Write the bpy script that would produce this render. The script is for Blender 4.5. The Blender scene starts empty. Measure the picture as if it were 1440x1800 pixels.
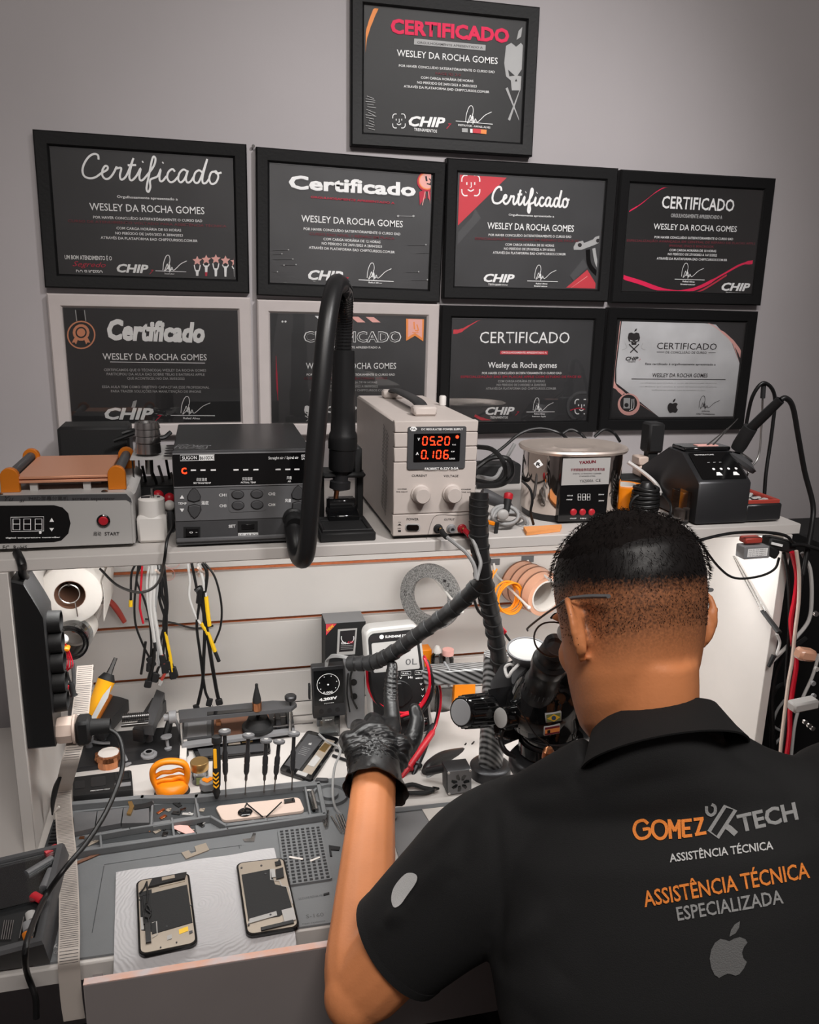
import bpy, math, random
from mathutils import Vector, Matrix, Euler
from mathutils.bvhtree import BVHTree
random.seed(7)
SC = bpy.context.scene
COL = SC.collection
PI = math.pi
# ---------------------------------------------------------------- camera
FPX = 1447.2
CAM = Vector((-.1313, -1.5671, .1053))
YAW, PITCH, ROLL = .2414, -.2527, .025
_f = Vector((math.sin(YAW)*math.cos(PITCH), math.cos(YAW)*math.cos(PITCH), math.sin(PITCH)))
_r = _f.cross(Vector((0, 0, 1))).normalized(); _u = _r.cross(_f)
RGT = _r*math.cos(ROLL)+_u*math.sin(ROLL); UPV = -_r*math.sin(ROLL)+_u*math.cos(ROLL)
cd = bpy.data.cameras.new('camera'); cam = bpy.data.objects.new('camera', cd); COL.objects.link(cam)
cd.sensor_fit = 'HORIZONTAL'; cd.sensor_width = 36; cd.lens = 36*FPX/1440; cd.clip_start = .02
cam.matrix_world = Matrix(((RGT.x, UPV.x, -_f.x, CAM.x), (RGT.y, UPV.y, -_f.y, CAM.y), (RGT.z, UPV.z, -_f.z, CAM.z), (0, 0, 0, 1)))
SC.camera = cam
# ---------------------------------------------------------------- light and exposure
SC.view_settings.view_transform = 'Standard'; SC.view_settings.look = 'None'
SC.view_settings.gamma = 1; SC.view_settings.exposure = 0; SC.view_settings.use_curve_mapping = False
wd = bpy.data.worlds.new('room_air'); SC.world = wd; wd.use_nodes = True
wd.node_tree.nodes['Background'].inputs[0].default_value = (.9, .93, 1, 1)
wd.node_tree.nodes['Background'].inputs[1].default_value = .1
def light(name, kind, loc, aim, energy, color=(1, 1, 1), **kw):
    d = bpy.data.lights.new(name, kind); d.energy = energy; d.color = color
    for k, v in kw.items(): setattr(d, k, v)
    o = bpy.data.objects.new(name, d); COL.objects.link(o); o.location = loc
    o.rotation_euler = (Vector(aim)-Vector(loc)).to_track_quat('-Z', 'Y').to_euler()
    return o
light('vignette_spot', 'SPOT', (.75, -1.6, 1.30), (.33, 0, .02), 145, (1, .97, .96), spot_size=math.radians(51), spot_blend=1, shadow_soft_size=.12)  # added spot, its soft narrow cone imitates a vignette on the wall
light('fill_light', 'AREA', (.0, -1.75, 1.33), (.2, -1.2, -.6), 50, (1, .95, .90), shape='RECTANGLE', size=1.1, size_y=.7)  # unseen fill panel, added to brighten skin, machines and the steel lid
light('shelf_lamp', 'AREA', (.2, -.375, -.272), (.2, -.25, -.75), 4.3, (1, .985, .955), shape='RECTANGLE', size=1.15, size_y=.03)
# ---------------------------------------------------------------- pixel to plane helpers (photograph 1440 x 1800)
def ray(x, y): return _f+RGT*((x-720)/FPX)-UPV*((y-900)/FPX)
def aty(x, y, Y): d = ray(x, y); return CAM+d*((Y-CAM.y)/d.y)
def atz(x, y, Z): d = ray(x, y); return CAM+d*((Z-CAM.z)/d.z)
def atx(x, y, X): d = ray(x, y); return CAM+d*((X-CAM.x)/d.x)
def dp(x, y, D): return CAM+ray(x, y)*D
class Plane:
    def __init__(s, O, ex, ey):
        s.O = Vector(O); s.ex = Vector(ex).normalized(); s.n = s.ex.cross(Vector(ey)).normalized(); s.ey = s.n.cross(s.ex)
    def P(s, x, y, h=0): return s.O+s.ex*x+s.ey*y+s.n*h
    def px(s, x, y):
        d = ray(x, y); t = (s.O-CAM).dot(s.n)/d.dot(s.n); q = CAM+d*t-s.O
        return (q.dot(s.ex), q.dot(s.ey))
def YP(Y): return Plane((0, Y, 0), (1, 0, 0), (0, 0, 1))     # upright, facing the room
def ZP(Z): return Plane((0, 0, Z), (1, 0, 0), (0, 1, 0))     # lying, facing up
# ---------------------------------------------------------------- materials
MATS = {}
def lin(c):
    c = c/255
    return c/12.92 if c <= .04045 else ((c+.055)/1.055)**2.4
def C(name, rgb, rough=.5, metal=0, noise=0, nscale=60, bump=0, bscale=200, emit=0, alpha=None, trans=0, ior=1.45, rgb2=None, coat=0, spec=.5):
    m = bpy.data.materials.new(name); m.use_nodes = True; nt = m.node_tree; p = nt.nodes['Principled BSDF']
    col = tuple(lin(v) for v in rgb)+(1,)
    p.inputs['Base Color'].default_value = col; p.inputs['Roughness'].default_value = rough; p.inputs['Metallic'].default_value = metal
    p.inputs['IOR'].default_value = ior; p.inputs['Specular IOR Level'].default_value = spec
    if coat: p.inputs['Coat Weight'].default_value = coat; p.inputs['Coat Roughness'].default_value = .05
    if trans: p.inputs['Transmission Weight'].default_value = trans
    if emit: p.inputs['Emission Color'].default_value = col; p.inputs['Emission Strength'].default_value = emit
    if alpha is not None: p.inputs['Alpha'].default_value = alpha
    tc = nt.nodes.new('ShaderNodeTexCoord')
    if noise or rgb2:
        n = nt.nodes.new('ShaderNodeTexNoise'); n.inputs['Scale'].default_value = nscale; n.inputs['Detail'].default_value = 4
        nt.links.new(tc.outputs['Object'], n.inputs['Vector'])
        r = nt.nodes.new('ShaderNodeValToRGB')
        c2 = tuple(lin(v) for v in rgb2)+(1,) if rgb2 else tuple(v*(1-noise) for v in col[:3])+(1,)
        r.color_ramp.elements[0].position = .35; r.color_ramp.elements[1].position = .65
        r.color_ramp.elements[0].color = c2; r.color_ramp.elements[1].color = col
        nt.links.new(n.outputs['Fac'], r.inputs['Fac']); nt.links.new(r.outputs['Color'], p.inputs['Base Color'])
    if bump:
        n = nt.nodes.new('ShaderNodeTexNoise'); n.inputs['Scale'].default_value = bscale; n.inputs['Detail'].default_value = 3
        nt.links.new(tc.outputs['Object'], n.inputs['Vector'])
        b = nt.nodes.new('ShaderNodeBump'); b.inputs['Strength'].default_value = bump; b.inputs['Distance'].default_value = .002
        nt.links.new(n.outputs['Fac'], b.inputs['Height']); nt.links.new(b.outputs['Normal'], p.inputs['Normal'])
    MATS[name] = m; return m
def glassmat(name, tint=(255, 255, 255), refl=.6, rough=.02, ior=1.5):
    m = bpy.data.materials.new(name); m.use_nodes = True; nt = m.node_tree; nt.nodes.clear()
    o = nt.nodes.new('ShaderNodeOutputMaterial'); mx = nt.nodes.new('ShaderNodeMixShader'); t = nt.nodes.new('ShaderNodeBsdfTransparent'); g = nt.nodes.new('ShaderNodeBsdfGlossy')
    fr = nt.nodes.new('ShaderNodeFresnel'); fr.inputs[0].default_value = ior; mu = nt.nodes.new('ShaderNodeMath'); mu.operation = 'MULTIPLY'; mu.inputs[1].default_value = refl*2
    t.inputs[0].default_value = tuple(lin(v) for v in tint)+(1,); g.inputs['Roughness'].default_value = rough
    nt.links.new(fr.outputs[0], mu.inputs[0]); nt.links.new(mu.outputs[0], mx.inputs[0]); nt.links.new(t.outputs[0], mx.inputs[1]); nt.links.new(g.outputs[0], mx.inputs[2]); nt.links.new(mx.outputs[0], o.inputs[0])
    MATS[name] = m; return m
C('wall_paint', (172, 167, 169), .75, noise=.06, nscale=3, bump=.15, bscale=40)
C('floor_tile', (70, 66, 64), .5, noise=.2, nscale=5)
C('white_board', (205, 200, 196), .45, noise=.04, nscale=8)
C('grey_board', (140, 133, 132), .55, noise=.06, nscale=8)
C('mdf_edge', (190, 105, 62), .7, noise=.2, nscale=120)
C('frame_black', (16, 16, 17), .5, bump=.1, spec=.25)
C('frame_white', (190, 182, 180), .5, noise=.05, nscale=30)
glassmat('pane_glass', refl=.55)
glassmat('clear_plastic', (225, 228, 230), .8, .08)
for n_, c_ in dict(ink_white=(245, 245, 245), ink_grey=(176, 176, 176), ink_red=(190, 40, 66), ink_pink=(232, 18, 84), ink_rose=(236, 178, 170), ink_orange=(240, 150, 80),
                   ink_dark=(34, 30, 32), ink_coral=(205, 62, 74), ink_gold=(224, 150, 112), ink_mid=(78, 78, 80), ink_darkred=(120, 40, 52), ink_yellow=(246, 200, 60), ink_green=(120, 128, 82), ink_blue=(60, 84, 110)).items(): C(n_, c_, .6)
for n_, c_ in dict(sheet_black=(22, 22, 23), sheet_grey=(46, 46, 48), sheet_mid=(72, 72, 74), sheet_ash=(64, 64, 66), sheet_white=(222, 222, 224)).items(): C(n_, c_, .5, noise=.25, nscale=9)
C('black_plastic', (28, 28, 29), .38, bump=.06, bscale=600)
C('matte_black', (24, 24, 25), .65, bump=.1, bscale=500)
C('gloss_black', (14, 14, 15), .12, coat=.5)
C('rubber', (32, 32, 33), .6)
C('dark_grey', (72, 72, 74), .5, noise=.08)
C('grey_plastic', (98, 98, 100), .5, noise=.06)
C('mid_grey', (128, 128, 130), .5)
C('light_grey', (172, 170, 168), .45)
C('beige', (196, 186, 180), .5, noise=.03)
C('white_plastic', (214, 210, 206), .4)
C('warm_white', (206, 186, 174), .45)
C('steel', (190, 188, 186), .22, 1)
C('polished_steel', (215, 205, 198), .07, 1)
C('dark_steel', (95, 93, 92), .3, 1)
C('gunmetal', (58, 58, 60), .35, .6)
C('satin_steel', (222, 208, 198), .38, .75)
C('copper', (205, 140, 100), .3, 1)
C('brass', (205, 168, 110), .3, .9)
C('orange_plastic', (236, 134, 14), .38)
C('orange_metal', (215, 122, 30), .4, .3)
C('peach_metal', (222, 160, 128), .38, .4)
C('yellow_plastic', (240, 178, 20), .4)
C('red_plastic', (176, 30, 42), .4)
C('red_wire', (190, 22, 42), .35)
C('dark_red', (110, 26, 30), .5)
C('black_wire', (18, 18, 19), .4)
C('grey_wire', (150, 150, 150), .45)
C('white_wire', (200, 198, 196), .4)
C('yellow_wire', (236, 190, 30), .45)
C('orange_wire', (250, 150, 20), .4)
C('paper', (214, 208, 202), .85, bump=.2, bscale=90)
C('skin', (222, 142, 92), .48, noise=.06, nscale=25, bump=.12, bscale=260)
C('shirt', (24, 24, 25), .85, bump=.25, bscale=900)
C('glove', (20, 20, 21), .33, bump=.15, bscale=60)
C('trousers', (22, 23, 26), .9)
C('screen_black', (10, 10, 11), .15)
C('led_red', (255, 50, 20), .5, emit=3.5)
C('led_white', (230, 230, 230), .5, emit=.7)
C('lamp_strip', (255, 250, 240), .5, emit=2)
# ---------------------------------------------------------------- mesh builder
def smoothpts(pts, k=6, closed=False):
    pts = [Vector(p) for p in pts]; n = len(pts); out = []
    if n < 3 and not closed: return pts
    rng = range(n) if closed else range(n-1)
    for i in rng:
        if closed: a, b, c, d = pts[i-1], pts[i], pts[(i+1) % n], pts[(i+2) % n]
        else: b, c = pts[i], pts[i+1]; a = pts[i-1] if i else b*2-c; d = pts[i+2] if i+2 < n else c*2-b
        for j in range(k):
            t = j/k; out.append(.5*((2*b)+(c-a)*t+(2*a-5*b+4*c-d)*t*t+(3*b-a-3*c+d)*t*t*t))
    if not closed: out.append(pts[-1])
    return out
def axes(d):
    d = Vector(d).normalized(); a = Vector((0, 0, 1)) if abs(d.z) < .9 else Vector((1, 0, 0))
    x = a.cross(d).normalized(); return x, d.cross(x), d
I3 = Matrix.Identity(3)
def RX(a): return Matrix.Rotation(a, 3, 'X')
def RY(a): return Matrix.Rotation(a, 3, 'Y')
def RZ(a): return Matrix.Rotation(a, 3, 'Z')
class B:
    def __init__(s): s.v = []; s.f = []; s.mi = []; s.m = 0; s.mats = []
    def use(s, name):
        if name not in s.mats: s.mats.append(name)
        s.m = s.mats.index(name); return s
    def add(s, vs, fs):
        o = len(s.v); s.v += [Vector(v) for v in vs]; s.f += [tuple(i+o for i in f) for f in fs]; s.mi += [s.m]*len(fs); return s
    def box(s, c, sz, rot=I3, bev=0):
        c = Vector(c); hx, hy, hz = sz[0]/2, sz[1]/2, sz[2]/2; b = min(bev, hx*.98, hy*.98, hz*.98)
        if b <= 0:
            vs = [c+rot @ Vector((x*hx, y*hy, z*hz)) for x in (-1, 1) for y in (-1, 1) for z in (-1, 1)]
            return s.add(vs, [(0, 1, 3, 2), (4, 6, 7, 5), (0, 4, 5, 1), (2, 3, 7, 6), (0, 2, 6, 4), (1, 5, 7, 3)])
        vs = []; idx = {}
        for x in (-1, 1):
            for y in (-1, 1):
                for z in (-1, 1):
                    for a in range(3):
                        q = [x*(hx-b), y*(hy-b), z*(hz-b)]; q[a] = (x*hx, y*hy, z*hz)[a]
                        idx[x, y, z, a] = len(vs); vs.append(c+rot @ Vector(q))
        fs = []
        def q4(ks, nrm):
            ids = [idx[k] for k in ks]; n = (vs[ids[1]]-vs[ids[0]]).cross(vs[ids[2]]-vs[ids[0]])
            fs.append(tuple(ids) if n.dot(rot @ Vector(nrm)) > 0 else tuple(reversed(ids)))
        for a in range(3):
            o1, o2 = [i for i in range(3) if i != a]
            for sg in (-1, 1):
                ks = []
                for p, q in ((-1, -1), (1, -1), (1, 1), (-1, 1)):
                    t = [0, 0, 0]; t[a] = sg; t[o1] = p; t[o2] = q; ks.append((t[0], t[1], t[2], a))
                n = [0, 0, 0]; n[a] = sg; q4(ks, n)
            for p in (-1, 1):
                for q in (-1, 1):
                    def key(e, ax): t = [0, 0, 0]; t[a] = e; t[o1] = p; t[o2] = q; return (t[0], t[1], t[2], ax)
                    n = [0, 0, 0]; n[o1] = p; n[o2] = q; q4([key(-1, o1), key(1, o1), key(1, o2), key(-1, o2)], n)
        for x in (-1, 1):
            for y in (-1, 1):
                for z in (-1, 1): q4([(x, y, z, 0), (x, y, z, 1), (x, y, z, 2)], (x, y, z))
        return s.add(vs, fs)
    def rings(s, rs, cap=True, closed=False):
        n = len(rs[0]); vs = [p for r in rs for p in r]; fs = []; m = len(rs)
        for i in range(m if closed else m-1):
            for j in range(n): a, b = i*n, ((i+1) % m)*n; fs.append((a+j, a+(j+1) % n, b+(j+1) % n, b+j))
        if cap and not closed: fs.append(tuple(reversed(range(n)))); fs.append(tuple((m-1)*n+j for j in range(n)))
        return s.add(vs, fs)
    def tube(s, pts, r, n=8, cap=True, closed=False, sm=0, flat=1):
        pts = [Vector(p) for p in pts]
        if sm:
            k = sm
            if isinstance(r, (list, tuple)):
                rr = smoothpts([(x, 0, 0) for x in r], k, closed); r = [q.x for q in rr]
            pts = smoothpts(pts, k, closed)
        m = len(pts); x = None; rs = []
        for i in range(m):
            a = pts[i-1] if (i or closed) else pts[0]; b = pts[(i+1) % m] if (i < m-1 or closed) else pts[-1]
            d = (b-a); d = d.normalized() if d.length > 1e-9 else Vector((0, 0, 1))
            if x is None: x, y, _ = axes(d)
            else: x = (x-d*x.dot(d)).normalized(); y = d.cross(x)
            q = r[min(i, len(r)-1)] if isinstance(r, (list, tuple)) else r
            rs.append([pts[i]+x*(math.cos(2*PI*j/n)*q)+y*(math.sin(2*PI*j/n)*q*flat) for j in range(n)])
        return s.rings(rs, cap, closed)
    def cyl(s, a, b, r0, r1=None, n=20):
        a, b = Vector(a), Vector(b); return s.lathe([(r0, 0), (r0 if r1 is None else r1, (b-a).length)], a, b-a, n)
    def lathe(s, prof, o=(0, 0, 0), ax=(0, 0, 1), n=24, cap=True, closed=False):
        x, y, d = axes(ax); o = Vector(o)
        return s.rings([[o+d*h+x*(math.cos(2*PI*j/n)*r)+y*(math.sin(2*PI*j/n)*r) for j in range(n)] for r, h in prof], cap, closed)
    def ell(s, c, r, rot=I3, n=16, m=10):
        c = Vector(c); rs = []
        for i in range(m+1):
            t = PI*i/m; t = min(max(t, .02), PI-.02)
            rs.append([c+rot @ Vector((r[0]*math.sin(t)*math.cos(2*PI*j/n), r[1]*math.sin(t)*math.sin(2*PI*j/n), -r[2]*math.cos(t))) for j in range(n)])
        return s.rings(rs)
    def prism(s, pl, poly, h0, h1, bev=0):
        c = Vector((sum(p[0] for p in poly)/len(poly), sum(p[1] for p in poly)/len(poly)))
        ar = sum(poly[i][0]*poly[(i+1) % len(poly)][1]-poly[(i+1) % len(poly)][0]*poly[i][1] for i in range(len(poly)))
        if ar < 0: poly = list(reversed(poly))
        if bev:
            def sh(p): q = Vector(p[:2])-c; L = max(q.length, 1e-6); return c+q*((L-bev)/L)
            rs = [[pl.P(p[0], p[1], h0) for p in poly], [pl.P(p[0], p[1], h1-bev) for p in poly], [pl.P(*sh(p), h1) for p in poly]]
        else: rs = [[pl.P(p[0], p[1], h0) for p in poly], [pl.P(p[0], p[1], h1) for p in poly]]
        return s.rings(rs)
    def flat(s, pl, poly, h=0):
        ar = sum(poly[i][0]*poly[(i+1) % len(poly)][1]-poly[(i+1) % len(poly)][0]*poly[i][1] for i in range(len(poly)))
        if ar < 0: poly = list(reversed(poly))
        return s.add([pl.P(p[0], p[1], h) for p in poly], [tuple(range(len(poly)))])
    def ribbon(s, pl, pts, w, h=0, sm=5, closed=False):
        q = [Vector((p[0], p[1], 0)) for p in pts]; q = smoothpts(q, sm, closed) if sm else q; m = len(q); L = []; R = []
        for i in range(m):
            a = q[i-1] if (i or closed) else q[0]; b = q[(i+1) % m] if (i < m-1 or closed) else q[-1]; d = (b-a)
            d = d.normalized() if d.length > 1e-9 else Vector((1, 0, 0)); n = Vector((-d.y, d.x, 0)); ww = w[min(int(i*len(w)/m), len(w)-1)] if isinstance(w, list) else w
            L.append(q[i]+n*ww/2); R.append(q[i]-n*ww/2)
        vs = [pl.P(p.x, p.y, h+i*3e-6) for i, p in enumerate(L)]+[pl.P(p.x, p.y, h+i*3e-6) for i, p in enumerate(R)]; k = m if closed else m-1
        return s.add(vs, [(m+i, m+(i+1) % m, (i+1) % m, i) for i in range(k)])
    def text(s, pl, t, l, r, hp, shear=0, bold=0, h=0, px=True, wide=None):
        if px: a = Vector(pl.px(*l)); b = Vector(pl.px(*r)); ch = (Vector(pl.px(l[0], l[1]+hp))-a).length
        else: a = Vector(l); b = Vector(r); ch = hp
        d = b-a; W = d.length; d.normalize(); n = Vector((-d.y, d.x))
        vs, fs, x0, x1, H = glyphs(t, min(bold, .016), shear); ex = max(bold-.016, 0)
        k = W/max(x1-x0, 1e-6); kv = ch/H
        for i_, (ox, oy) in enumerate(((-ex, -ex), (ex, -ex), (-ex, ex), (ex, ex)) if ex > .004 else ()): s.add([pl.P(*(a+d*((v[0]-x0+ox)*k)+n*((v[1]-H/2+oy)*kv)), h+.00008*(i_+1)) for v in vs], fs)
        return s.add([pl.P(*(a+d*((v[0]-x0)*k)+n*((v[1]-H/2)*kv)), h) for v in vs], fs)
    def obj(s, name, mat=None, parent=None, world=True, sharp=40, base=True):
        me = bpy.data.meshes.new(name); M = None; loc = Vector((0, 0, 0))
        vs = s.v
        if parent is not None and world: M = TM[parent.name].inverted(); vs = [M @ v for v in vs]
        elif parent is None and base and vs:
            xs = [v.x for v in vs]; ys = [v.y for v in vs]; zs = [v.z for v in vs]
            loc = Vector(((min(xs)+max(xs))/2, (min(ys)+max(ys))/2, min(zs))); vs = [v-loc for v in vs]
        me.from_pydata([tuple(v) for v in vs], [], s.f)
        if s.mats and mat is None:
            for n in s.mats: me.materials.append(MATS[n])
            me.polygons.foreach_set('material_index', s.mi)
        elif mat: me.materials.append(MATS[mat])
        me.polygons.foreach_set('use_smooth', [True]*len(me.polygons))
        me.update()
        if sharp < 180: me.set_sharp_from_angle(angle=math.radians(sharp))
        o = bpy.data.objects.new(name, me); COL.objects.link(o); o.location = loc
        if parent is not None: o.parent = parent; TM[o.name] = TM[parent.name]
        else: TM[o.name] = Matrix.Translation(loc)
        return o
TM = {}
GL = {}
def glyphs(t, bold=0, shear=0):
    k = (t, bold, shear)
    if k in GL: return GL[k]
    cu = bpy.data.curves.new('lettering', 'FONT'); cu.body = t; cu.resolution_u = 2; cu.offset = bold; cu.shear = shear; cu.dimensions = '2D'; cu.fill_mode = 'BOTH'
    o = bpy.data.objects.new('lettering', cu); me = bpy.data.meshes.new_from_object(o)
    vs = [(v.co.x, v.co.y) for v in me.vertices]; fs = [tuple(p.vertices) for p in me.polygons]
    if fs and me.polygons[0].normal.z < 0: fs = [tuple(reversed(f)) for f in fs]
    bpy.data.objects.remove(o); bpy.data.curves.remove(cu); bpy.data.meshes.remove(me)
    x0 = min(v[0] for v in vs); x1 = max(v[0] for v in vs); H = .73
    GL[k] = (vs, fs, x0, x1, H); return GL[k]
def tag(o, label=None, cat=None, group=None, kind=None):
    if label: o['label'] = label
    if cat: o['category'] = cat
    if group: o['group'] = group
    if kind: o['kind'] = kind
    return o
def thing(name, label, cat, loc=(0, 0, 0), rot=(0, 0, 0), group=None):
    o = bpy.data.objects.new(name, None); COL.objects.link(o); o.location = loc; o.rotation_euler = rot; o.empty_display_size = .02
    TM[o.name] = Matrix.LocRotScale(Vector(loc), Euler(rot), None); return tag(o, label, cat, group)
def dup(root, loc, rot=None, label=None):
    r = root.copy(); COL.objects.link(r); r.location = loc
    if rot: r.rotation_euler = rot
    if label: r['label'] = label
    TM[r.name] = Matrix.LocRotScale(Vector(loc), r.rotation_euler, None)
    for ch in root.children:
        c = ch.copy(); COL.objects.link(c); c.parent = r
        for g in ch.children: d = g.copy(); COL.objects.link(d); d.parent = c
    return r
def circ(c, r, n=24, ry=None, a0=0, a1=2*PI): return [(c[0]+r*math.cos(a0+(a1-a0)*i/n), c[1]+(ry or r)*math.sin(a0+(a1-a0)*i/n)) for i in range(n+(0 if a1-a0 > 6.2 else 1))]
def rrect(x0, y0, x1, y1, r, k=4):
    p = []
    for cx, cy, a in ((x1-r, y1-r, 0), (x0+r, y1-r, PI/2), (x0+r, y0+r, PI), (x1-r, y0+r, 3*PI/2)):
        p += [(cx+r*math.cos(a+PI/2*i/k), cy+r*math.sin(a+PI/2*i/k)) for i in range(k+1)]
    return p
def frame2(b, pl, x0, y0, x1, y1, w, h0, h1, bev=0):
    """four mitred rails with an inner edge that slopes towards the opening"""
    o = [(x0, y0), (x1, y0), (x1, y1), (x0, y1)]
    def ins(d): return [(x0+d, y0+d), (x1-d, y0+d), (x1-d, y1-d), (x0+d, y1-d)]
    prof = [(0, h0), (0, h1-bev), (bev, h1), (w*.75, h1-bev), (w, h0+(h1-h0)*.35), (w, h0)]
    rs = [[pl.P(*ins(d)[i], h) for d, h in prof] for i in range(4)]
    return b.rings(rs, closed=True)
# ---------------------------------------------------------------- the room
ZS, ZD, YW = -.246, -.70, .018
def struct(name, c, sz, mat): o = B().box(c, sz).obj(name, mat); tag(o, kind='structure'); return o
struct('wall_back', (.2, YW+.05, -.05), (4.0, .1, 2.8), 'wall_paint')
struct('wall_left', (-1.85, -1.5, -.05), (.1, 3.1, 2.8), 'wall_paint')
struct('wall_right', (2.25, -1.5, -.05), (.1, 3.1, 2.8), 'wall_paint')
struct('wall_front', (.2, -3.05, -.05), (4.0, .1, 2.8), 'wall_paint')
struct('floor', (.2, -1.5, -1.5), (4.2, 3.2, .1), 'floor_tile')
struct('ceiling', (.2, -1.5, 1.4), (4.2, 3.2, .1), 'white_board')
# ---------------------------------------------------------------- the workbench
wb = thing('workbench', 'white workbench with a raised shelf between two side panels, covered in repair tools', 'workbench', (.2, -.33, -1.45))
B().box((.01, -.3375, ZD-.0125), (1.6, .635, .025), bev=.002).obj('worktop', 'white_board', wb)
B().box((.167, -.2, ZS-.009), (1.335, .436, .018), bev=.0015).obj('upper_shelf', 'white_board', wb)
B().box((-.412, -.215, -.482), (.017, .41, .436), bev=.001).obj('side_panel', 'white_board', wb)
B().box((.811, -.215, -.482), (.017, .41, .436), bev=.001).obj('side_panel', 'white_board', wb)
B().box((-.775, -.3, -1.088), (.02, .55, .726)).obj('leg_panel', 'grey_board', wb)
B().box((.795, -.3, -1.088), (.02, .55, .726)).obj('leg_panel', 'grey_board', wb)
ls = B().use('light_grey').box((.2, -.385, -.2675), (1.15, .012, .006)).use('lamp_strip').box((.2, -.385, -.2712), (1.15, .008, .0015)).obj('led_strip', None, wb)
ls['label'] = 'glowing strip lamp under the shelf edge'
d_ = thing('drawer', 'pulled out drawer front with a shiny holographic upper edge, under the worktop', 'drawer', (-.1, -.7, -.9))
x0 = -.302; DZT = aty(350, 1690, -.688).z
B().box((x0+.36, -.692, DZT-.076), (.72, .010, .15), bev=.001).obj('drawer_front', 'grey_board', d_)
C('holo', (205, 196, 198), .25, noise=.4, nscale=24, rgb2=(226, 172, 148))
B().box((x0+.36, -.692, DZT-.0002), (.72, .010, .0015)).obj('edge_tape', 'holo', d_)['label'] = 'iridescent edging'
B().box((x0+.01, -.45, DZT-.07), (.012, .46, .09)).box((x0+.71, -.45, DZT-.07), (.012, .46, .09)).box((x0+.36, -.45, DZT-.12), (.7, .46, .006)).obj('drawer_box', 'grey_board', d_)
sw = thing('slatwall', 'white slatwall panel with orange brown slots behind the bench', 'wall panel', (.2, 0, -.70))
zz = [-.264, -.297, -.407, -.517, -.627, -.700]
for i in range(5):
    t, b_ = zz[i]-(.0045 if i else 0), zz[i+1]+(.0045 if i < 4 else 0)
    B().box((.1995, -.0135, (t+b_)/2), (1.205, .013, t-b_), bev=.001).obj('slat', 'white_board', sw)
B().box((.1995, .004, -.482), (1.205, .022, .436)).obj('slot_backing', 'mdf_edge', sw)
# ---------------------------------------------------------------- certificates on the wall
# outer corner x, z and tilt of each frame on the wall
FR = {'A': (.1292, .6196, .0056), 1: (-.398, .3604, -.0033), 2: (-.037, .3564, -.0152), 3: (.3093, .3589, .0048), 4: (.6603, .359, .0067),
      5: (-.3974, .1003, .0039), 6: (-.0409, .0983, -.0021), 7: (.308, .0962, .0028), 8: (.6585, .0994, -.0032)}
FW, FH, RW = .345, .2507, .0265
PR = YP(.0068)
SCRIPT = [[(1.35,1.55),(1.3,1.9),(1.0,2.0),(.6,1.75),(.25,1.2),(.1,.6),(.25,.15),(.65,0),(1.1,.1),(1.55,.45),(2.0,.75),(2.05,1.0),(1.85,1.05),(1.65,.7),(1.65,.25),(1.9,0),(2.2,.1),(2.5,.5),(2.75,1.05),(2.75,.9),(3.1,.95),(3.0,.4),(3.05,.05),(3.25,.05),(3.55,.45),(4.05,1.8)],
 [(4.0,1.7),(3.75,.6),(3.75,.1),(3.95,0),(4.3,.4),(4.6,1.0),(4.5,.4),(4.55,.05),(4.75,.05),(5.05,.4),(5.6,1.2),(5.75,1.8),(5.6,2.0),(5.45,1.6),(5.25,.5),(5.05,-.6),(5.2,-.9),(5.35,-.5),(5.35,.1),(5.9,.4),(6.15,1.0),(6.05,.4),(6.1,.05),(6.3,.05),(6.6,.45)],
 [(3.6,1.2),(4.25,1.25)], [(4.72,1.5),(4.8,1.56)], [(6.28,1.5),(6.36,1.56)],
 [(7.25,.85),(7.05,1.05),(6.75,.8),(6.65,.35),(6.85,0),(7.15,.05),(7.5,.45)], [(8.15,.95),(7.9,1.05),(7.6,.75),(7.5,.25),(7.7,0),(8.0,.3),(8.25,1.0)], [(8.25,1),(8.1,.35),(8.2,.02),(8.45,.1),(8.7,.5)],
 [(9.35,.9),(9.1,1.05),(8.8,.8),(8.7,.25),(8.9,0),(9.2,.3),(9.75,2.0)], [(9.75,2),(9.4,.6),(9.4,.05),(9.65,.05),(9.9,.4)], [(10.35,1.0),(10.05,.9),(9.9,.4),(10.05,0),(10.4,.1),(10.6,.6),(10.45,1.0),(10.35,1),(10.5,.85),(10.85,.95)]]
SIGN = [[(0,.02),(.05,.5),(.22,.95),(.4,1.0),(.47,.7),(.35,.25),(.1,-.05),(.2,.2),(.3,.45),(.36,.15),(.45,.4),(.5,.0),(.6,.25),(.7,.05),(.9,.2),(1.2,.5),(1.6,.72)], [(.42,.55),(.45,-.1)], [(.3,.12),(.62,.1)]]
APPLE = [(.5,.78),(.62,.83),(.78,.86),(.93,.8),(.99,.72),(.9,.62),(.86,.5),(.9,.38),(1.0,.28),(.93,.14),(.82,.02),(.72,-.01),(.6,.03),(.5,.05),(.4,.02),(.28,-.03),(.16,.04),(.06,.2),(0,.42),(.03,.62),(.12,.77),(.26,.85),(.4,.82)]
LEAF = [(.5,.88),(.53,1.03),(.62,1.15),(.76,1.22),(.75,1.08),(.66,.95)]
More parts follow.
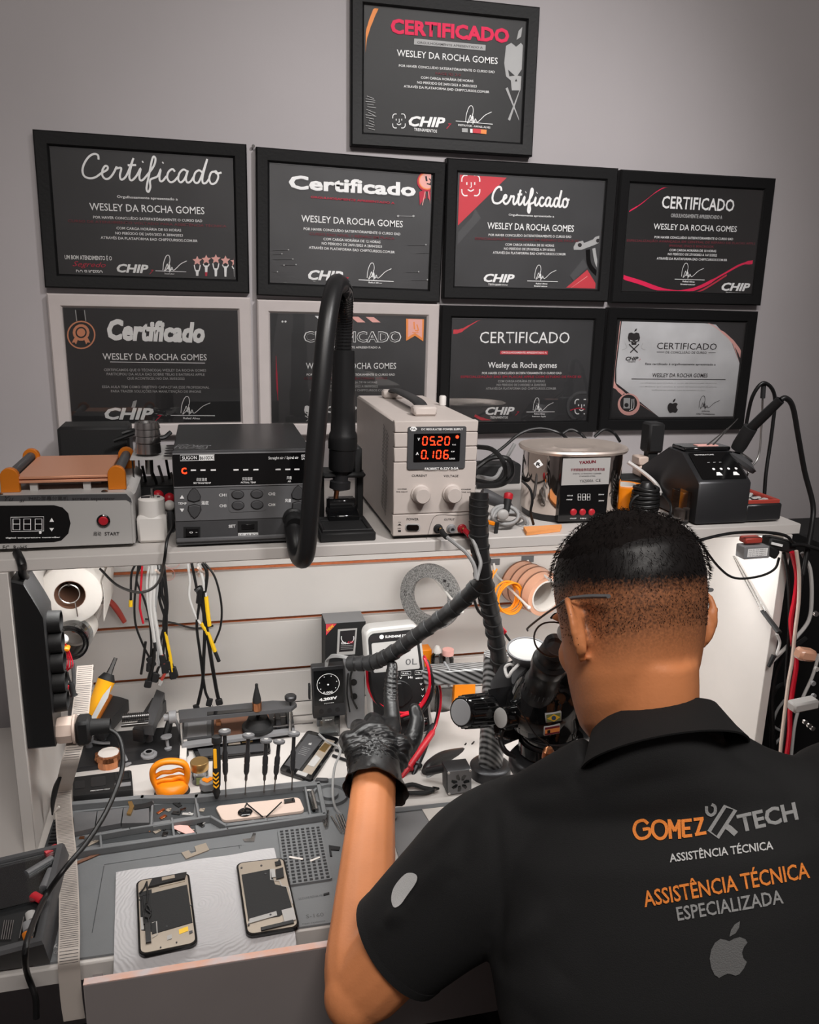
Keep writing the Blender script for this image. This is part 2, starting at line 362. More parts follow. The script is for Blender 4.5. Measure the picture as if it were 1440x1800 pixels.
class Cert:
    """one printed sheet; px positions come from an enlarged crop with origin (ox, oy) and scale s"""
    def __init__(c, ox, oy, s): c.ox, c.oy, c.s = ox, oy, s; c.b = B(); c.h = 0
    def k(c, p): return (c.ox+p[0]/c.s, c.oy+p[1]/c.s)
    def q(c, p): return PR.px(*c.k(p))
    def t(c, col, s, l, r, hp, **kw): c.b.use(col).text(PR, s, c.k(l), c.k(r), hp/c.s, h=c.h, **kw); c.h += .00003
    def poly(c, col, pts): c.b.use(col).flat(PR, [c.q(p) for p in pts], c.h); c.h += .00002
    def rib(c, col, pts, w, sm=5, closed=False):
        c.b.use(col).ribbon(PR, [c.q(p) for p in pts], ([x/c.s*.00112 for x in w] if isinstance(w, list) else w/c.s*.00112), c.h, sm, closed); c.h += .00002
    def unit(c, o, e, y, strokes, w, col, sm=4):
        for st in strokes: c.rib(col, [(o[0]+(e[0]-o[0])*p[0]+y[0]*p[1], o[1]+(e[1]-o[1])*p[0]+y[1]*p[1]) for p in st], w, sm)
    def sign(c, o, w, h, col='ink_white', lw=4): c.unit(o, (o[0]+w, o[1]+w*.06), (0, -h), SIGN, lw, col)
    def chip(c, l, r, h, col='ink_white', seven=True, tr=True, cx='ink_white'):
        c.t(col, 'CHIP', l, r, h, shear=.25, bold=.035)
        dx = (r[0]-l[0])
        if seven: c.t('ink_red', '7', (r[0]+dx*.04, r[1]+h*.35), (r[0]+dx*.18, r[1]+h*.4), h*.6, shear=.5, bold=.01)
        if tr: c.t(cx, 'TREINAMENTOS', (l[0]+dx*.14, l[1]+h*.85), (l[0]+dx*.78, r[1]+h*.9), h*.32, bold=.02)
    def face(c, x, y, w, h, col='ink_white', lw=5):
        for sx in (-1, 1):
            for sy in (-1, 1): c.rib(col, [(x+sx*w*.18, y+sy*h*.5), (x+sx*w*.36, y+sy*h*.5), (x+sx*w*.48, y+sy*h*.38), (x+sx*w*.5, y+sy*h*.18)], lw)
            c.rib(col, [(x+sx*w*.22, y-h*.16), (x+sx*w*.22, y-h*.03)], lw, 0)
        c.rib(col, [(x+w*.02, y-h*.16), (x+w*.03, y+h*.08), (x-w*.05, y+h*.1)], lw*.8, 0)
        c.rib(col, [(x-w*.17, y+h*.2), (x, y+h*.28), (x+w*.17, y+h*.2)], lw)
    def apple(c, x, y, w, h, col): c.poly(col, [(x+w*p[0], y-h*p[1]) for p in APPLE]); c.poly(col, [(x+w*p[0], y-h*p[1]) for p in LEAF])
    def skull(c, x, y, w, h, col, eye):
        c.poly(col, [(x-w*.42, y-h*.5), (x-w*.2, y-h*.56), (x, y-h*.48), (x+w*.2, y-h*.56), (x+w*.42, y-h*.5), (x+w*.5, y-h*.15), (x+w*.42, y+h*.12), (x+w*.22, y+h*.2), (x+w*.18, y+h*.4), (x-w*.18, y+h*.4), (x-w*.22, y+h*.2), (x-w*.42, y+h*.12), (x-w*.5, y-h*.15)])
        for s in (-1, 1): c.poly(eye, [(x+s*w*.06, y+h*.1), (x+s*w*.34, y-h*.02), (x+s*w*.28, y+h*.12)])
        c.poly(eye, [(x-w*.05, y+h*.22), (x, y+h*.16), (x+w*.05, y+h*.22)])
        c.poly(col, [(x+w*.02, y-h*.62), (x+w*.1, y-h*.8), (x+w*.26, y-h*.88), (x+w*.2, y-h*.68)])
        for s in (-1, 1): c.rib(col, [(x+s*w*.4, y+h*.35), (x-s*w*.3, y+h*1.0)], w*.1, 0)
    def star(c, x, y, r, col): c.poly(col, [(x+(r if i % 2 == 0 else r*.48)*math.sin(PI*i/5), y-(r if i % 2 == 0 else r*.48)*math.cos(PI*i/5)) for i in range(10)])
def body(c, x0, x1, ys, lines, hp, col='ink_white', slope=.035):
    for (a, b, y, s, cl) in lines: c.t(cl or col, s, (a, y), (b, y+(b-a)*slope), hp, bold=.012)
def certificate(key, label, white, sheet, c):
    x, z, a = FR[key]
    T = thing('framed_certificate', label, 'certificate', (x+FW/2, 0, z-FH/2), (0, 0, 0), 'framed certificates on the wall')
    pl = Plane((x, YW, z), (math.cos(a), 0, math.sin(a)), (-math.sin(a), 0, math.cos(a)))
    frame2(B(), pl, 0, -FH, FW, 0, RW, .0005, YW, .0025).obj('frame', 'frame_white' if white else 'frame_black', T, sharp=20)
    b = B().prism(pl, [(RW-.004, -FH+RW-.004), (FW-RW+.004, -FH+RW-.004), (FW-RW+.004, -RW+.004), (RW-.004, -RW+.004)], .0085, .0105); b.obj('certificate_sheet', sheet, T)
    # keep the print inside the opening
    L, R_, Bt, Tp = x+RW+.0005, x+FW-RW-.0005, z-FH+RW+.0005, z-RW-.0005
    for v in c.b.v: v.x = min(max(v.x, L), R_); v.z = min(max(v.z, Bt), Tp)
    c.b.obj('printed_text', None, T, sharp=180)['label'] = 'printed lettering and emblems'
    B().prism(pl, [(RW-.003, -FH+RW-.003), (FW-RW+.003, -FH+RW-.003), (FW-RW+.003, -RW+.003), (RW-.003, -RW+.003)], .0125, .0135).obj('glass_pane', 'pane_glass', T)
    return T
POR, PLT = 'POR HAVER CONCLUÍDO SATISFATÓRIAMENTE O CURSO EAD', 'ATRAVÉS DA PLATAFORMA EAD CHIP7CURSOS.COM.BR'
NAME = 'WESLEY DA ROCHA GOMES'
# top, single
c = Cert(600, 0, 3.789)
c.rib('ink_orange', [(258, 0), (205, 120), (165, 250), (148, 420)], [26, 24, 20, 14, 5])
c.rib('ink_orange', [(1213, 118), (1232, 160), (1242, 225)], 7); c.poly('ink_orange', [(1212, 870), (1215, 968), (1182, 966)])
c.skull(1165, 470, 160, 330, 'ink_grey', 'sheet_black')
c.t('ink_pink', 'CERTIFICADO', (332, 170), (1115, 238), 95, bold=.04)
c.poly('ink_grey', [(486, 256), (962, 300), (960, 338), (484, 296)]); c.t('sheet_black', 'ORGULHOSAMENTE APRESENTADO A', (506, 282), (942, 318), 16, bold=.02)
c.t('ink_white', NAME, (370, 350), (1042, 405), 46, bold=.008)
body(c, 0, 0, 0, [(384, 1022, 436, POR, None), (628, 796, 488, 'FACE ID 2.0', 'ink_darkred'), (530, 880, 516, 'COM CARGA HORÁRIA DE HORAS', None), (505, 902, 548, 'NO PERÍODO DE 24/01/2023 A 24/01/2023', None), (416, 986, 574, PLT, None)], 17, slope=.068)
c.face(384, 806, 84, 92); c.chip((450, 805), (690, 815), 66); c.sign((828, 815), 108, 110); c.rib('ink_white', [(762, 806), (1008, 828)], 4, 0)
c.t('ink_white', 'INSTRUTOR - RAFAEL ALVES', (778, 832), (992, 850), 13, bold=.02)
c.poly('ink_grey', [(803, 854), (842, 856), (842, 882), (803, 880)]); c.poly('ink_white', [(858, 858), (874, 859), (874, 886), (858, 884)]); c.poly('ink_coral', [(876, 856), (930, 860), (930, 890), (876, 886)]); c.poly('ink_orange', [(930, 862), (968, 865), (966, 894), (928, 890)])
for i in range(14): c.rib('ink_grey', [(160+30*random.random(), 640+250*i/14), (215+20*random.random(), 645+250*i/14+random.random()*20)], 3, 0)
certificate('A', 'black framed certificate with a crimson title, hung alone above the others', False, 'sheet_black', c)
# row one
c = Cert(40, 210, 3.4286)
c.unit((352, 352), (430, 355.5), (0, -74), SCRIPT, 10, 'ink_white')
c.t('ink_white', 'Orgulhosamente apresentado a', (568, 464), (934, 480), 16, bold=.02); c.t('ink_white', NAME, (402, 523), (1095, 549), 46, bold=.006)
body(c, 0, 0, 0, [(424, 1082, 588, POR, None), (272, 1228, 610, 'CURSO DE ATENDIMENTO VOLTADO PARA ASSISTÊNCIA TÉCNICA', 'ink_darkred'), (565, 955, 654, 'COM CARGA HORÁRIA DE 03 HORAS', None), (558, 965, 684, 'NO PERÍODO DE 24/01/2023 A 28/04/2023', None), (470, 1054, 711, PLT, None)], 16)
c.t('ink_white', 'UM BOM ATENDIMENTO É O', (253, 829), (537, 836), 26, bold=.02); c.t('ink_red', 'Segredo', (300, 868), (500, 876), 32, shear=.4); c.t('ink_white', 'DO SUCESSO', (322, 918), (482, 922), 28, bold=.02)
c.chip((568, 894), (756, 900), 50); c.sign((845, 910), 90, 92); c.rib('ink_white', [(800, 912), (985, 918)], 3, 0); c.t('ink_white', 'Rafael Alves', (836, 946), (944, 950), 15, bold=.02); c.t('ink_white', 'Instrutor', (856, 928), (916, 930), 11)
for i, (x, y) in enumerate(((1052, 852), (1106, 845), (1164, 842), (1222, 850), (1280, 858))):
    c.star(x, y, 30, 'ink_rose'); yb = y+60+(20 if i in (0, 2) else 0)
    c.rib('ink_white', [(x-18, y+25), (x-10, yb-20), (x+10, yb-20), (x+18, y+25)], 6, 2); c.poly('ink_white', [(x-9, yb-25), (x+9, yb-25), (x+7, yb+15), (x-7, yb+15)])
    c.poly('ink_red' if i == 1 else 'ink_white', [(x-7, yb+15), (x+7, yb+15), (x+6, yb+45), (x-6, yb+45)]); c.poly('ink_dark', circ((x, yb-34), 8, 8))
certificate(1, 'black framed certificate with a thin handwritten title and five pink stars', False, 'sheet_grey', c)
c = Cert(430, 240, 3.892)
c.t('ink_mid', 'Certificado', (308, 318), (1168, 372), 92, bold=.016); c.h += .0002; c.t('ink_white', 'Certificado', (306, 308), (1168, 362), 92, bold=.034)
c.t('ink_red', 'ORGULHOSAMENTE APRESENTADO A', (453, 413), (1026, 455), 15, bold=.03); c.t('ink_white', NAME, (388, 558), (1083, 598), 48, bold=.008)
body(c, 0, 0, 0, [(404, 1066, 630, POR, None), (445, 1026, 664, 'CURSO EAD NÍVEL 1 REPARO EM PLACA', 'ink_darkred'), (540, 930, 700, 'COM CARGA HORÁRIA DE 12 HORAS', None), (528, 940, 730, 'NO PERÍODO DE 24/01/2023 A 28/04/2023', None), (440, 1028, 758, PLT, None)], 18, slope=.056)
c.chip((436, 944), (672, 954), 66); c.sign((838, 970), 104, 105); c.rib('ink_white', [(780, 980), (1020, 992)], 5, 0); c.t('ink_white', 'Rafael Alves', (848, 998), (940, 1004), 13, bold=.03); c.t('ink_white', 'Instrutor', (832, 1018), (938, 1024), 13, bold=.03)
c.apple(946, 1032, 14, 13, 'ink_white')
for s in (-1, 1): c.poly('ink_red', [(1246+s*10, 360), (1246+s*52, 380), (1246+s*(48), 470), (1246+s*28, 440), (1246+s*6, 420)])
c.rib('ink_rose', [(1236, 376), (1216, 470)], 5, 0); c.rib('ink_rose', [(1256, 376), (1296, 460)], 5, 0)
c.poly('ink_red', circ((1248, 308), 68, 28)); c.poly('ink_rose', circ((1250, 304), 52, 28)); c.rib('ink_orange', circ((1250, 304), 56, 24), 7, 0, True)
c.rib('ink_dark', [(1240, 272), (1246, 306)], 12, 0); c.rib('ink_dark', [(1246, 322), (1276, 330)], 8, 0); c.rib('ink_dark', [(1262, 288), (1276, 306), (1268, 326)], 7)
for x, y in ((154, 358), (154, 506), (154, 655)): c.poly('ink_red', circ((x, y), 9, 8))
for x in (1050, 1155): c.poly('ink_grey', circ((x, 544), 8, 8))
c.rib('ink_grey', [(1050, 544), (1155, 546)], 2, 0)
for x0, y0, x1 in ((165, 775, 300), (165, 802, 255), (170, 838, 330), (250, 876, 352), (180, 925, 225), (260, 880, 270), (1105, 925, 1190), (1145, 980, 1250), (1180, 795, 1280), (1120, 740, 1240)): c.rib('ink_mid', [(x0, y0), (x1, y0)], 3, 0); c.poly('ink_grey', circ((x1, y0), 5, 6))
certificate(2, 'black framed certificate with a heavy white title and a red rosette', False, 'sheet_mid', c)
c = Cert(770, 260, 4.364)
c.poly('ink_coral', [(145, 160), (530, 190), (145, 595)]); c.face(252, 288, 138, 155, lw=9)
c.poly('ink_mid', [(285, 465), (330, 540), (130, 745), (130, 650), (262, 530)]); c.poly('ink_coral', [(1146, 935), (1240, 1040), (1240, 1120), (980, 1110)]); c.rib('ink_rose', [(1018, 1108), (1146, 985)], 4, 0)
c.poly('ink_mid', [(1115, 850), (1150, 915), (1040, 1020), (1010, 980)])
c.rib('gloss_black', [(1150, 780), (1165, 900), (1240, 985)], 34); c.rib('ink_grey', [(1195, 770), (1215, 880), (1250, 940)], 26)
c.poly('ink_grey', [(1040, 760), (1060, 722), (1112, 712), (1120, 730), (1190, 702), (1205, 684), (1260, 674), (1262, 730), (1200, 745), (1120, 775), (1100, 782), (1042, 782)])
for x, y in ((1088, 745), (1228, 712)): c.poly('ink_dark', circ((x, y), 16, 12))
c.unit((412, 424), (467, 427), (0, -64), SCRIPT, 15, 'ink_white')
c.t('ink_white', 'Orgulhosamente apresentado a', (542, 512), (890, 526), 16, bold=.02); c.t('ink_white', NAME, (378, 594), (1043, 618), 52, bold=.012)
body(c, 0, 0, 0, [(388, 1022, 666, POR, None), (285, 1080, 694, 'ESPECIALIZAÇÃO AVANÇADA EM REPARO DE FACE ID', 'ink_darkred'), (516, 890, 740, 'COM CARGA HORÁRIA DE 05 HORAS', None), (506, 898, 772, 'NO PERÍODO DE 27/10/2022 A 29/10/2022', None), (420, 980, 802, PLT, None)], 19, slope=.025)
c.chip((352, 995), (584, 1000), 62, seven=False); c.sign((740, 1004), 104, 105); c.rib('ink_white', [(684, 1020), (918, 1026)], 5, 0); c.t('ink_white', 'Rafael Alves', (750, 1040), (838, 1042), 12, bold=.03); c.t('ink_white', 'Instrutor', (738, 1058), (838, 1062), 12, bold=.03)
c.poly('ink_white', [(1302, 240), (1308, 240), (1240, 1104), (1228, 1104)])
certificate(3, 'black framed certificate with red corner triangles and a brush script title', False, 'sheet_ash', c)
c = Cert(1060, 290, 4.5)
c.rib('ink_pink', [(205, 368), (300, 310), (420, 215), (540, 148)], [10, 6, 3, 6, 12])
c.rib('ink_pink', [(150, 885), (300, 930), (470, 990), (620, 1005), (780, 960), (960, 860), (1100, 785), (1222, 765)], [34, 34, 34, 32, 26, 14, 16, 30]); c.rib('ink_red', [(720, 1024), (840, 960), (980, 870)], 14)
c.rib('ink_grey', [(160, 994), (230, 1000), (280, 1016)], 5)
c.t('ink_white', 'CERTIFICADO', (468, 290), (1040, 318), 100, bold=.02); c.t('ink_grey', 'ORGULHOSAMENTE APRESENTADO A', (538, 398), (944, 414), 30, bold=.03); c.t('ink_white', NAME, (402, 484), (1060, 506), 48, bold=.008)
body(c, 0, 0, 0, [(408, 1030, 570, POR, None), (190, 1210, 596, 'ESPECIALIZAÇÃO AVANÇADA EM CENTRAL DE REPARO DE PLACAS APPLE', 'ink_darkred'), (525, 880, 638, 'IPHONE, IPAD E MACBOOK', 'ink_darkred'), (526, 896, 672, 'COM CARGA HORÁRIA DE 10 HORAS', None), (514, 902, 704, 'NO PERÍODO DE 27/10/2022 A 16/12/2022', None), (426, 982, 738, PLT, None)], 19, slope=.025)
c.sign((622, 885), 110, 108); c.rib('ink_white', [(567, 903), (804, 910)], 5, 0); c.t('ink_white', 'Rafael Alves', (630, 920), (724, 924), 13, bold=.03); c.t('ink_white', 'Instrutor', (614, 942), (730, 946), 12, bold=.03)
c.chip((940, 960), (1162, 966), 62)
certificate(4, 'black framed certificate with crossing magenta ribbons, far right of the upper row', False, 'sheet_black', c)
# row two
c = Cert(70, 510, 3.789)
c.t('ink_white', 'Certificado', (452, 258), (1095, 280), 132, shear=.18, bold=.045); c.poly('sheet_grey', [(1092, 225), (1036, 288), (1062, 292), (1040, 352), (1098, 270), (1072, 268)])
c.poly('gloss_black', [(236, 115), (300, 118), (306, 205), (244, 205)]); c.rib('ink_grey', [(236, 118), (246, 205)], 5, 0); c.rib('ink_grey', [(296, 118), (306, 205)], 5, 0)
c.rib('ink_gold', circ((276, 298), 90, 28), 8, 0, True); c.poly('ink_gold', circ((275, 282), 56, 14)); c.poly('ink_dark', circ((275, 282), 38, 20)); c.poly('ink_gold', circ((275, 282), 28, 18))
for s in (-1, 1): c.poly('ink_gold', [(275+s*18, 322), (275+s*45, 318), (275+s*62, 350), (275+s*42, 348), (275+s*34, 362)])
c.t('ink_white', NAME, (418, 440), (1112, 446), 44, bold=.006); c.rib('ink_white', [(468, 478), (1100, 486)], 4, 0)
body(c, 0, 0, 0, [(427, 1108, 530, 'CERTIFICAMOS QUE O TÉCNICO(A) WESLEY DA ROCHA GOMES', 'ink_grey'), (445, 1098, 558, 'PARTICIPOU DA AULA EAD SOBRE TELAS E BATERIAS APPLE', 'ink_grey'), (582, 965, 587, 'QUE ACONTECEU NO DIA 30/03/2022', 'ink_grey'), (416, 1130, 643, 'ESSA AULA TEM COMO OBJETIVO CAPACITAR ESSE PROFISSIONAL', 'ink_grey'), (474, 1074, 672, 'PARA TRAZER SOLUÇÕES NA MANUTENÇÃO DE IPHONE', 'ink_grey')], 17, slope=.006)
c.chip((434, 820), (756, 822), 76, 'ink_white', tr=False); c.poly('ink_grey', [(610, 782), (622, 740), (648, 732), (636, 782)]); c.sign((940, 820), 122, 112); c.rib('ink_white', [(872, 834), (1166, 836)], 5, 0); c.t('ink_white', 'Rafael Alves', (956, 852), (1066, 854), 14, bold=.03)
certificate(5, 'white framed dark certificate with a slanted title and a medal on a ribbon', True, 'sheet_grey', c)
c = Cert(440, 510, 4.235)
c.t('ink_white', 'CERTIFICADO', (400, 345), (1122, 346), 80, bold=.036); c.h += .0005; c.t('sheet_mid', 'CERTIFICADO', (405, 345), (1117, 346), 77, bold=.006)
for x in (480, 620, 745, 858): c.poly('ink_rose' if x > 500 else 'ink_white', [(x, 180), (x+60, 180), (x+112, 240), (x+52, 240)])
c.poly('ink_white', circ((240, 234), 8, 8)); c.poly('ink_white', circ((262, 234), 8, 8))
c.poly('ink_orange', [(1160, 212), (1294, 216), (1288, 382), (1226, 340), (1160, 378)]); c.poly('ink_rose', [(1176, 216), (1280, 218), (1278, 355), (1226, 318), (1174, 350)]); c.rib('ink_orange', [(1218, 236), (1222, 292)], 10, 0); c.rib('ink_orange', [(1226, 300), (1250, 300), (1240, 255)], 9); c.rib('ink_orange', [(1205, 314), (1252, 316)], 6, 0)
c.t('ink_white', 'ORGULHOSAMENTE APRESENTADO A', (560, 424), (970, 426), 16, bold=.02); c.t('ink_white', NAME, (414, 562), (1086, 562), 48, bold=.006)
body(c, 0, 0, 0, [(420, 1076, 628, POR, None), (400, 1020, 656, 'CURSO EAD DE TELAS E BATERIAS APPLE', 'ink_darkred'), (560, 945, 686, 'COM CARGA HORÁRIA DE 06 HORAS', 'ink_grey'), (540, 950, 716, 'NO PERÍODO DE 06/09/2022 A 08/09/2022', 'ink_grey'), (440, 1036, 745, PLT, 'ink_grey')], 17, slope=0)
c.rib('ink_red', [(192, 490), (196, 620), (206, 820)], [4, 7, 12, 12, 5]); c.poly('ink_red', [(1318, 420), (1326, 420), (1306, 745), (1300, 745)]); c.poly('ink_red', [(380, 1000), (910, 988), (912, 1008), (400, 1016)])
c.skull(438, 905, 74, 84, 'ink_white', 'sheet_mid'); c.chip((560, 885), (790, 888), 50, tr=False); c.rib('ink_grey', [(872, 908), (1010, 910)], 4, 0)
certificate(6, 'white framed grey certificate with an outlined title, behind the black hose', True, 'sheet_mid', c)
c = Cert(770, 530, 4.645)
c.rib('ink_coral', [(115, 248), (180, 240), (260, 195), (370, 132)], [34, 28, 16, 8, 4]); c.rib('ink_coral', [(300, 930), (380, 970), (470, 990), (560, 996)], [22, 34, 30, 8])
c.t('ink_white', 'CERTIFICADO', (342, 290), (1075, 292), 98, bold=0); c.poly('ink_coral', [(510, 402), (898, 404), (896, 434), (508, 430)]); c.t('ink_white', 'ORGULHOSAMENTE APRESENTADO A', (520, 416), (888, 418), 16, bold=.01)
c.t('ink_white', 'Wesley da Rocha gomes', (408, 516), (972, 518), 48, bold=.02)
body(c, 0, 0, 0, [(360, 1008, 584, POR, None), (186, 1170, 614, 'ESPECIALIZAÇÃO EAD EM PLACAS APPLE COM ESTUDO DE FACE ID', 'ink_red'), (490, 872, 650, 'COM CARGA HORÁRIA DE 12 HORAS', 'ink_grey'), (480, 882, 680, 'NO PERÍODO DE 21/03/2022 A 22/03/2022', 'ink_grey'), (392, 965, 710, PLT, 'ink_grey')], 19, slope=0)
c.chip((390, 892), (622, 890), 62); c.sign((776, 890), 104, 104); c.rib('ink_white', [(722, 902), (952, 900)], 5, 0); c.t('ink_white', 'Rafael Alves', (786, 916), (872, 917), 12, bold=.03); c.t('ink_white', 'Instrutor Apple', (770, 937), (880, 937), 11, bold=.03)
c.rib('ink_mid', circ((1180, 860), 120, 30), 26, 0, True); c.rib('ink_red', [(1080, 888), (1150, 870), (1205, 880)], 9); c.face(1170, 858, 104, 116, lw=9); c.poly('ink_grey', [(1240, 142), (1272, 143), (1271, 162), (1239, 161)])
certificate(7, 'black framed certificate with a spaced capital title, behind the power supply', False, 'sheet_ash', c)
c = Cert(1050, 530, 3.692)
c.poly('sheet_grey', [(140, 110), (985, 130), (985, 135), (910, 780), (75, 785)])
c.poly('ink_rose', [(150, 116), (700, 130), (880, 250), (955, 400), (940, 440), (902, 770), (400, 770), (180, 600), (100, 560), (105, 440)])
c.poly('ink_dark', [(154, 122), (700, 136), (872, 255), (942, 400), (898, 762), (400, 762), (190, 600), (112, 545), (116, 440)])
c.poly('sheet_white', [(160, 128), (700, 142), (770, 150), (870, 260), (935, 400), (892, 756), (400, 758), (215, 600), (124, 530), (124, 440)])
c.rib('ink_rose', [(720, 134), (840, 220), (915, 310), (950, 400)], [6, 16, 22, 26, 20]); c.rib('ink_rose', [(104, 450), (112, 540), (170, 600)], [8, 20, 26])
c.poly('ink_rose', circ((205, 668), 72, 26)); c.poly('ink_dark', circ((204, 660), 56, 24)); c.poly('ink_grey', [(172, 626), (214, 626), (212, 694), (170, 694)]); c.poly('ink_dark', circ((190, 672), 14, 12)); c.rib('ink_white', [(226, 632), (222, 700)], 5, 0); c.rib('ink_white', [(238, 632), (236, 690), (208, 708)], 4)
c.skull(238, 248, 80, 84, 'ink_dark', 'sheet_white'); c.rib('ink_grey', [(180, 270), (190, 300), (160, 315)], 4); c.rib('ink_grey', [(296, 270), (285, 300), (312, 315)], 4)
c.chip((184, 370), (266, 370), 24, 'ink_dark', cx='ink_dark')
c.t('ink_dark', 'CERTIFICADO', (388, 286), (776, 292), 44, bold=0); c.t('ink_dark', 'DE CONCLUSÃO DE CURSO', (444, 329), (710, 332), 15, bold=.005); c.rib('ink_dark', [(386, 328), (436, 328)], 3, 0); c.rib('ink_dark', [(720, 332), (768, 332)], 3, 0)
c.t('ink_dark', 'Este certificado é orgulhosamente apresentado a', (312, 404), (768, 408), 14, bold=.01); c.t('ink_dark', NAME, (357, 477), (716, 479), 26, shear=.05, bold=.012); c.rib('ink_dark', [(222, 502), (832, 507)], 5, 0)
for y, x0_, x1_ in ((527, 278, 775), (551, 275, 775), (573, 352, 700)): c.t('ink_grey', 'certificamos que concluiu o curso de manutenção de placas', (x0_, y), (x1_, y+2), 9)
c.apple(455, 722, 68, 76, 'ink_dark'); c.sign((660, 690), 84, 78, 'ink_dark', 3); c.t('ink_dark', 'INSTRUTOR', (678, 711), (730, 712), 8, bold=.02); c.t('ink_dark', 'Chip7 Treinamentos', (642, 728), (762, 730), 9, bold=.02)
certificate(8, 'black framed certificate printed on white paper, lower right of the group', False, 'sheet_black', c)
for p, l in (((445, 258), 'tiny bare nail in the wall left of the rosette certificate'), ((50+1055/3.7, 1), None)):
    if l: q = aty(*p, YW); tag(B().cyl(q+Vector((0, .002, 0)), q+Vector((0, -.006, 0)), .0012, n=8).cyl(q+Vector((0, -.006, 0)), q+Vector((0, -.0075, 0)), .003, n=8).obj('nail', 'dark_steel'), l, 'nail')
# ---------------------------------------------------------------- machines on the shelf
def Z(px, py, Y): return aty(px, py, Y).z
def X(px, py, Y): return aty(px, py, Y).x
# -- screen separator
yf = -.388; P0 = YP(yf); x0, x1 = -.445, X(236, 930, yf); z0, z1 = ZS+.006, Z(170, 868, yf); yb = -.20
S = thing('screen_separator', 'grey hot plate screen separator with a peach plate between orange brackets', 'machine', ((x0+x1)/2, yf, ZS))
def rr_top(x0, x1, z0, z1, r): return [(x0, z0), (x1, z0)]+[(x1-r+r*math.cos(PI/2*i/5), z1-r+r*math.sin(PI/2*i/5)) for i in range(6)]+[(x0+r-r*math.sin(PI/2*i/5), z1-r+r*math.cos(PI/2*i/5)) for i in range(6)]
pb = YP(yb); d = yb-yf
B().prism(pb, rr_top(x0, x1, z0, z1, .014), 0, d-.004).obj('housing', 'light_grey', S)
B().prism(YP(yf+.004), rr_top(x0+.001, x1-.003, z0, z1-.004, .013), 0, .004, .001).obj('front_panel', 'light_grey', S)
b = B()
for i in range(34): y = yf+.03+i*.0045; b.box((x1-.006, y, z1-.0055), (.014, .0018, .0115), RY(.7), .0005)
b.obj('cooling_ribs', 'light_grey', S)
pf = YP(yf-.0003)
def pp(pl, pts): return [pl.px(*p) for p in pts]
b = B().use('gloss_black').flat(pf, pp(pf, [(-8, 889), (95, 888), (110, 892), (120, 902), (124, 920), (120, 938), (108, 950), (95, 953), (-8, 956)])); b.obj('display_window', None, S)
b = B().use('dark_grey').flat(pf, pp(pf, [(-8, 871), (222, 868), (230, 876), (232, 884), (222, 879), (-8, 881)]), .0001)
b.use('ink_dark').text(pf, '948D屏幕分离机', (50, 876), (120, 876), 6, h=.0004).text(pf, 'screen separator', (127, 876), (202, 876), 6, bold=.01, h=.0004).text(pf, 'Yu', (8, 876), (24, 876), 9, shear=.4, h=.0004).text(pf, 'si', (34, 879), (44, 879), 7, shear=.4, h=.0004)
b.text(pf, 'FC  RoHS', (5, 962), (48, 962), 7, h=.0004).text(pf, '启动', (164, 938), (178, 938), 6, h=.0004).text(pf, 'START', (184, 938), (210, 938), 6, bold=.01, h=.0004)
b.use('ink_white').ribbon(pf, pp(pf, [(19, 909), (77, 908), (77, 933), (20, 934)]), .0008, .0006, 0, True)
for x in (23, 42, 62):
    b.ribbon(pf, pp(pf, [(x, 912), (x+12, 912), (x+12, 931), (x, 931)]), .001, .0006, 0, True).ribbon(pf, pp(pf, [(x, 921), (x+12, 921)]), .001, .0006, 0)
b.flat(pf, pp(pf, [(87, 917), (95, 917), (91, 910)]), .0006).flat(pf, pp(pf, [(87, 928), (95, 928), (91, 934)]), .0006)
b.text(pf, 'digital temperature controller', (10, 945), (106, 944), 2.5, bold=.03, h=.0006); b.flat(pf, pp(pf, circ((71, 936), 2.5, 10)), .0007)
b.obj('printed_text', None, S, sharp=180)['label'] = 'panel lettering and digits'
a = pf.px(182, 915); b = B().use('gloss_black').lathe([(.009, 0), (.009, .002), (.0075, .003), (.0075, .001)], pf.P(*a), pf.n); b.use('red_plastic').lathe([(.0065, 0), (.0065, .003), (.005, .0045)], pf.P(*a), pf.n); b.obj('start_button', None, S)['label'] = 'round red start button'
for x in (9, 186):
    q = atz(x, 860, z1); q.y = yf+.012; b = B().use('dark_steel').lathe([(.0045, 0), (.0045, .001), (.002, .0025)], q, (0, 0, 1), 16); b.obj('screw', None, S)
# plate and brackets
zp = Z(100, 820, yf+.02)
pz0, pz1 = z1+.014, z1+.022
pa, pbk = yf+.024, yb-.008
xl, xr = X(28, 830, pa), X(190, 830, pa)
B().box(((xl+xr)/2, (pa+pbk)/2, pz0), (xr-xl, pbk-pa, .004), bev=.0008).box(((xl+xr)/2, (pa+pbk)/2, pz0+.0055), (xr-xl, pbk-pa, .004), bev=.0008).obj('hot_plate', 'peach_metal', S)
b = B()
for x in (xl+.02, xr-.03): b.box((x, pa+.008, (z1+pz0)/2), (.01, .006, pz0-z1))
b.box(((xl+xr)/2, pa+.04, (z1+pz0)/2-.001), (xr-xl-.03, .002, pz0-z1-.004)).obj('plate_legs', 'light_grey', S)
def arch(x, w, h): return [(x-w/2, z1), (x+w/2, z1)]+[(x+w/2*math.cos(PI*i/8), z1+h-w/2+w/2*math.sin(PI*i/8)) for i in range(9)]
for x in (xl-.009, xr+.011):
    for y in (pa+.004, pbk-.002):
        b = B().prism(YP(y), arch(x, .024, .034), -.004, .006, .0008); b.obj('bracket', 'orange_metal', S)
    b = B().tube([(x, pa, z1+.022), (x, pbk, z1+.022)], .007, 16); b.obj('guide_rod', 'dark_grey', S, sharp=60)
for x, y in ((-.12, 0), (-.12, -.05)): pass
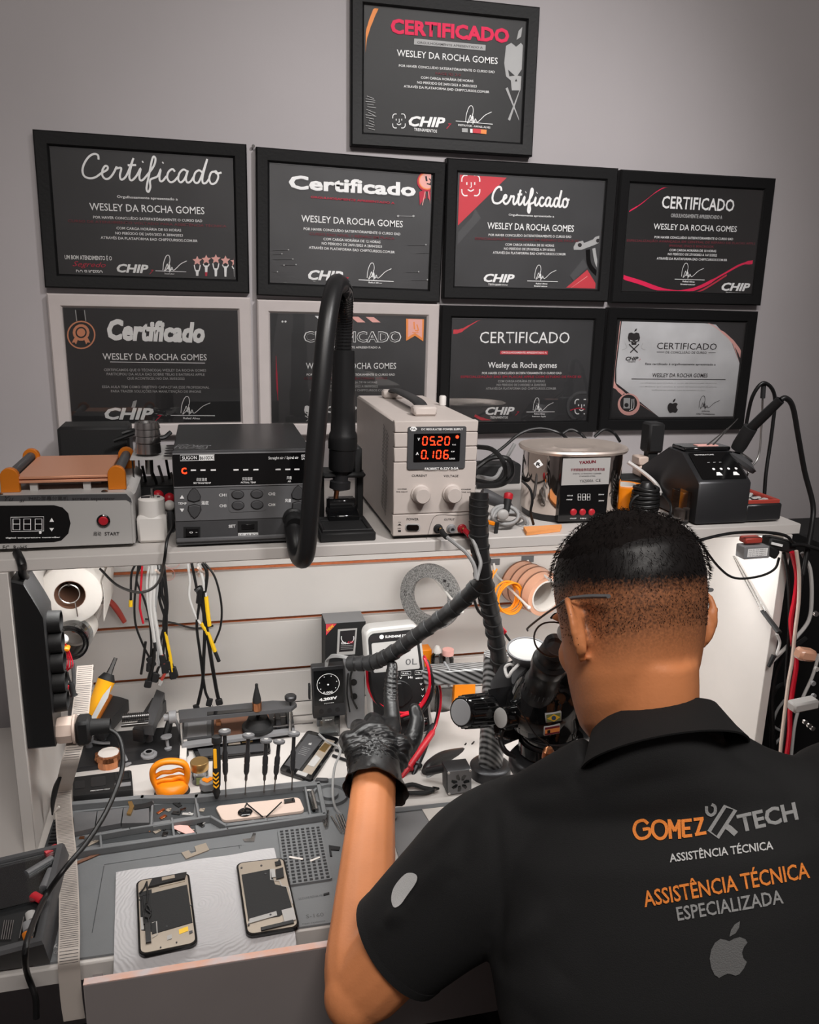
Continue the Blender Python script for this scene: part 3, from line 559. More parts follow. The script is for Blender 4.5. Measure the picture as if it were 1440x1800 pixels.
[B().box((x, y, ZS+.003), (.02, .02, .006)).obj('rubber_foot', 'rubber', S) for x in (x0+.02, x1-.02) for y in (yf+.03, yb-.03)]
# -- hot air station
yf = -.40; x0, x1 = X(306, 880, yf), X(549, 880, yf); z0, z1 = ZS+.004, Z(305, 793, yf); yb = -.15
S = thing('hot_air_station', 'dark grey hot air station with a black display and channel buttons', 'machine', ((x0+x1)/2, yf, ZS))
B().box(((x0+x1)/2, (yf+.004+yb)/2, (z0+z1)/2), (x1-x0-.002, yb-yf-.004, z1-z0), bev=.0015).obj('housing', 'gunmetal', S)
pf = YP(yf); MX, MZ = (x0+x1)/2, 0
def rect(pl, a, b_): p = [(a[0], a[1]), (b_[0], a[1]), (b_[0], b_[1]), (a[0], b_[1])]; return [pl.px(*q) for q in p]
B().prism(YP(yf+.004), rrect(x0, z0, x1, z1, .003), 0, .004, .001).obj('front_panel', 'dark_grey', S)
zs0, zs1 = Z(420, 852, yf), Z(420, 797, yf)
B().prism(pf, rrect(x0+.001, zs0, x1-.002, zs1, .001), 0, .002, .0005).obj('display', 'gloss_black', S)
B().use('mid_grey').box(((x0+x1)/2, yf-.0012, zs0-.001), (x1-x0-.002, .002, .0014)).box(((x0+x1)/2, yf-.0012, zs1+.001), (x1-x0-.002, .002, .0014)).obj('display_trim', None, S)
zm0 = Z(420, 912, yf)
B().prism(pf, rrect(x0+.001, zm0, x1-.002, zs0-.003, .001), 0, .0012).obj('button_field', 'grey_plastic', S)['label'] = 'lighter grey button field'
pt = YP(yf-.0024); b = B().use('ink_white')
b.ribbon(pt, pp(pt, [(317, 800), (377, 799), (377, 809), (317, 810)]), .0007, 0, 0, True).text(pt, 'SUGON', (320, 805), (346, 804), 6, bold=.02, h=.0001)
b.flat(pt, pp(pt, [(350, 800), (376, 800), (376, 809), (350, 809)]), 0).use('ink_dark').text(pt, '8610DX', (351, 805), (375, 804), 6, bold=.02, h=.0002).use('ink_white')
b.text(pt, 'Straight air / Spiral air', (472, 805), (525, 804), 5, bold=.02).text(pt, 'ESD', (530, 801), (541, 801), 4, bold=.03).text(pt, 'SAFE', (530, 806), (541, 806), 4, bold=.03)
for x in (340, 357, 375, 415, 432, 450, 489, 506, 522): y = 826.5-(x-340)*.008; b.flat(pt, pp(pt, [(x-4.5, y-1.2), (x+4.5, y-1.4), (x+4.5, y+1.2), (x-4.5, y+1.4)]))
b.text(pt, '设定温度', (345, 843), (364, 843), 4.5).text(pt, 'SETTING/TEMP', (340, 849), (371, 849), 3, bold=.02).text(pt, '实际温度', (426, 842), (444, 841.5), 4.5).text(pt, 'ACTUAL TEMP', (423, 848), (450, 848), 3, bold=.02).text(pt, '风量', (504, 840), (513, 840), 4.5).text(pt, 'AIR', (506, 846), (512, 846), 3, bold=.02)
b.use('led_red').text(pt, 'C', (319, 828), (328, 827), 11, bold=.03)
pt2 = YP(yf-.0016); b.use('ink_white')
for (s, l, r, h) in (('TEMP', (313, 885), (328, 885), 4), ('温度', (354, 884), (367, 884), 5), ('CH1', (385, 870), (398, 870), 5), ('CH3', (386, 889), (398, 889), 5), ('CH2', (472, 868), (484, 868), 5), ('CH4', (472, 887), (484, 887), 5), ('风量', (501, 880), (512, 880), 5)): b.text(pt2, s, l, r, h, bold=.02)
b.flat(pt2, pp(pt2, [(316, 876.5), (324, 876.5), (320, 870)])).flat(pt2, pp(pt2, [(316, 894), (324, 894), (320, 900)]))
pt3 = YP(yf-.0004); b.text(pt3, 'SET', (402, 925), (414, 924.5), 5, bold=.03).flat(pt3, pp(pt3, [(419, 937), (454, 936), (454, 942.5), (419, 943.5)])).use('ink_dark').text(pt3, 'C/F1 AIR IRON', (420, 940.2), (453, 939.4), 4, bold=.01, h=.0001)
pk = Plane((0, yf, z1+.0002), (1, 0, 0), (0, 1, 0)); b.use('mid_grey').text(pk, 'VGOMES', (308, 784), (367, 786), 8, px=True)
b.obj('printed_text', None, S, sharp=180)['label'] = 'panel lettering and dashes'
for (cx, cy, up) in ((341, 870, 1), (342, 899, -1), (524, 866, 1), (525, 894, -1)):
    s = up; P_ = [(cx-10, cy+9*s), (cx-11, cy+2*s), (cx-6, cy-7*s), (cx, cy-12*s), (cx+6, cy-7*s), (cx+11, cy+2*s), (cx+10, cy+9*s), (cx, cy+12*s)]
    B().use('ink_dark').prism(pt2, [pt2.px(*p) for p in [(cx+(x-cx)*1.12, cy+(y-cy)*1.12) for x, y in P_]], -.0003, 0).use('dark_grey').prism(pt2, [pt2.px(*p) for p in P_], 0, .002, .0008).obj('arrow_button', None, S)
for cx, cy in ((418, 869.5), (451.5, 868.5), (418.5, 888.5), (452, 887.5)):
    B().use('ink_dark').prism(pt2, [pt2.px(*p) for p in circ((cx, cy), 11.5, 20, 8)], -.0003, 0).use('dark_grey').prism(pt2, [pt2.px(*p) for p in circ((cx, cy), 10.3, 20, 7)], 0, .002, .001).obj('channel_button', None, S)
B().use('grey_plastic').ribbon(pt2, pp(pt2, [(404, 860), (463, 859), (466, 862), (467, 895), (463, 898), (406, 900), (403, 897), (402, 863)]), .0007, .0002, 0, True).obj('button_outline', None, S)
b = B().use('matte_black').prism(YP(yf), rect(YP(yf), (323, 926), (352, 944)), 0, .0015, .0005).use('gloss_black').prism(YP(yf-.0015), rect(YP(yf), (327, 928), (349, 942)), 0, .002, .0008).use('ink_white').text(YP(yf-.004), 'o -', (333, 935), (347, 935), 5)
b.obj('power_switch', None, S); B().use('matte_black').prism(YP(yf), rect(YP(yf), (418, 916), (453, 935)), 0, .0012, .0005).use('gloss_black').box((X(436, 925, yf), yf-.002, Z(436, 925, yf)), (.018, .002, .007), bev=.0005).obj('air_outlet', None, S)
B().box(((x0+x1)/2, yf-.002, z0+.008), (x1-x0-.001, .004, .006), bev=.0015).obj('base_rail', 'grey_plastic', S)
[B().box((x, y, ZS+.002), (.02, .02, .004)).obj('rubber_foot', 'rubber', S) for x in (x0+.02, x1-.02) for y in (yf+.03, yb-.03)]
# hot air gun + hose + holder
cn = aty(514, 918, yf)
H = thing('hot_air_gun', 'black hot air gun standing nose down, with a thick hose looping back to the station', 'tool', aty(600, 860, -.31))
def gl(prof, px0, py0, px1, py1, Y, mat, name, n=24):
    a, b_ = aty(px0, py0, Y), aty(px1, py1, Y); L = (b_-a).length
    return B().lathe([(r, h*L) for r, h in prof], a, b_-a, n).obj(name, mat, H)
gl([(.017, 0), (.017, .02), (.0175, .2), (.0185, .5), (.019, .75), (.0195, .93), (.022, .97), (.0225, 1)], 604, 615, 603, 768, -.31, 'black_plastic', 'grip')
gl([(.0225, 0), (.023, .1), (.0225, .35), (.021, .38), (.0205, .9), (.019, 1)], 603, 768, 600, 826, -.31, 'black_plastic', 'collar')
gl([(.012, 0), (.012, .55), (.0165, .6), (.0165, .9), (.006, 1)], 600, 822, 597, 862, -.31, 'gunmetal', 'heater_barrel')
gl([(.0055, 0), (.006, .5), (.004, .52), (.004, 1)], 594, 845, 590, 880, -.31, 'copper', 'nozzle')['label'] = 'coppery nozzle'
hp = [(603, 618, -.31), (605, 560, -.315), (605, 515, -.34), (598, 500, -.38), (588, 505, -.42), (575, 570, -.455), (562, 700, -.48), (549, 850, -.49), (541, 950, -.487), (534, 982, -.478), (524, 975, -.45), (518, 945, -.43), (515, 925, -.412)]
hs = B().tube([aty(*p) for p in hp], .0128, 16, sm=8).obj('air_hose', 'black_plastic', H, sharp=70)
b = B(); hh = smoothpts([aty(*p) for p in hp[:4]], 10)
for i in range(1, len(hh)-1): b.lathe([(.0134, -.0008), (.0134, .0008)], hh[i], hh[i+1]-hh[i], 14)
b.obj('hose_ridges', 'gloss_black', H)
B().lathe([(.016, 0), (.016, .004), (.0135, .006), (.0135, .016), (.0145, .018), (.013, .026)], aty(516, 910, yf)+Vector((0, .002, 0)), Vector((0, -1, -.25)), 20).obj('hose_plug', 'black_plastic', H)
K = thing('gun_holder', 'black plastic cradle with a square tray under the hot air gun', 'holder', atz(600, 945, ZS)+Vector((0, .05, 0)))
ya = atz(560, 955, ZS).y; xa, xb = X(558, 955, ya)+.004, X(661, 945, ya)
base = B().box(((xa+xb)/2, ya+.05, ZS+.007), (xb-xa, .10, .014), bev=.002); base.obj('base', 'matte_black', K)
b = B(); pl = ZP(ZS+.014)
frame2(b, pl, xa+.004, ya+.004, xb-.004, ya+.075, .006, 0, .004, .001); b.obj('tray_rim', 'black_plastic', K)
zc = Z(600, 828, -.30); xc = X(600, 828, -.31)
b = B().box((xc+.033, -.285, (ZS+zc)/2), (.011, .02, zc-ZS), bev=.002).box((xc+.004, -.29, zc-.004), (.068, .055, .008), bev=.003).box((xc+.026, -.295, zc+.018), (.015, .03, .045), bev=.004).box((xc-.028, -.28, (ZS+zc)/2), (.008, .02, zc-ZS), bev=.002)
b.obj('post', 'matte_black', K)
b = B().box((xc, -.325, Z(600, 905, -.325)+.002), (.05, .03, .012), RX(.4), .002).box((xc, -.31, ZS+.03), (.045, .022, .03), bev=.003); b.obj('nozzle_seat', 'gloss_black', K)
# -- power supply
yf = -.409; x0, x1 = X(691, 900, yf), X(833, 900, yf)+.001; z0, z1 = ZS+.006, Z(698, 740, yf); yb = -.085
S = thing('power_supply', 'beige bench power supply showing red voltage and current digits', 'power supply', ((x0+x1)/2, yf, ZS))
B().box(((x0+x1)/2, (yf+.012+yb)/2, (z0+z1)/2), (x1-x0-.002, yb-yf-.012, z1-z0-.001), bev=.003).obj('housing', 'beige', S)
pf = YP(yf); w = x1-x0
zl = [z0, Z(695, 905, yf), Z(695, 813, yf), Z(695, 787, yf), Z(695, 761, yf), z1]
b = B()
for i in range(5): b.box(((x0+x1)/2, yf+.007, (zl[i]+zl[i+1])/2), (w, .014, zl[i+1]-zl[i]-.0008), bev=.0012)
b.obj('front_panel', 'beige', S)
B().use('dark_grey').prism(pf, rrect(*pf.px(715, 826), *pf.px(820, 749), .003), 0, .002, .0008).use('screen_black').prism(YP(yf-.002), rrect(*pf.px(726, 812), *pf.px(809, 761), .001), 0, .0006).obj('display', None, S)
pt = YP(yf-.003)
SEG = {'0': 'abcdef', '1': 'bc', '2': 'abged', '5': 'afgcd', '6': 'afgedc', '.': ''}
def digit(b, pl, x, y, w, h, ch):
    L = {'a': ((.18, 1), (.92, 1)), 'b': ((1, .93), (.95, .56)), 'c': ((.93, .44), (.88, .07)), 'd': ((.05, 0), (.8, 0)), 'e': ((.0, .07), (.05, .44)), 'f': ((.07, .56), (.12, .93)), 'g': ((.1, .5), (.88, .5))}
    for s in SEG[ch]: (a, c), (d, e) = L[s]; b.ribbon(pl, [pl.px(x+w*a, y-h*c), pl.px(x+w*d, y-h*e)], .0016, 0, 0)
b = B().use('led_red')
for i, ch in enumerate('0520'): digit(b, pt, 743+i*13, 782, 8.5, 14, ch)
for i, ch in enumerate('0106'): digit(b, pt, 741+i*13, 806, 8.5, 14, ch)
for x, y in ((765, 782), (752, 806)): b.flat(pt, pp(pt, circ((x, y), 1.3, 8)))
b.flat(pt, pp(pt, circ((804, 768), 3, 10))); b.obj('digits', None, S, sharp=180)['label'] = 'glowing red digits'
b = B().use('ink_white'); pt = YP(yf-.0026)
b.text(pt, 'DC REGULATED POWER SUPPLY', (741, 754.5), (814, 754.5), 3.5, bold=.03).text(pt, 'FA3005T 0-32V 0-5A', (747, 824), (806, 823), 4.5, bold=.03).text(pt, 'V', (734, 772), (738, 772), 5, bold=.03, h=.0006).text(pt, 'A', (731, 797), (736, 797), 5, bold=.03, h=.0006)
b.flat(pt, pp(pt, circ((727, 754), 6.5, 6, 4.5))).text(pt, 'c.c', (795, 781), (801, 781), 3, bold=.03, h=.0006).text(pt, 'c.v', (793, 793), (799, 793), 3, bold=.03, h=.0006).text(pt, 'LOCK', (790, 806), (800, 806), 2.6, bold=.03, h=.0006)
b.use('ink_dark').text(pt, 'FA', (723, 754), (731, 754), 4, bold=.02, h=.0001); pt = YP(yf-.0004)
for s, l, r, h in (('CURRENT', (724, 836), (751, 836), 4), ('VOLTAGE', (780, 836.5), (806, 836.5), 4), ('POWER', (715, 912.5), (736, 912.5), 4), ('OUTPUT', (781, 913), (799, 913), 3.5), ('ON', (700, 918), (705, 918), 2), ('OFF', (699, 929), (705, 929), 2), ('COARSE', (699, 859.5), (715, 859.5), 2), ('FINE ADJUST', (697, 864.5), (717, 864.5), 2), ('COARSE', (811, 860), (828, 860), 2), ('FINE ADJ', (811, 865), (828, 865), 2)): b.text(pt, s, l, r, h, bold=.01)
b.flat(pt, pp(pt, [(699, 923.5), (706, 923.5), (702.5, 920.5)])).flat(pt, pp(pt, [(700, 935), (705, 935), (705, 932), (700, 932)]))
b.ribbon(pt, pp(pt, [(750, 948), (760, 914), (772, 905), (800, 906), (828, 904)]), .0005, 0, 3); b.obj('printed_text', None, S, sharp=180)['label'] = 'panel lettering'
for cx, cy in ((739, 865), (794, 864)):
    q = aty(cx, cy+3, yf); B().lathe([(.0145, 0), (.0145, .003), (.0125, .004), (.0118, .016), (.0105, .0175)], q, (0, -1, 0), 28).obj('knob', 'beige', S)
B().use('light_grey').prism(pf, [pf.px(*p) for p in rrect(712, 920, 739, 934, 6)], 0, .0012, .0004).use('gloss_black').prism(pf, [pf.px(*p) for p in rrect(714, 922, 736, 932, 4)], .0012, .003, .0005).obj('power_button', None, S)
for (cx, mt, lab) in ((770, 'matte_black', None), (793, 'mid_grey', None), (812, 'red_plastic', 'red binding post')):
    q = aty(cx, 929, yf); o = B().use(mt).lathe([(.0072, 0), (.0072, .002), (.0055, .003), (.005, .009), (.003, .009), (.003, .003)], q, (0, -1, 0), 18).obj('binding_post', None, S)
    if lab: o['label'] = lab
# handle on top
hb = ZP(z1); xh = (x0+x1)/2-.005
[B().box((xh, y, z1+.007), (.036, .026, .014), bev=.003).obj('handle_end', 'beige', S) for y in (yf+.06, yb-.04)]
B().tube([(xh, yf+.07, z1+.01), (xh, yf+.10, z1+.016), (xh, (yf+yb)/2+.01, z1+.0175), (xh, yb-.07, z1+.016), (xh, yb-.045, z1+.011)], .011, 12, sm=4, flat=.4).obj('carry_strap', 'rubber', S)
q = atz(778, 712, z1); B().lathe([(.006, 0), (.006, .014), (.0045, .016)], q, (0, 0, 1), 16).obj('top_peg', 'white_plastic', S)
b = B(); pside = Plane((x0-.0002, 0, 0), (0, -1, 0), (0, 0, 1))
for (zt, n_, yy) in ((z1-.03, 11, 0), (z0+.075, 11, 0)):
    for j in range(2):
        for i in range(n_): y = yf+.04+j*.022+.001*i; z = zt-i*.0055+j*.006; b.ribbon(pside, [(-(y), z), (-(y+.016), z+.008)], .0016, .0001, 0)
b.obj('vent_slots', 'ink_dark', S, sharp=180)
B().box(((x0+x1)/2, (yf+yb)/2, ZS+.003), (w-.01, yb-yf-.02, .006)).obj('base_foot', 'rubber', S)
# lead pair plugged into the posts, running down to the tweezers cable wrap
for pts, cap_, lab, nm in (([(774, 929), (781, 940), (800, 955), (820, 972), (832, 990), (836, 1005), (836, 1018)], 'matte_black', 'grey lead with a black plug tip, in the left output post', None), ([(814, 929), (823, 938), (832, 950), (840, 972), (845, 990), (841, 1008), (838, 1020)], 'red_wire', 'grey lead with a red plug tip, in the right output post', None)):
    Y_ = [-.418, -.43, -.45, -.46, -.47, -.475, -.48]; P3 = [aty(p[0], p[1], y) for p, y in zip(pts, Y_)]
    L_ = thing('test_lead', lab, 'cable', P3[0]); sm_ = smoothpts(P3, 6)
    B().tube(sm_[6:], .003, 8).obj('cord', 'grey_wire', L_); B().tube(sm_[2:9], .0044, 10).obj('plug_sleeve', cap_, L_); B().tube([P3[0], sm_[2]], .002, 8).obj('plug_pin', 'brass', L_)
# -- ultrasonic cleaner
cy = -.292; zt = Z(1008, 782, cy); cx = X(1008, 782, cy)
U = thing('ultrasonic_cleaner', 'polished steel oval ultrasonic cleaner with a black panel and three red buttons', 'machine', (cx, cy, ZS))
def oval(z, rx, ry, n=64, e=2.5):
    o = []
    for i in range(n):
        t = 2*PI*i/n; c, s = math.cos(t), math.sin(t)
        o.append(Vector((cx+rx*math.copysign(abs(c)**(2/e), c), cy+ry*math.copysign(abs(s)**(2/e), s), z)))
    return o
RXX, RYY = .083, .066
B().rings([oval(ZS+.012, RXX-.001, RYY-.001), oval(ZS+.014, RXX, RYY), oval(zt-.006, RXX, RYY), oval(zt-.006, RXX-.003, RYY-.003), oval(ZS+.03, RXX-.003, RYY-.003)], cap=True).obj('tub', 'polished_steel', U)
B().rings([oval(ZS, RXX-.004, RYY-.004), oval(ZS+.013, RXX-.002, RYY-.002)]).obj('base', 'black_plastic', U)
B().rings([oval(zt-.007, RXX+.006, RYY+.006), oval(zt-.003, RXX+.008, RYY+.008), oval(zt, RXX+.006, RYY+.006), oval(zt-.001, RXX-.008, RYY-.008), oval(zt-.006, RXX-.014, RYY-.014), oval(zt-.006, RXX-.045, RYY-.04), oval(zt-.0025, RXX-.05, RYY-.044), oval(zt-.0045, RXX-.06, RYY-.052)], cap=True).obj('lid', 'satin_steel', U)
pu = YP(cy-RYY-.0035); xa, zb_ = pu.px(981, 917); xb_, zt_ = pu.px(1075, 803); zm = pu.px(1028, 852)[1]
B().box(((xa+xb_)/2, cy-RYY+.004, (zb_+zt_)/2), (xb_-xa, .015, zt_-zb_), bev=.0008).use('gloss_black').obj('panel_box', 'gloss_black', U)
B().use('light_grey').flat(pu, [(xa+.001, zm), (xb_-.001, zm), (xb_-.001, zt_-.001), (xa+.001, zt_-.001)], .0004).obj('label_plate', None, U, sharp=180)
b = B().use('ink_darkred').text(pu, 'YAXUN', (1018, 813), (1047, 811), 5, bold=.04, h=.0007).text(pu, '不锈钢智能数码超声波清洗器', (1003, 826), (1063, 825), 4, bold=.01, h=.0007).use('ink_dark').text(pu, 'DIGITAL ULTRASONIC CLEANER', (1007, 832.5), (1057, 832), 2.4, h=.0007).text(pu, 'STAINLESS STEEL', (1018, 837), (1047, 836.5), 2, h=.0007).text(pu, 'YX2000A', (1019, 845.5), (1043, 844.5), 5, h=.0007).text(pu, 'CE', (1047, 844), (1056, 844), 5, h=.0007)
b.use('ink_white')
for i in range(3):
    x = 1016+i*8; b.ribbon(pu, pp(pu, [(x, 868), (x+5, 868), (x+5, 879), (x, 879)]), .0007, .0007, 0, True).ribbon(pu, pp(pu, [(x, 873.5), (x+5, 873.5)]), .0007, .0007, 0)
for s, x, y in (('HOUR', 997, 871), ('POWER', 996, 878), ('50W', 1052, 869), ('30W', 1052, 880), ('ON/OFF', 1002, 911), ('MIN', 1020, 911), ('SET', 1036, 911)): b.text(pu, s, (x, y), (x+10 if s != 'ON/OFF' else x+11, y), 2.4, h=.0007)
b.obj('printed_text', None, U, sharp=180)['label'] = 'panel lettering'
for i in range(3): q = aty(1008+i*16, 900, cy-RYY-.0035); B().lathe([(.0058, 0), (.0056, .0015), (.004, .0028)], q, (0, -1, 0), 18).obj('push_button', 'red_plastic', U)['label'] = 'round red button'
ps = Plane(Vector((cx-.046, cy-RYY-.0014, 0)), Vector((1, -.12, 0)), (0, 0, 1)); b = B().use('ink_white').flat(ps, [ps.px(*p) for p in [(938, 815), (948, 807), (955, 817), (945, 823)]], .0004).use('ink_dark').text(ps, 'R', (943, 815), (950, 816), 6, bold=.04, h=.0008); b.obj('sticker', None, U, sharp=180)
# orange sponge
q0 = [atz(*p, ZS) for p in ((925, 942), (985, 935), (988, 928), (920, 932))]
tag(B().rings([[v+Vector((0, 0, .0005)) for v in q0], [v+Vector((random.uniform(-.002, .002), 0, .006)) for v in q0]]).obj('folded_cloth', C('cloth_orange', (238, 160, 96), .9, bump=.5, bscale=60).name), 'folded orange cloth peeking from under the steel cleaner', 'cloth')
# -- soldering station
yf = -.402; pf = YP(yf); x0, z0 = pf.px(1222, 924); x1 = pf.px(1312, 922)[0]; zt = Z(1265, 846, yf); z0 = ZS+.003
S = thing('soldering_station', 'dark soldering station with a sloped touch panel and a red sponge tray', 'machine', ((x0+x1)/2, yf, ZS))
ps = Plane((x0, 0, 0), (0, -1, 0), (0, 0, 1))
yt = atz(1255, 797, zt+.035).y; yr = yf+.19
side = [(-yf, z0), (-yf, zt-.004), (-yf-.004, zt), (-(yt), zt+.038), (-(yt+.045), zt+.04), (-yr, zt-.01), (-yr, z0)]
b = B(); rs = []
for x, ins in ((x0, .002), (x0+.003, 0), (x1-.003, 0), (x1, .002)):
    c_ = Vector((-(yf+yr)/2, (z0+zt)/2)); rs.append([Vector((x, -(y+(c_[0]-y)*ins*10), z+(c_[1]-z)*ins*10)) for y, z in side])
b.rings(rs).obj('housing', 'gunmetal', S)
A_ = Vector((x0+.008, yf+.006, zt+.0015)); B__ = Vector((x1-.006, yf+.006, zt+.0015)); Cc = Vector((x0+.008, yt-.004, zt+.037))
pn = Plane(A_, B__-A_, Cc-A_); W_, H_ = (B__-A_).length, (Cc-A_).length
B().prism(pn, rrect(0, 0, W_, H_, .002), 0, .0016, .0005).obj('touch_panel', 'gloss_black', S)
b = B().use('ink_white').text(pn, 'TEMPERATURE', (.008, H_*.9), (.045, H_*.9), .0028, px=False, h=.002)
for i in range(4): b.flat(pn, [(W_*(.36+.17*i)+dx_, H_*.36+dy_) for dx_, dy_ in circ((0, 0), .0026, 8)], .002)
b.text(pn, '- - -', (W_*.3, H_*.62), (W_*.62, H_*.62), .004, px=False, h=.002)
for i in (.42, .8): b.flat(pn, [(W_*i-.006, H_*.12), (W_*i+.006, H_*.12), (W_*i+.003, H_*.24), (W_*i-.003, H_*.24)], .002)
b.obj('panel_marks', None, S, sharp=180)
b = B().box(((x0+x1)/2, yt+.022, zt+.0425), (x1-x0-.008, .042, .007), bev=.002); b.obj('tip_rack', 'gloss_black', S)
B().box(((x0+x1)/2+.006, yt+.018, zt+.0465), (.04, .014, .001)).obj('tip_label', 'ink_rose', S)
for i, (dx_, dz_) in enumerate(((.0, .02), (.012, .05))): a = Vector((x1-.045+dx_, yt+.015, zt+.044)); B().cyl(a, a+Vector((.045, .0, .028+dz_*.4)), .0014, .0007, 8).obj('soldering_tip', 'dark_steel', S)
tx1 = pf.px(1368, 922)[0]+.002; zr = Z(1340, 886, yf)
B().box(((x1+tx1)/2-.001, yf+.055, (z0+zr)/2), (tx1-x1+.006, .11, zr-z0), bev=.003).obj('tray_base', 'gunmetal', S)
b = B(); frame2(b, ZP(zr), x1+.001, yf+.004, tx1-.002, yf+.105, .008, 0, .006, .001); b.obj('tray_frame', 'dark_red', S)['label'] = 'dark red tray frame'
b = B()
for i in range(40): b.ell((x1+.012+random.random()*(tx1-x1-.024), yf+.018+random.random()*.07, zr+.001), (.005, .005, .0025), n=7, m=4)
tag(b.obj('solder_wool', 'light_grey', S), kind='stuff')
xs_ = x1+.012
b = B().lathe([(.03, 0), (.032, .006), (.02, .012), (.017, .014)], Vector((xs_, yt+.0, zt+.016)), Vector((.5, -.1, .8)), 24); b.obj('holder_cup', 'dark_grey', S)
B().lathe([(.0165, 0), (.0185, .002), (.0165, .004)], Vector((xs_, yt+.0, zt+.016))+Vector((.5, -.1, .8)).normalized()*.014, Vector((.5, -.1, .8)), 24).obj('holder_ring', 'steel', S)
I_ = thing('soldering_iron', 'black soldering iron handle parked in its cup, with a cable arching down to the right', 'tool', aty(1290, 795, -.33))
a, m_, e_ = aty(1296, 790, -.345), aty(1316, 757, -.36), aty(1372, 703, -.40)
B().lathe([(.011, 0), (.0125, .01), (.012, .045)], a, m_-a, 20).obj('grip', 'rubber', I_)
B().tube([m_, m_.lerp(e_, .5), e_], [.0085, .0085, .0075], 14).obj('handle', 'black_plastic', I_)
B().tube([e_]+[aty(*p) for p in ((1382, 700, -.40), (1394, 716, -.40), (1404, 770, -.40), (1415, 830, -.40), (1429, 885, -.41), (1428, 920, -.42), (1420, 965, -.43), (1412, 1010, -.44))], .0045, 10, sm=6).obj('cord', 'black_wire', I_)
q = [aty(1343, 672, -.31), aty(1341, 700, -.31), aty(1339, 745, -.31), aty(1334, 800, -.32), aty(1318, 826, -.33), aty(1308, 850, -.34)]
R_ = thing('cable_stand', 'thin chrome rod stand with a black sleeve on top, holding up a cable', 'stand', q[-1]); B().tube(q, .0018, 8, sm=5).obj('rod', 'steel', R_); B().cyl(q[0], q[1], .0042, .0042, 12).obj('sleeve', 'rubber', R_)
tag(B().tube([aty(*p) for p in ((1306, 790, -.30), (1314, 735, -.30), (1324, 695, -.31), (1343, 673, -.315), (1362, 696, -.31), (1357, 760, -.31), (1347, 830, -.32), (1343, 885, -.33))], .0033, 10, sm=6).obj('cable', 'black_wire'), 'black cable draped over the thin chrome rod stand', 'cable')
# -- power strip behind and what is plugged in
S = thing('power_strip', 'black power strip with a red pilot lamp, behind the soldering station', 'power strip', (X(1140, 855, -.2), -.2, ZS))
xa = X(1100, 850, -.2); B().box((xa+.06, -.19, ZS+.02), (.19, .05, .04), bev=.003).obj('body', 'matte_black', S); q = aty(1154, 816, -.21); B().lathe([(.004, 0), (.003, .004)], (q.x, -.205, ZS+.04), (0, 0, 1), 12).obj('pilot_lamp', 'led_red', S)
q = Vector((X(1140, 815, -.19), -.19, ZS+.04))
o = B().box(q+Vector((0, 0, .011)), (.05, .03, .022), bev=.003).box(q+Vector((-.018, 0, .03)), (.02, .03, .016), bev=.002).obj('plug_adapter', 'warm_white'); tag(o, 'cream plug adapter on the black power strip', 'adapter')
zt2 = Z(1150, 742, -.19); o = B().box((q.x+.003, -.19, (ZS+.085+zt2)/2), (.032, .034, zt2-ZS-.085), bev=.004).box((q.x+.003, -.19, ZS+.072), (.02, .02, .03), bev=.002).obj('black_plug', 'matte_black'); tag(o, 'square black charger standing upright on the cream adapter', 'charger')
a = q+Vector((.028, -.005, .012)); o = B().lathe([(.009, 0), (.012, .004), (.012, .03), (.007, .045)], a, (.9, -.1, -.1), 14).obj('cord_plug', 'rubber'); tag(o, 'ribbed black cord plug in the side of the cream adapter', 'plug')
tag(B().tube([aty(*p) for p in ((1104, 812, -.25), (1125, 826, -.26), (1145, 842, -.27), (1156, 854, -.28), (1162, 868, -.30))], .0035, 8, sm=5).obj('white_cable', 'white_wire'), 'short white cable crossing in front of the power strip', 'cable')
# rolls of tape and coils right of the cleaner
def taperoll(px_, py_, y, R1, R2, w_, lab, tiltx=0):
    c_ = aty(px_, py_, y); c_.z = ZS; T_ = thing('tape_roll', lab, 'tape roll', c_)
    B().lathe([(R2, 0), (R1, 0), (R1, w_), (R2, w_)], c_, (0, 0, 1), 32, closed=True).obj('tape', 'orange_plastic', T_); B().lathe([(R2-.002, .0002), (R2, .0002), (R2, w_+.001), (R2-.002, w_+.001)], c_, (0, 0, 1), 28, closed=True).obj('core', 'paper', T_)
taperoll(1096, 890, -.27, .034, .02, .042, 'orange tape roll lying flat just right of the steel cleaner')
taperoll(1182, 885, -.24, .042, .024, .040, 'wide orange tape roll lying flat behind the black cable coil')
c_ = atz(1147, 918, ZS); c_.y += .03; T_ = thing('cable_coil', 'black coiled cable bundle standing between the orange tape rolls', 'cable', c_)
b = B()
for i in range(8): b.tube([c_+Vector(((.022-.001*abs(i-3.5))*math.cos(t), (.022)*math.sin(t), .004+i*.0068+.001*math.sin(t*2+i))) for t in [2*PI*j/18 for j in range(18)]], .0036, 8, closed=True)
b.obj('coil', 'black_wire', T_, sharp=80)
B().lathe([(.012, 0), (.014, .01), (.014, .052), (.008, .062)], c_, (0, 0, 1), 14).obj('plug_body', 'black_plastic', T_)
B().tube([aty(*p) for p in ((1115, 905, -.35), (1108, 890, -.35), (1115, 875, -.35), (1128, 868, -.35))], .0025, 7, sm=4).tube([aty(*p) for p in ((1165, 868, -.36), (1178, 885, -.36), (1178, 905, -.37), (1168, 918, -.385))], .0025, 7, sm=4).obj('loose_loops', 'black_wire', T_)
pf = YP(-.39); x0, z_ = pf.px(1196, 925); x1, zt = pf.px(1217, 866)
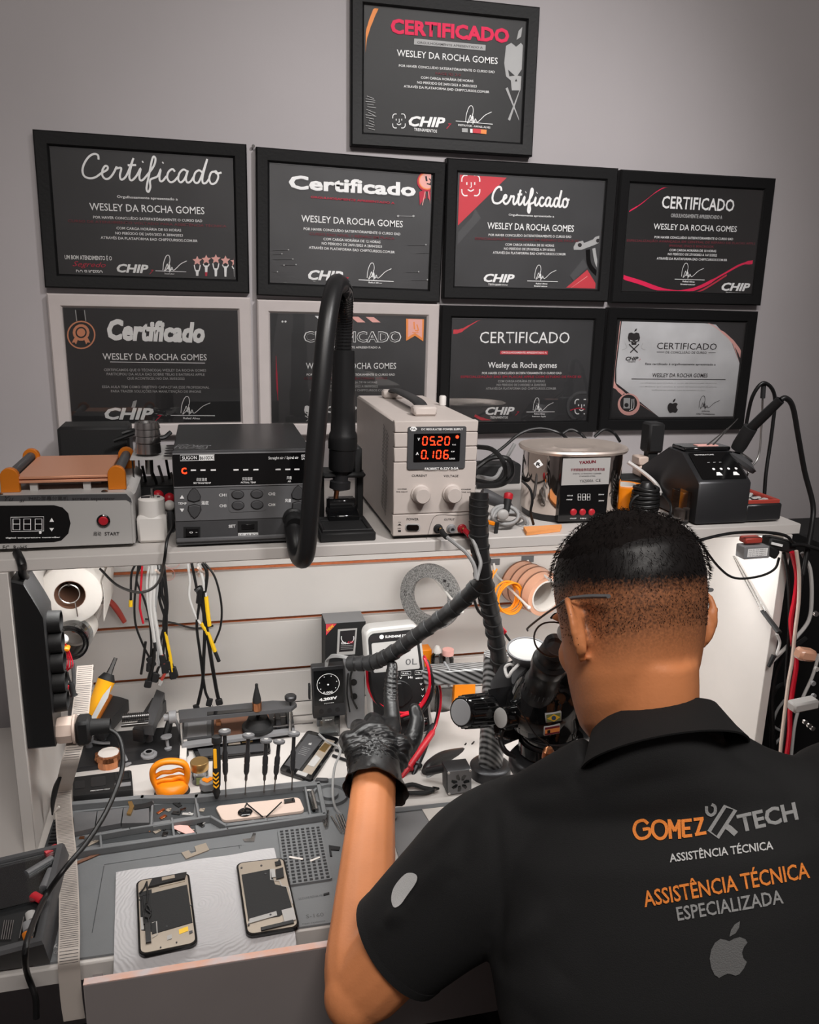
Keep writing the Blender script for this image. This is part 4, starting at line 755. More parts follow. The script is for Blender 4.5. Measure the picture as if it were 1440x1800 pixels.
T_ = thing('acrylic_box', 'small clear acrylic box left of the soldering station', 'box', ((x0+x1)/2, -.37, ZS)); B().box(((x0+x1)/2, -.372, (ZS+zt)/2), (x1-x0, .035, zt-ZS), bev=.0006).obj('walls', 'clear_plastic', T_); B().box(((x0+x1)/2, -.372, ZS+.012), (.012, .02, .02), bev=.002).obj('contents', 'warm_white', T_)
# -- coffee coloured nozzle set, racks and clutter between the separator and the hot air station
xm = X(272, 870, -.3)
T_ = thing('nozzle_rack', 'grey slotted rack holding a stack of steel nozzles between separator and hot air station', 'rack', (xm, -.27, ZS))
zr = Z(280, 806, -.29)
b = B().box((xm+.002, -.235, zr), (.07, .12, .002)); b.obj('shelf_plate', 'light_grey', T_)
for x, y in ((-.03, -.288), (.034, -.288), (-.03, -.18), (.034, -.18)): B().cyl((xm+x, y, ZS), (xm+x, y, zr), .0015, n=8).obj('rod', 'steel', T_)
b = B()
for i in range(5): b.flat(ZP(zr+.0012), circ((xm+.024, -.275+i*.022), .010, 16), 0)
b.obj('holes', 'ink_dark', T_)
N0 = thing('air_nozzle', 'steel air nozzle at the bottom of the stack on the slotted rack', 'nozzle', (xm-.008, -.265, zr+.001), group='steel air nozzles')
B().lathe([(.006, -.03), (.006, 0), (.019, .003), (.018, .018), (.015, .018), (.013, .004)], (0, 0, .001), (0, 0, 1), 28).obj('cup', 'dark_steel', N0, world=False); N0.children[0].data.materials[0] = MATS['steel']
for i in range(3): dup(N0, (xm-.008, -.265+.0*i, zr+.0205+i*.0105), label=['steel air nozzle second from the bottom of the rack stack', 'steel air nozzle third from the bottom of the rack stack', 'steel air nozzle topmost of the rack stack'][i])
for o in [c for r in SC.objects if r.name.startswith('air_nozzle.') for c in r.children]:
    pass
# cut the lower spout off the stacked copies: they share a shallow cup instead
cupm = B().lathe([(.019, .0), (.019, .001), (.0175, .0095), (.014, .0095), (.012, .002)], (0, 0, .001), (0, 0, 1), 28).obj('cup', 'steel', N0, world=False)
for r in list(SC.objects):
    if r.name.startswith('air_nozzle.'):
        for c_ in r.children: c_.data = cupm.data
bpy.data.objects.remove(cupm)
xw = X(268, 940, -.37)
T_ = thing('travel_adapter', 'white plug adapter with two steel pins standing on the shelf edge', 'adapter', (xw, -.36, ZS))
za, zb2 = Z(268, 908, -.37), Z(268, 884, -.37)
B().box((xw, -.352, (ZS+za)/2+.001), (.041, .04, za-ZS), bev=.004).obj('square_base', 'white_plastic', T_)
b = B().use('white_plastic').lathe([(.019, 0), (.0185, zb2-za+.004), (.016, zb2-za+.006)], (xw, -.352, za-.002), (0, 0, 1), 28); b.obj('round_socket', None, T_)
B().box((xw-.008, -.352, zb2+.0045), (.012, .008, .001)).box((xw+.01, -.352, zb2+.0045), (.004, .004, .001)).obj('socket_holes', 'ink_dark', T_)
for dx_, hgt in ((.002, .018),): B().cyl((xw+dx_, -.355, zb2), (xw+dx_, -.355, zb2+hgt), .0024, n=10).obj('pin', 'steel', T_)
for i, (px_, py_, m_, lab) in enumerate(((278, 871, 'red_plastic', 'red ball topped push tool beside the white adapter'), (298, 876, 'red_plastic', 'red ball topped push tool against the hot air station'), (298, 889, 'white_plastic', 'white ball topped push tool against the hot air station'))):
    c_ = aty(px_, py_, -.30-.012*(i == 2)); o = thing('push_tool', lab, 'tool', (c_.x, c_.y, ZS)); B().ell(c_, (.0085, .0085, .0085)).obj('ball_knob', m_, o); B().lathe([(.006, 0), (.006, .03), (.0035, c_.z-ZS-.004)], (c_.x, c_.y, ZS), (0, 0, 1), 12).obj('shaft', 'dark_grey', o)
T_ = thing('tool_caddy', 'dark metal caddy of small tools standing behind the white adapter', 'caddy', (xm, -.24, ZS))
b = B().box((xm, -.20, ZS+.028), (.07, .08, .056), bev=.003); b.obj('bin', 'matte_black', T_)
for i in range(7): a = Vector((xm-.028+.009*i, -.225+.02*(i % 3), ZS+.056)); B().cyl(a, a+Vector((random.uniform(-.006, .006), 0, .018+.008*(i % 3))), .0022, n=8).obj('tool_tip', 'dark_steel' if i % 2 else 'light_grey', T_)
# black items against the wall, left
q = aty(160, 770, -.05)
T_ = thing('cable_reel', 'black box with draped cables against the wall, behind the screen separator', 'box', (q.x, -.06, ZS)); zt = Z(160, 748, -.08)
B().box((X(175, 760, -.06)-.006, -.06, (ZS+zt)/2), (.115, .07, zt-ZS), bev=.005).obj('casing', 'matte_black', T_)
B().tube([aty(*p) for p in ((215, 762, -.11), (235, 757, -.11), (255, 765, -.12), (285, 770, -.12), (300, 760, -.11))], .004, 8, sm=5).tube([aty(*p) for p in ((200, 775, -.12), (225, 766, -.12), (250, 758, -.12), (280, 758, -.11))], .0035, 8, sm=5).obj('draped_cable', 'black_wire', T_)
# shelf cables: behind supply and cleaner
def cable(name, lab, pts, r, mat, cat='cable', n=8, sm=6, grp=None):
    o = B().tube([aty(*p) for p in pts], r, n, sm=sm).obj(name, mat); return tag(o, lab, cat, grp)
cable('cable', 'thick black cable looping between the power supply and the steel cleaner', [(835, 785, -.15), (865, 790, -.18), (885, 812, -.2), (888, 838, -.22), (870, 850, -.22), (838, 845, -.2)], .0045, 'black_wire')
cable('cable', 'second black loop lying lower between power supply and cleaner', [(838, 822, -.16), (865, 805, -.16), (895, 808, -.17), (900, 835, -.2), (880, 852, -.25), (838, 855, -.25)], .0045, 'black_wire')
cable('cable', 'black cable arching over the left rim of the steel cleaner', [(838, 818, -.12), (880, 790, -.12), (915, 762, -.12), (950, 753, -.12), (985, 762, -.13), (1000, 775, -.16)], .003, 'black_wire')
cable('cable', 'small black cable arch seen behind the middle of the cleaner lid', [(985, 765, -.1), (1003, 755, -.1), (1020, 762, -.11), (1030, 772, -.14)], .003, 'black_wire')
cable('cable', 'small black cable arch seen behind the right end of the cleaner lid', [(1045, 768, -.1), (1062, 755, -.1), (1080, 762, -.1), (1090, 776, -.12)], .003, 'black_wire')
cable('cable', 'grey flat cable hanging down the wall between supply and cleaner', [(905, 780, -.05), (885, 815, -.05), (870, 840, -.08), (840, 838, -.12)], .004, 'grey_wire')
cable('cable', 'thin black cable leaning against the left side of the steel cleaner', [(918, 845, -.37), (932, 860, -.38), (936, 880, -.385), (933, 900, -.385), (938, 922, -.38)], .0022, 'black_wire')
# coil of grey cable with usb fan tied up
c_ = atz(880, 938, ZS); T_ = thing('grey_cable_bundle', 'bundled light grey cable tied with black clips beside the power supply', 'cable', c_)
b = B()
for i in range(6):
    o_ = aty(888+i*1.5, 905+i*2.5, -.375+.006*i)
    b.tube([o_+Vector(((.022+.003*(i % 3))*math.cos(t), .012*math.sin(t+i), (.012+.002*(i % 2))*math.sin(t))) for t in [2*PI*j/18 for j in range(18)]], .0028, 8, closed=True)
b.obj('coil', 'grey_wire', T_, sharp=80); B().ell(aty(884, 905, -.392), (.010, .005, .009)).obj('plug_body', 'light_grey', T_); B().box(aty(863, 919, -.39), (.012, .008, .006), RY(.3), .001).obj('orange_clip', 'orange_plastic', T_)['label'] = 'orange clip'
B().box(aty(872, 934, -.395), (.006, .004, .03), RY(.1), .001).box(aty(853, 925, -.39), (.008, .01, .034), RY(-.1), .001).box(aty(891, 940, -.395), (.016, .002, .002)).obj('velcro_tie', 'matte_black', T_)
for i, (pts, r, m_, lab, nm) in enumerate((([(893, 878, -.36), (889, 905, -.37)], .0065, 'dark_grey', 'black handled tool with a red end cap, leaning beside the cleaner', 'driver'),)):
    T_ = thing('small_driver', lab, 'tool', aty(*pts[1])); a, e = aty(*pts[0]), aty(*pts[1]); B().cyl(a, e, r, r*.8, 12).obj('handle', 'matte_black', T_); B().lathe([(.0065, 0), (.0075, .003), (.0075, .009), (.005, .011)], a, a-e, 12).obj('end_cap', 'red_plastic', T_)['label'] = 'red end cap'
tag(B().lathe([(.010, 0), (.012, .01), (.009, .05), (.003, .06)], aty(846, 868, -.30), Vector((.8, -.1, -.35)), 14).obj('cable_boot', 'dark_grey'), 'ribbed grey cone shaped cable boot beside the power supply', 'cable boot')
tag(B().box((X(868, 800, -.03), -.035, (ZS+Z(868, 858, -.05))/2+.02), (.10, .045, .05), bev=.004).obj('wall_socket_block', 'matte_black'), 'black socket block on the shelf behind the cable loops', 'socket')
# ---------------------------------------------------------------- left side: strip, rolls, hanging cables
def tubething(name, lab, cat, pts, r, mat, n=8, sm=6, part='cord', group=None):
    P3 = [aty(*p) if len(p) == 3 else p[0] for p in pts]; T_ = thing(name, lab, cat, P3[-1], group=group); B().tube(P3, r, n, sm=sm).obj(part, mat, T_); return T_, P3
zt, zb = Z(55, 1018, -.41), Z(55, 1318, -.41)
T_ = thing('wall_power_strip', 'long black power strip mounted upright on the left side panel', 'power strip', (-.383, -.38, zb))
b = B(); pyl = Plane((0, -.352, 0), (1, 0, 0), (0, 0, 1))
b.prism(pyl, [(-.4034, zb), (-.366, zb), (-.366, zt-.055), (-.372, zt-.04), (-.388, zt-.005), (-.4034, zt)], 0, .058, .003).obj('body', 'black_plastic', T_)
for i in range(5):
    z = zt-.075-i*.031; q = Vector((-.367, -.381, z)); B().lathe([(.0165, 0), (.016, .012), (.0155, .018), (.0135, .018), (.013, .006)], q, (1, 0, 0), 24).obj('socket', 'matte_black', T_)
q = Vector((-.366, -.385, Z(110, 1283, -.385)))
B().tube([aty(30, 972, -.40), aty(38, 990, -.425), aty(40, 1008, -.40), Vector((-.39, -.385, zt-.004))], .006, 10, sm=5).obj('cord', 'black_wire', T_)
xq = [X(x, 1283, -.385) for x in (86, 101, 134, 178)]
T_ = thing('cream_adapter', 'cream plug adapter at the foot of the upright power strip', 'adapter', (xq[1], -.385, q.z-.02))
B().lathe([(.015, 0), (.017, xq[1]-xq[0]-.001)], (xq[0], -.385, q.z), (1, 0, 0), 8).obj('collar', 'matte_black', T_); B().lathe([(.019, 0), (.0205, .004), (.0205, xq[2]-xq[1]-.006), (.018, xq[2]-xq[1]-.001)], (xq[1], -.385, q.z), (1, 0, 0), 8).lathe([(.0195, xq[2]-xq[1]-.004), (.0215, xq[2]-xq[1]-.003), (.0215, xq[2]-xq[1])], (xq[1], -.385, q.z), (1, 0, 0), 24).obj('body', 'warm_white', T_)
T_ = thing('mains_plug', 'black mains plug in the cream adapter, its cord hanging across the mat to the toolbox', 'plug', (xq[2], -.385, q.z))
B().box((xq[2]+.011, -.385, q.z-.002), (.02, .032, .038), bev=.004).lathe([(.013, 0), (.011, .03), (.008, xq[3]-xq[2]-.015)], (xq[2]+.018, -.385, q.z), (1, 0, 0), 14).obj('body', 'matte_black', T_)
cz = [(Vector((xq[3]-.002, -.385, q.z)),)]+[(204, 1290, -.39), (215, 1318, -.41), (213, 1360, -.44), (190, 1420, -.49), (155, 1478, -.54), (110, 1532, -.585), (78, 1580, -.60)]
P3 = [p[0] if len(p) == 1 else aty(*p) for p in cz]+[atz(52, 1640, -.602), atz(44, 1680, -.605), aty(48, 1712, -.672), aty(62, 1752, -.675), aty(64, 1790, -.68)]
B().tube(P3, .0036, 10, sm=6).obj('cord', 'black_wire', T_)
# paper roll
yf = -.20; c_ = aty(123, 1046, yf); T_ = thing('paper_towel_roll', 'big white paper roll hanging on a wire hook under the shelf, far left', 'paper roll', c_)
B().lathe([(.024, 0), (.049, 0), (.0505, .002), (.0505, .15), (.024, .15)], c_, (0, 1, 0), 44, closed=True).obj('paper', 'paper', T_, sharp=60)
B().lathe([(.0235, .0), (.0245, .0), (.0245, .15), (.0235, .15)], c_, (0, 1, 0), 32, closed=True).obj('cardboard_core', C('cardboard', (120, 84, 66), .8).name, T_)
B().rings([[Vector((c_.x+.0507+.0015*math.sin(i), y, c_.z+.02-i*.014)) for y in (yf+.0, yf+.15)]+[Vector((c_.x+.0512+.0015*math.sin(i), y, c_.z+.02-i*.014)) for y in (yf+.15, yf+.0)] for i in range(6)]).obj('loose_sheet', 'paper', T_)
B().tube([c_+Vector((.016*math.cos(t), -.003, .016*math.sin(t)+.003)) for t in [2*PI*i/20 for i in range(20)]], .0012, 6, closed=True).tube([c_+Vector((.0, .17, .0235)), c_+Vector((0, -.005, .019))], .0022, 8).tube([c_+Vector((.008, -.004, -.01)), c_+Vector((.010, -.006, -.036))], .0012, 6).obj('wire_hook', 'steel', T_)
for i, (px_, py_, yy, r, lab, m_) in enumerate(((122, 1130, -.225, .030, 'clear tape roll with a dark core hanging below the paper roll', 'gloss_black'), (133, 1112, -.18, .029, 'ribbed white tape roll hanging behind the clear tape roll', 'white_plastic'))):
    c2 = aty(px_, py_, yy); T_ = thing('hanging_tape_roll', lab, 'tape roll', c2)
    B().lathe([(r-.006, 0), (r, 0), (r, .035), (r-.006, .035)], c2, (.1, 1, 0), 36, closed=True).obj('tape', 'clear_plastic' if i == 0 else 'paper', T_)
    B().lathe([(r-.0085, -.0006), (r-.006, -.0006), (r-.006, .036), (r-.0085, .036)], c2, (.1, 1, 0), 36, closed=True).obj('core', m_, T_)
    if i == 0: B().lathe([(r-.003, -.001), (r+.0005, -.001), (r+.0005, .004), (r-.003, .004)], c2, (.1, 1, 0), 36, closed=True).obj('dark_rim', 'gloss_black', T_)
# red pliers
T_ = thing('red_pliers', 'pliers with a red handle hanging behind the paper roll', 'pliers', aty(215, 1095, -.045))
P3 = [aty(*p, -.045) for p in ((184, 1052), (196, 1060), (208, 1075), (219, 1093))]
B().tube(P3, [.0065, .0085, .0085, .007], 12, sm=5, flat=.6).obj('handle', 'dark_red', T_, sharp=70); MATS['dark_red'].node_tree.nodes['Principled BSDF'].inputs['Base Color'].default_value = (.40, .05, .035, 1)
B().tube([aty(180, 1035, -.04), P3[0]], .006, 10).obj('jaw', 'dark_steel', T_); B().tube([aty(178, 1060, -.04), aty(170, 1085, -.04), aty(166, 1093, -.04)], .005, 8).obj('second_handle', 'paper', T_)
# sagging cable under the shelf
cable('cable', 'thin black cable sagging under the shelf between the paper roll and the first cable bunch', [(305, 905, -.37), (303, 928, -.385), (294, 948, -.42), (289, 985, -.428), (281, 1018, -.38), (265, 1036, -.33), (240, 1041, -.28), (205, 1028, -.22), (176, 1000, -.18)], .0022, 'black_wire')
# cable bunches
def bunch(name, lab, hook, strands, Y0=-.10):
    h0 = aty(*hook, -.02); T_ = thing(name, lab, 'cables', h0, group=None)
    B().tube([h0, aty(hook[0]-10, hook[1]-6, Y0-.06), aty(hook[0]-14, hook[1]-10, Y0-.07)], .002, 8).box(h0+Vector((0, .0, 0)), (.03, .003, .012)).obj('wall_hook', 'warm_white', T_)
    for pts, r, m_, end in strands:
        P3 = [aty(p[0], p[1], Y0-(p[2] if len(p) > 2 else 0)) for p in pts]; o = B().tube(P3, r, 8, sm=5).obj('strand', m_, T_)
        if end:
            d = (P3[-1]-P3[-2]).normalized(); kind, L_ = end; e = P3[-1]
            if kind == 'usb': B().box(e+d*L_/2, (.011, .005, L_), Matrix(((1, 0, 0), (0, 1, 0), (0, 0, 1))) @ RY(math.atan2(-d.x, -d.z)*-1), .0012).obj('plug', 'matte_black', T_); B().box(e+d*(L_+.004), (.008, .003, .009), RY(math.atan2(d.x, d.z)), .0005).obj('plug_tip', 'steel', T_)
            elif kind == 'clip': B().box(e+d*L_/2, (.013, .006, L_), RY(math.atan2(d.x, d.z)), .002).obj('clip', 'matte_black', T_)
            elif kind == 'white': B().box(e+d*L_/2, (.007, .004, L_), RY(math.atan2(d.x, d.z)), .0008).obj('clip', 'light_grey', T_)
            else: B().tube([e, e+d*L_], .0035, 8).obj('sleeve', kind, T_)
W_, K_, G_ = 'white_wire', 'black_wire', 'grey_wire'
S1 = [([(238, 992), (231, 1010), (230, 1055)], .002, K_, ('yellow_wire', .012)), ([(243, 995), (237, 1050), (238, 1095), (250, 1130), (262, 1155)], .002, K_, ('clip', .02)),
      ([(247, 995), (240, 1020), (252, 1050), (262, 1085), (266, 1130), (264, 1165)], .002, K_, ('clip', .018)), ([(262, 995), (258, 1030), (262, 1080), (270, 1120), (278, 1160)], .0022, W_, ('white', .016)),
      ([(268, 993), (264, 1060), (268, 1100), (272, 1128)], .0038, W_, ('matte_black', .018)), ([(274, 993), (270, 1060), (278, 1120), (284, 1150)], .0038, W_, ('clip', .02)),
      ([(280, 993), (276, 1040), (272, 1075), (276, 1130), (280, 1170)], .003, G_, ('white', .018)), ([(283, 993), (280, 1050), (290, 1090), (282, 1130), (288, 1165)], .0025, K_, ('clip', .022)),
      ([(287, 993), (284, 1040), (292, 1070), (292, 1120), (296, 1160)], .003, K_, ('clip', .02)), ([(276, 993), (288, 1020), (292, 1060), (288, 1100), (294, 1140), (303, 1172)], .003, K_, ('clip', .022)),
      ([(250, 995), (246, 1060), (247, 1075), (252, 1096)], .002, 'red_wire', None), ([(290, 1110), (298, 1150), (303, 1180)], .0035, 'yellow_wire', ('clip', .016)), ([(272, 1140), (268, 1170), (262, 1195)], .004, K_, ('clip', .016)),
      ([(256, 1128), (252, 1160), (248, 1185)], .0025, K_, None), ([(286, 1150), (290, 1180), (284, 1195)], .003, 'dark_red', ('white', .012)), ([(288, 993), (294, 1060), (290, 1100), (286, 1150), (276, 1182)], .0028, K_, ('clip', .02))]
bunch('cable_bunch', 'left bunch of black and white power test cables ending in small black clips', (288, 1012), S1)
S2 = [([(330, 990), (334, 1020), (333, 1050), (345, 1085), (354, 1098)], .0025, W_, None), ([(337, 990), (345, 1030), (350, 1060), (346, 1100), (352, 1150), (360, 1210), (366, 1228)], .0026, K_, ('usb', .016)),
      ([(348, 990), (356, 1015), (362, 1050)], .003, W_, ('yellow_wire', .01)), ([(356, 990), (364, 1010), (358, 1060), (360, 1110), (358, 1160), (356, 1200), (348, 1238)], .0032, K_, ('usb', .020)),
      ([(360, 990), (378, 1015), (389, 1060), (388, 1100), (377, 1130)], .002, K_, None), ([(362, 1048), (365, 1075), (368, 1100)], .0042, 'yellow_wire', None), ([(354, 1095), (366, 1115), (378, 1145)], .004, 'yellow_wire', ('matte_black', .022)),
      ([(352, 1030), (354, 1055), (362, 1095), (370, 1150), (380, 1210), (384, 1228)], .0036, K_, ('clip', .014)), ([(345, 1040), (352, 1035), (350, 1060)], .006, K_, None)]
bunch('cable_bunch', 'right bunch of hanging cables with yellow sleeves and plugs', (362, 1008), S2)
cable('cable', 'black cable running sideways along the middle slot between the two bunches', [(255, 1088, -.03), (300, 1094, -.03), (340, 1104, -.03), (375, 1100, -.03)], .0018, 'black_wire')
T_ = thing('thin_wire_ring', 'thin pale orange wire rings hanging from the first slot between the cable bunches', 'wire', aty(300, 1000, -.03)); b = B()
for cx_, cy_, r in ((302, 985, .016), (297, 1010, .011)): o_ = aty(cx_, cy_, -.03); b.tube([o_+Vector((r*math.cos(t), 0, r*math.sin(t))) for t in [2*PI*i/20 for i in range(20)]], .0006, 5, closed=True)
b.obj('rings', 'ink_rose', T_)
# multimeter test leads hanging at the left
T_ = thing('hanging_test_leads', 'orange tied bundle of thin red wires with a red and a black probe', 'test leads', aty(112, 1180, -.33))
b = B()
for i in range(7):
    a = -.5+i*.17; b.tube([aty(112, 1125, -.33), aty(108+i*2.6, 1150, -.33), aty(104+i*4, 1170, -.335), aty(113+i, 1182-abs(i-3)*3, -.33), aty(112, 1135, -.325)], .0009, 5, sm=4)
b.tube([aty(88, 1088, -.33), aty(100, 1108, -.33), aty(110, 1120, -.33)], .0012, 6).tube([aty(96, 1092, -.33), aty(104, 1110, -.33), aty(112, 1120, -.33)], .0012, 6)
b.obj('red_wires', 'red_wire', T_); B().ell(aty(106, 1124, -.332), (.012, .008, .009)).obj('white_knot', 'white_wire', T_); B().box(aty(109, 1139, -.332), (.022, .014, .007), RY(.15), .002).obj('orange_tie', 'orange_plastic', T_)
B().tube([aty(118, 1180, -.33), aty(122, 1195, -.33), aty(127, 1205, -.33)], .0015, 6).lathe([(.0035, 0), (.005, .006), (.0045, .02), (.006, .022)], aty(124, 1200, -.33), aty(131, 1228, -.33)-aty(124, 1200, -.33), 12).obj('black_probe', 'matte_black', T_)
B().lathe([(.0038, 0), (.0045, .012), (.005, .022), (.0065, .024), (.003, .027)], aty(117, 1205, -.335), aty(112, 1233, -.335)-aty(117, 1205, -.335), 12).obj('red_probe', 'red_plastic', T_)['label'] = 'red probe handle'; B().tube([aty(112, 1233, -.335), aty(110, 1248, -.335)], .0008, 6).obj('needle', 'steel', T_)
q = [aty(*p, -.30) for p in ((128, 1165), (130, 1200), (124, 1240), (123, 1262))]
tag(B().tube(q, .008, 8, sm=3, flat=.4).obj('grey_strap', 'dark_grey'), 'dark grey strap hanging behind the red probe', 'strap')
# film ribbon
rp = [aty(150, 1170, -.26), aty(146, 1215, -.30), aty(136, 1290, -.375), aty(122, 1345, -.405), atz(112, 1390, -.676), atz(113, 1440, -.6765), atz(118, 1500, -.6765), atz(121, 1560, -.6765), atz(122, 1640, -.6765), atz(121, 1684, -.679), aty(122, 1712, -.668), aty(126, 1760, -.672), aty(131, 1793, -.675)]
sm_ = smoothpts(rp, 6); L = []; w_ = .0125
for i, p in enumerate(sm_): L.append([p+Vector((-w_, 0, 0)), p+Vector((w_, 0, 0)), p+Vector((w_, 0, .0006)), p+Vector((-w_, 0, .0006))])
T_ = thing('film_ribbon', 'long translucent ribbed film strip running down over the mat and desk edge', 'strip', atz(113, 1400, -.69))
B().rings(L).obj('film', C('film', (196, 186, 178), .35, alpha=.78).name, T_)
b = B(); acc = 0
for i in range(1, int(len(sm_)*.80)):
    seg = (sm_[i]-sm_[i-1]); n_ = max(1, int(seg.length/.0032))
    for j in range(n_): p = sm_[i-1]+seg*(j/n_)+Vector((0, 0, .0009)); d = seg.normalized()*.0004; b.add([p+Vector((-w_*.85, 0, 0))-d, p+Vector((w_*.85, 0, 0))-d, p+Vector((w_*.85, 0, 0))+d, p+Vector((-w_*.85, 0, 0))+d], [(0, 1, 2, 3)])
b.obj('printed_ribs', 'dark_grey', T_, sharp=180)
# tubes of glue
a, e = atz(152, 1300, -.692), None; yy = -.17
a = aty(157, 1268, -.20); e = aty(187, 1196, -.17)
T_ = thing('glue_tube', 'yellow glue tube with a clear nozzle leaning upright behind the vise', 'tube', a)
d = e-a; L_ = d.length; x_, y_, z_ = axes(d)
rs = [[a+z_*(L_*t)+x_*(r1*math.cos(2*PI*j/24))+y_*(r2*math.sin(2*PI*j/24)) for j in range(24)] for t, r1, r2 in ((0, .0135, .0015), (.06, .0135, .002), (.3, .0142, .007), (.6, .0146, .012), (.97, .0152, .0148), (1, .0158, .0155))]
B().rings(rs).obj('body', 'yellow_plastic', T_, sharp=60); MATS['yellow_plastic'].node_tree.nodes['Principled BSDF'].inputs['Base Color'].default_value = (.93, .42, .01, 1)
B().lathe([(.0145, 0), (.0145, .002), (.009, .012), (.006, .012)], e, d, 24).obj('black_shoulder', 'matte_black', T_); B().lathe([(.0055, 0), (.004, .012), (.0032, .030)], e+z_*.011, d, 14).obj('nozzle', 'clear_plastic', T_)
pq = Plane(a+Vector((.004, -.0165, 0)), Vector((.83, -.1, -.4)), d); B().use('ink_grey').prism(pq, [pq.px(*p) for p in ((181, 1222), (196, 1204), (190, 1226), (166, 1268), (160, 1262))], -.003, .001).obj('grey_label', None, T_)
a, e = aty(151, 1255, -.16), aty(155, 1180, -.15); T_ = thing('silicone_tube', 'white printed silicone tube standing behind the yellow glue tube', 'tube', a); B().lathe([(.013, 0), (.013, .055), (.0125, .066), (.006, .072), (.005, .095)], a-Vector((0, 0, .04)), e-a, 20).obj('body', 'white_plastic', T_)
b = B().use('ink_dark'); pq = YP(-.172)
for i in range(9): b.text(pq, 'SILICONE ADHESIVE'[:12+i % 4], (146, 1184+i*8), (163, 1182+i*8), 3)
b.flat(pq, [pq.px(*p) for p in ((145, 1175), (165, 1172), (165, 1178), (145, 1181))]).obj('printed_text', None, T_, sharp=180)
# ---------------------------------------------------------------- vise
ZM = ZD+.0002
pl = ZP(ZM); bp = [pl.px(*p) for p in ((132, 1358), (326, 1334), (332, 1328), (318, 1283), (150, 1298))]
T_ = thing('mini_vise', 'grey two jaw clamp with an orange strip, on a dark base plate', 'vise', atz(240, 1320, ZD))
B().prism(pl, bp, 0, .009, .0015).obj('base_plate', 'gunmetal', T_)
zj = ZD+.045
def jawpoly(pts): return [ZP(zj).px(*p) for p in pts]
pj = ZP(zj)
B().prism(pj, jawpoly(((166, 1278), (182, 1282), (226, 1231), (210, 1226), (198, 1224))), -.022, .002, .001).obj('left_jaw', 'gunmetal', T_)
B().use('orange_metal').prism(pj, jawpoly(((160, 1277), (168, 1280), (198, 1226), (192, 1224))), -.012, .006, .001).obj('orange_strip', None, T_)['label'] = 'orange strip'
B().use('grey_plastic').prism(pj, jawpoly(((148, 1276), (160, 1278), (193, 1223), (186, 1221))), -.014, .003, .001).obj('pad', None, T_)
B().prism(pj, jawpoly(((233, 1283), (252, 1286), (292, 1232), (268, 1228))), -.022, .002, .001).obj('right_jaw', 'gunmetal', T_)
B().prism(pj, jawpoly(((252, 1284), (270, 1286), (290, 1228), (276, 1222))), -.008, .013, .001).obj('jaw_back', 'dark_grey', T_)
a, e = aty(215, 1262, -.19), aty(262, 1258, -.19)
B().tube([a, e], .007, 14).tube([a+Vector((0, -.02, -.004)), e+Vector((0, -.02, -.004))], .0035, 10).obj('rail', 'dark_steel', T_)
b = B()
for i in range(14): b.lathe([(.0076, 0), (.0076, .0012)], a.lerp(e, i/14), e-a, 14)
b.obj('screw_thread', 'matte_black', T_)
a = aty(288, 1262, -.19); B().lathe([(.006, 0), (.006, .008), (.011, .009), (.0115, .02), (.010, .0215)], a, (1, .05, .02), 20).obj('turn_knob', 'mid_grey', T_)
for x, y in ((262, 1290), (166, 1300)): pass
for px_, py_, h in ((262, 1302, .03), (180, 1300, .03)): q = atz(px_, py_, ZD+.009); B().cyl(q, q+Vector((0, 0, h-.009)), .007, .007, 14).obj('post', 'grey_plastic', T_)
q = atz(262, 1328, ZD+.009); B().use('mid_grey').lathe([(.0145, 0), (.0145, .003), (.009, .004), (.009, .008)], q, (0, 0, 1), 10).use('gloss_black').lathe([(.0055, .008), (.0055, .0082)], q, (0, 0, 1), 12).obj('lock_screw', None, T_)
q = atz(296, 1318, ZD+.009); B().lathe([(.006, 0), (.007, .004), (.003, .006), (.003, .022), (.010, .024), (.010, .027)], q, (-.1, .1, 1), 10).obj('wing_screw', 'mid_grey', T_)
q = atz(157, 1312, ZD+.009); B().lathe([(.007, 0), (.007, .008), (.0085, .009), (.0085, .016), (.004, .018)], q, (0, 0, 1), 16).tube([q+Vector((.004, 0, .01)), q+Vector((.02, -.006, .008)), q+Vector((.036, -.004, .005))], .004, 8, sm=3, flat=.5).obj('clamp_lever', 'grey_plastic', T_)
q = atz(225, 1345, ZD+.0005); o = B().lathe([(.008, 0), (.009, .003), (.004, .006), (.004, .02), (.003, .03)], q, (-.35, .3, .8), 10).obj('grey_bolt', 'mid_grey'); tag(o, 'grey thumb bolt leaning against the front of the clamp base', 'bolt')
# tools tucked beside the vise
a, e = aty(310, 1300, -.17), aty(298, 1262, -.12); T_ = thing('curved_tweezers', 'grey plastic tweezers leaning between clamp and screen press', 'tweezers', a)
B().tube([aty(303, 1258, -.12), aty(313, 1275, -.12), aty(325, 1312, -.14)], [.004, .006, .002], 8, sm=4, flat=.5).obj('blade', 'mid_grey', T_); B().tube([aty(300, 1262, -.12), aty(294, 1285, -.13), aty(288, 1300, -.14)], [.006, .007, .003], 8, sm=4).obj('black_grip', 'matte_black', T_)
tag(B().prism(ZP(ZD), [ZP(ZD).px(*p) for p in ((318, 1300), (330, 1302), (328, 1345), (316, 1342))], .0, .012, .002).obj('paper_scrap', 'paper'), 'folded white paper scrap beside the dark base plate', 'paper')
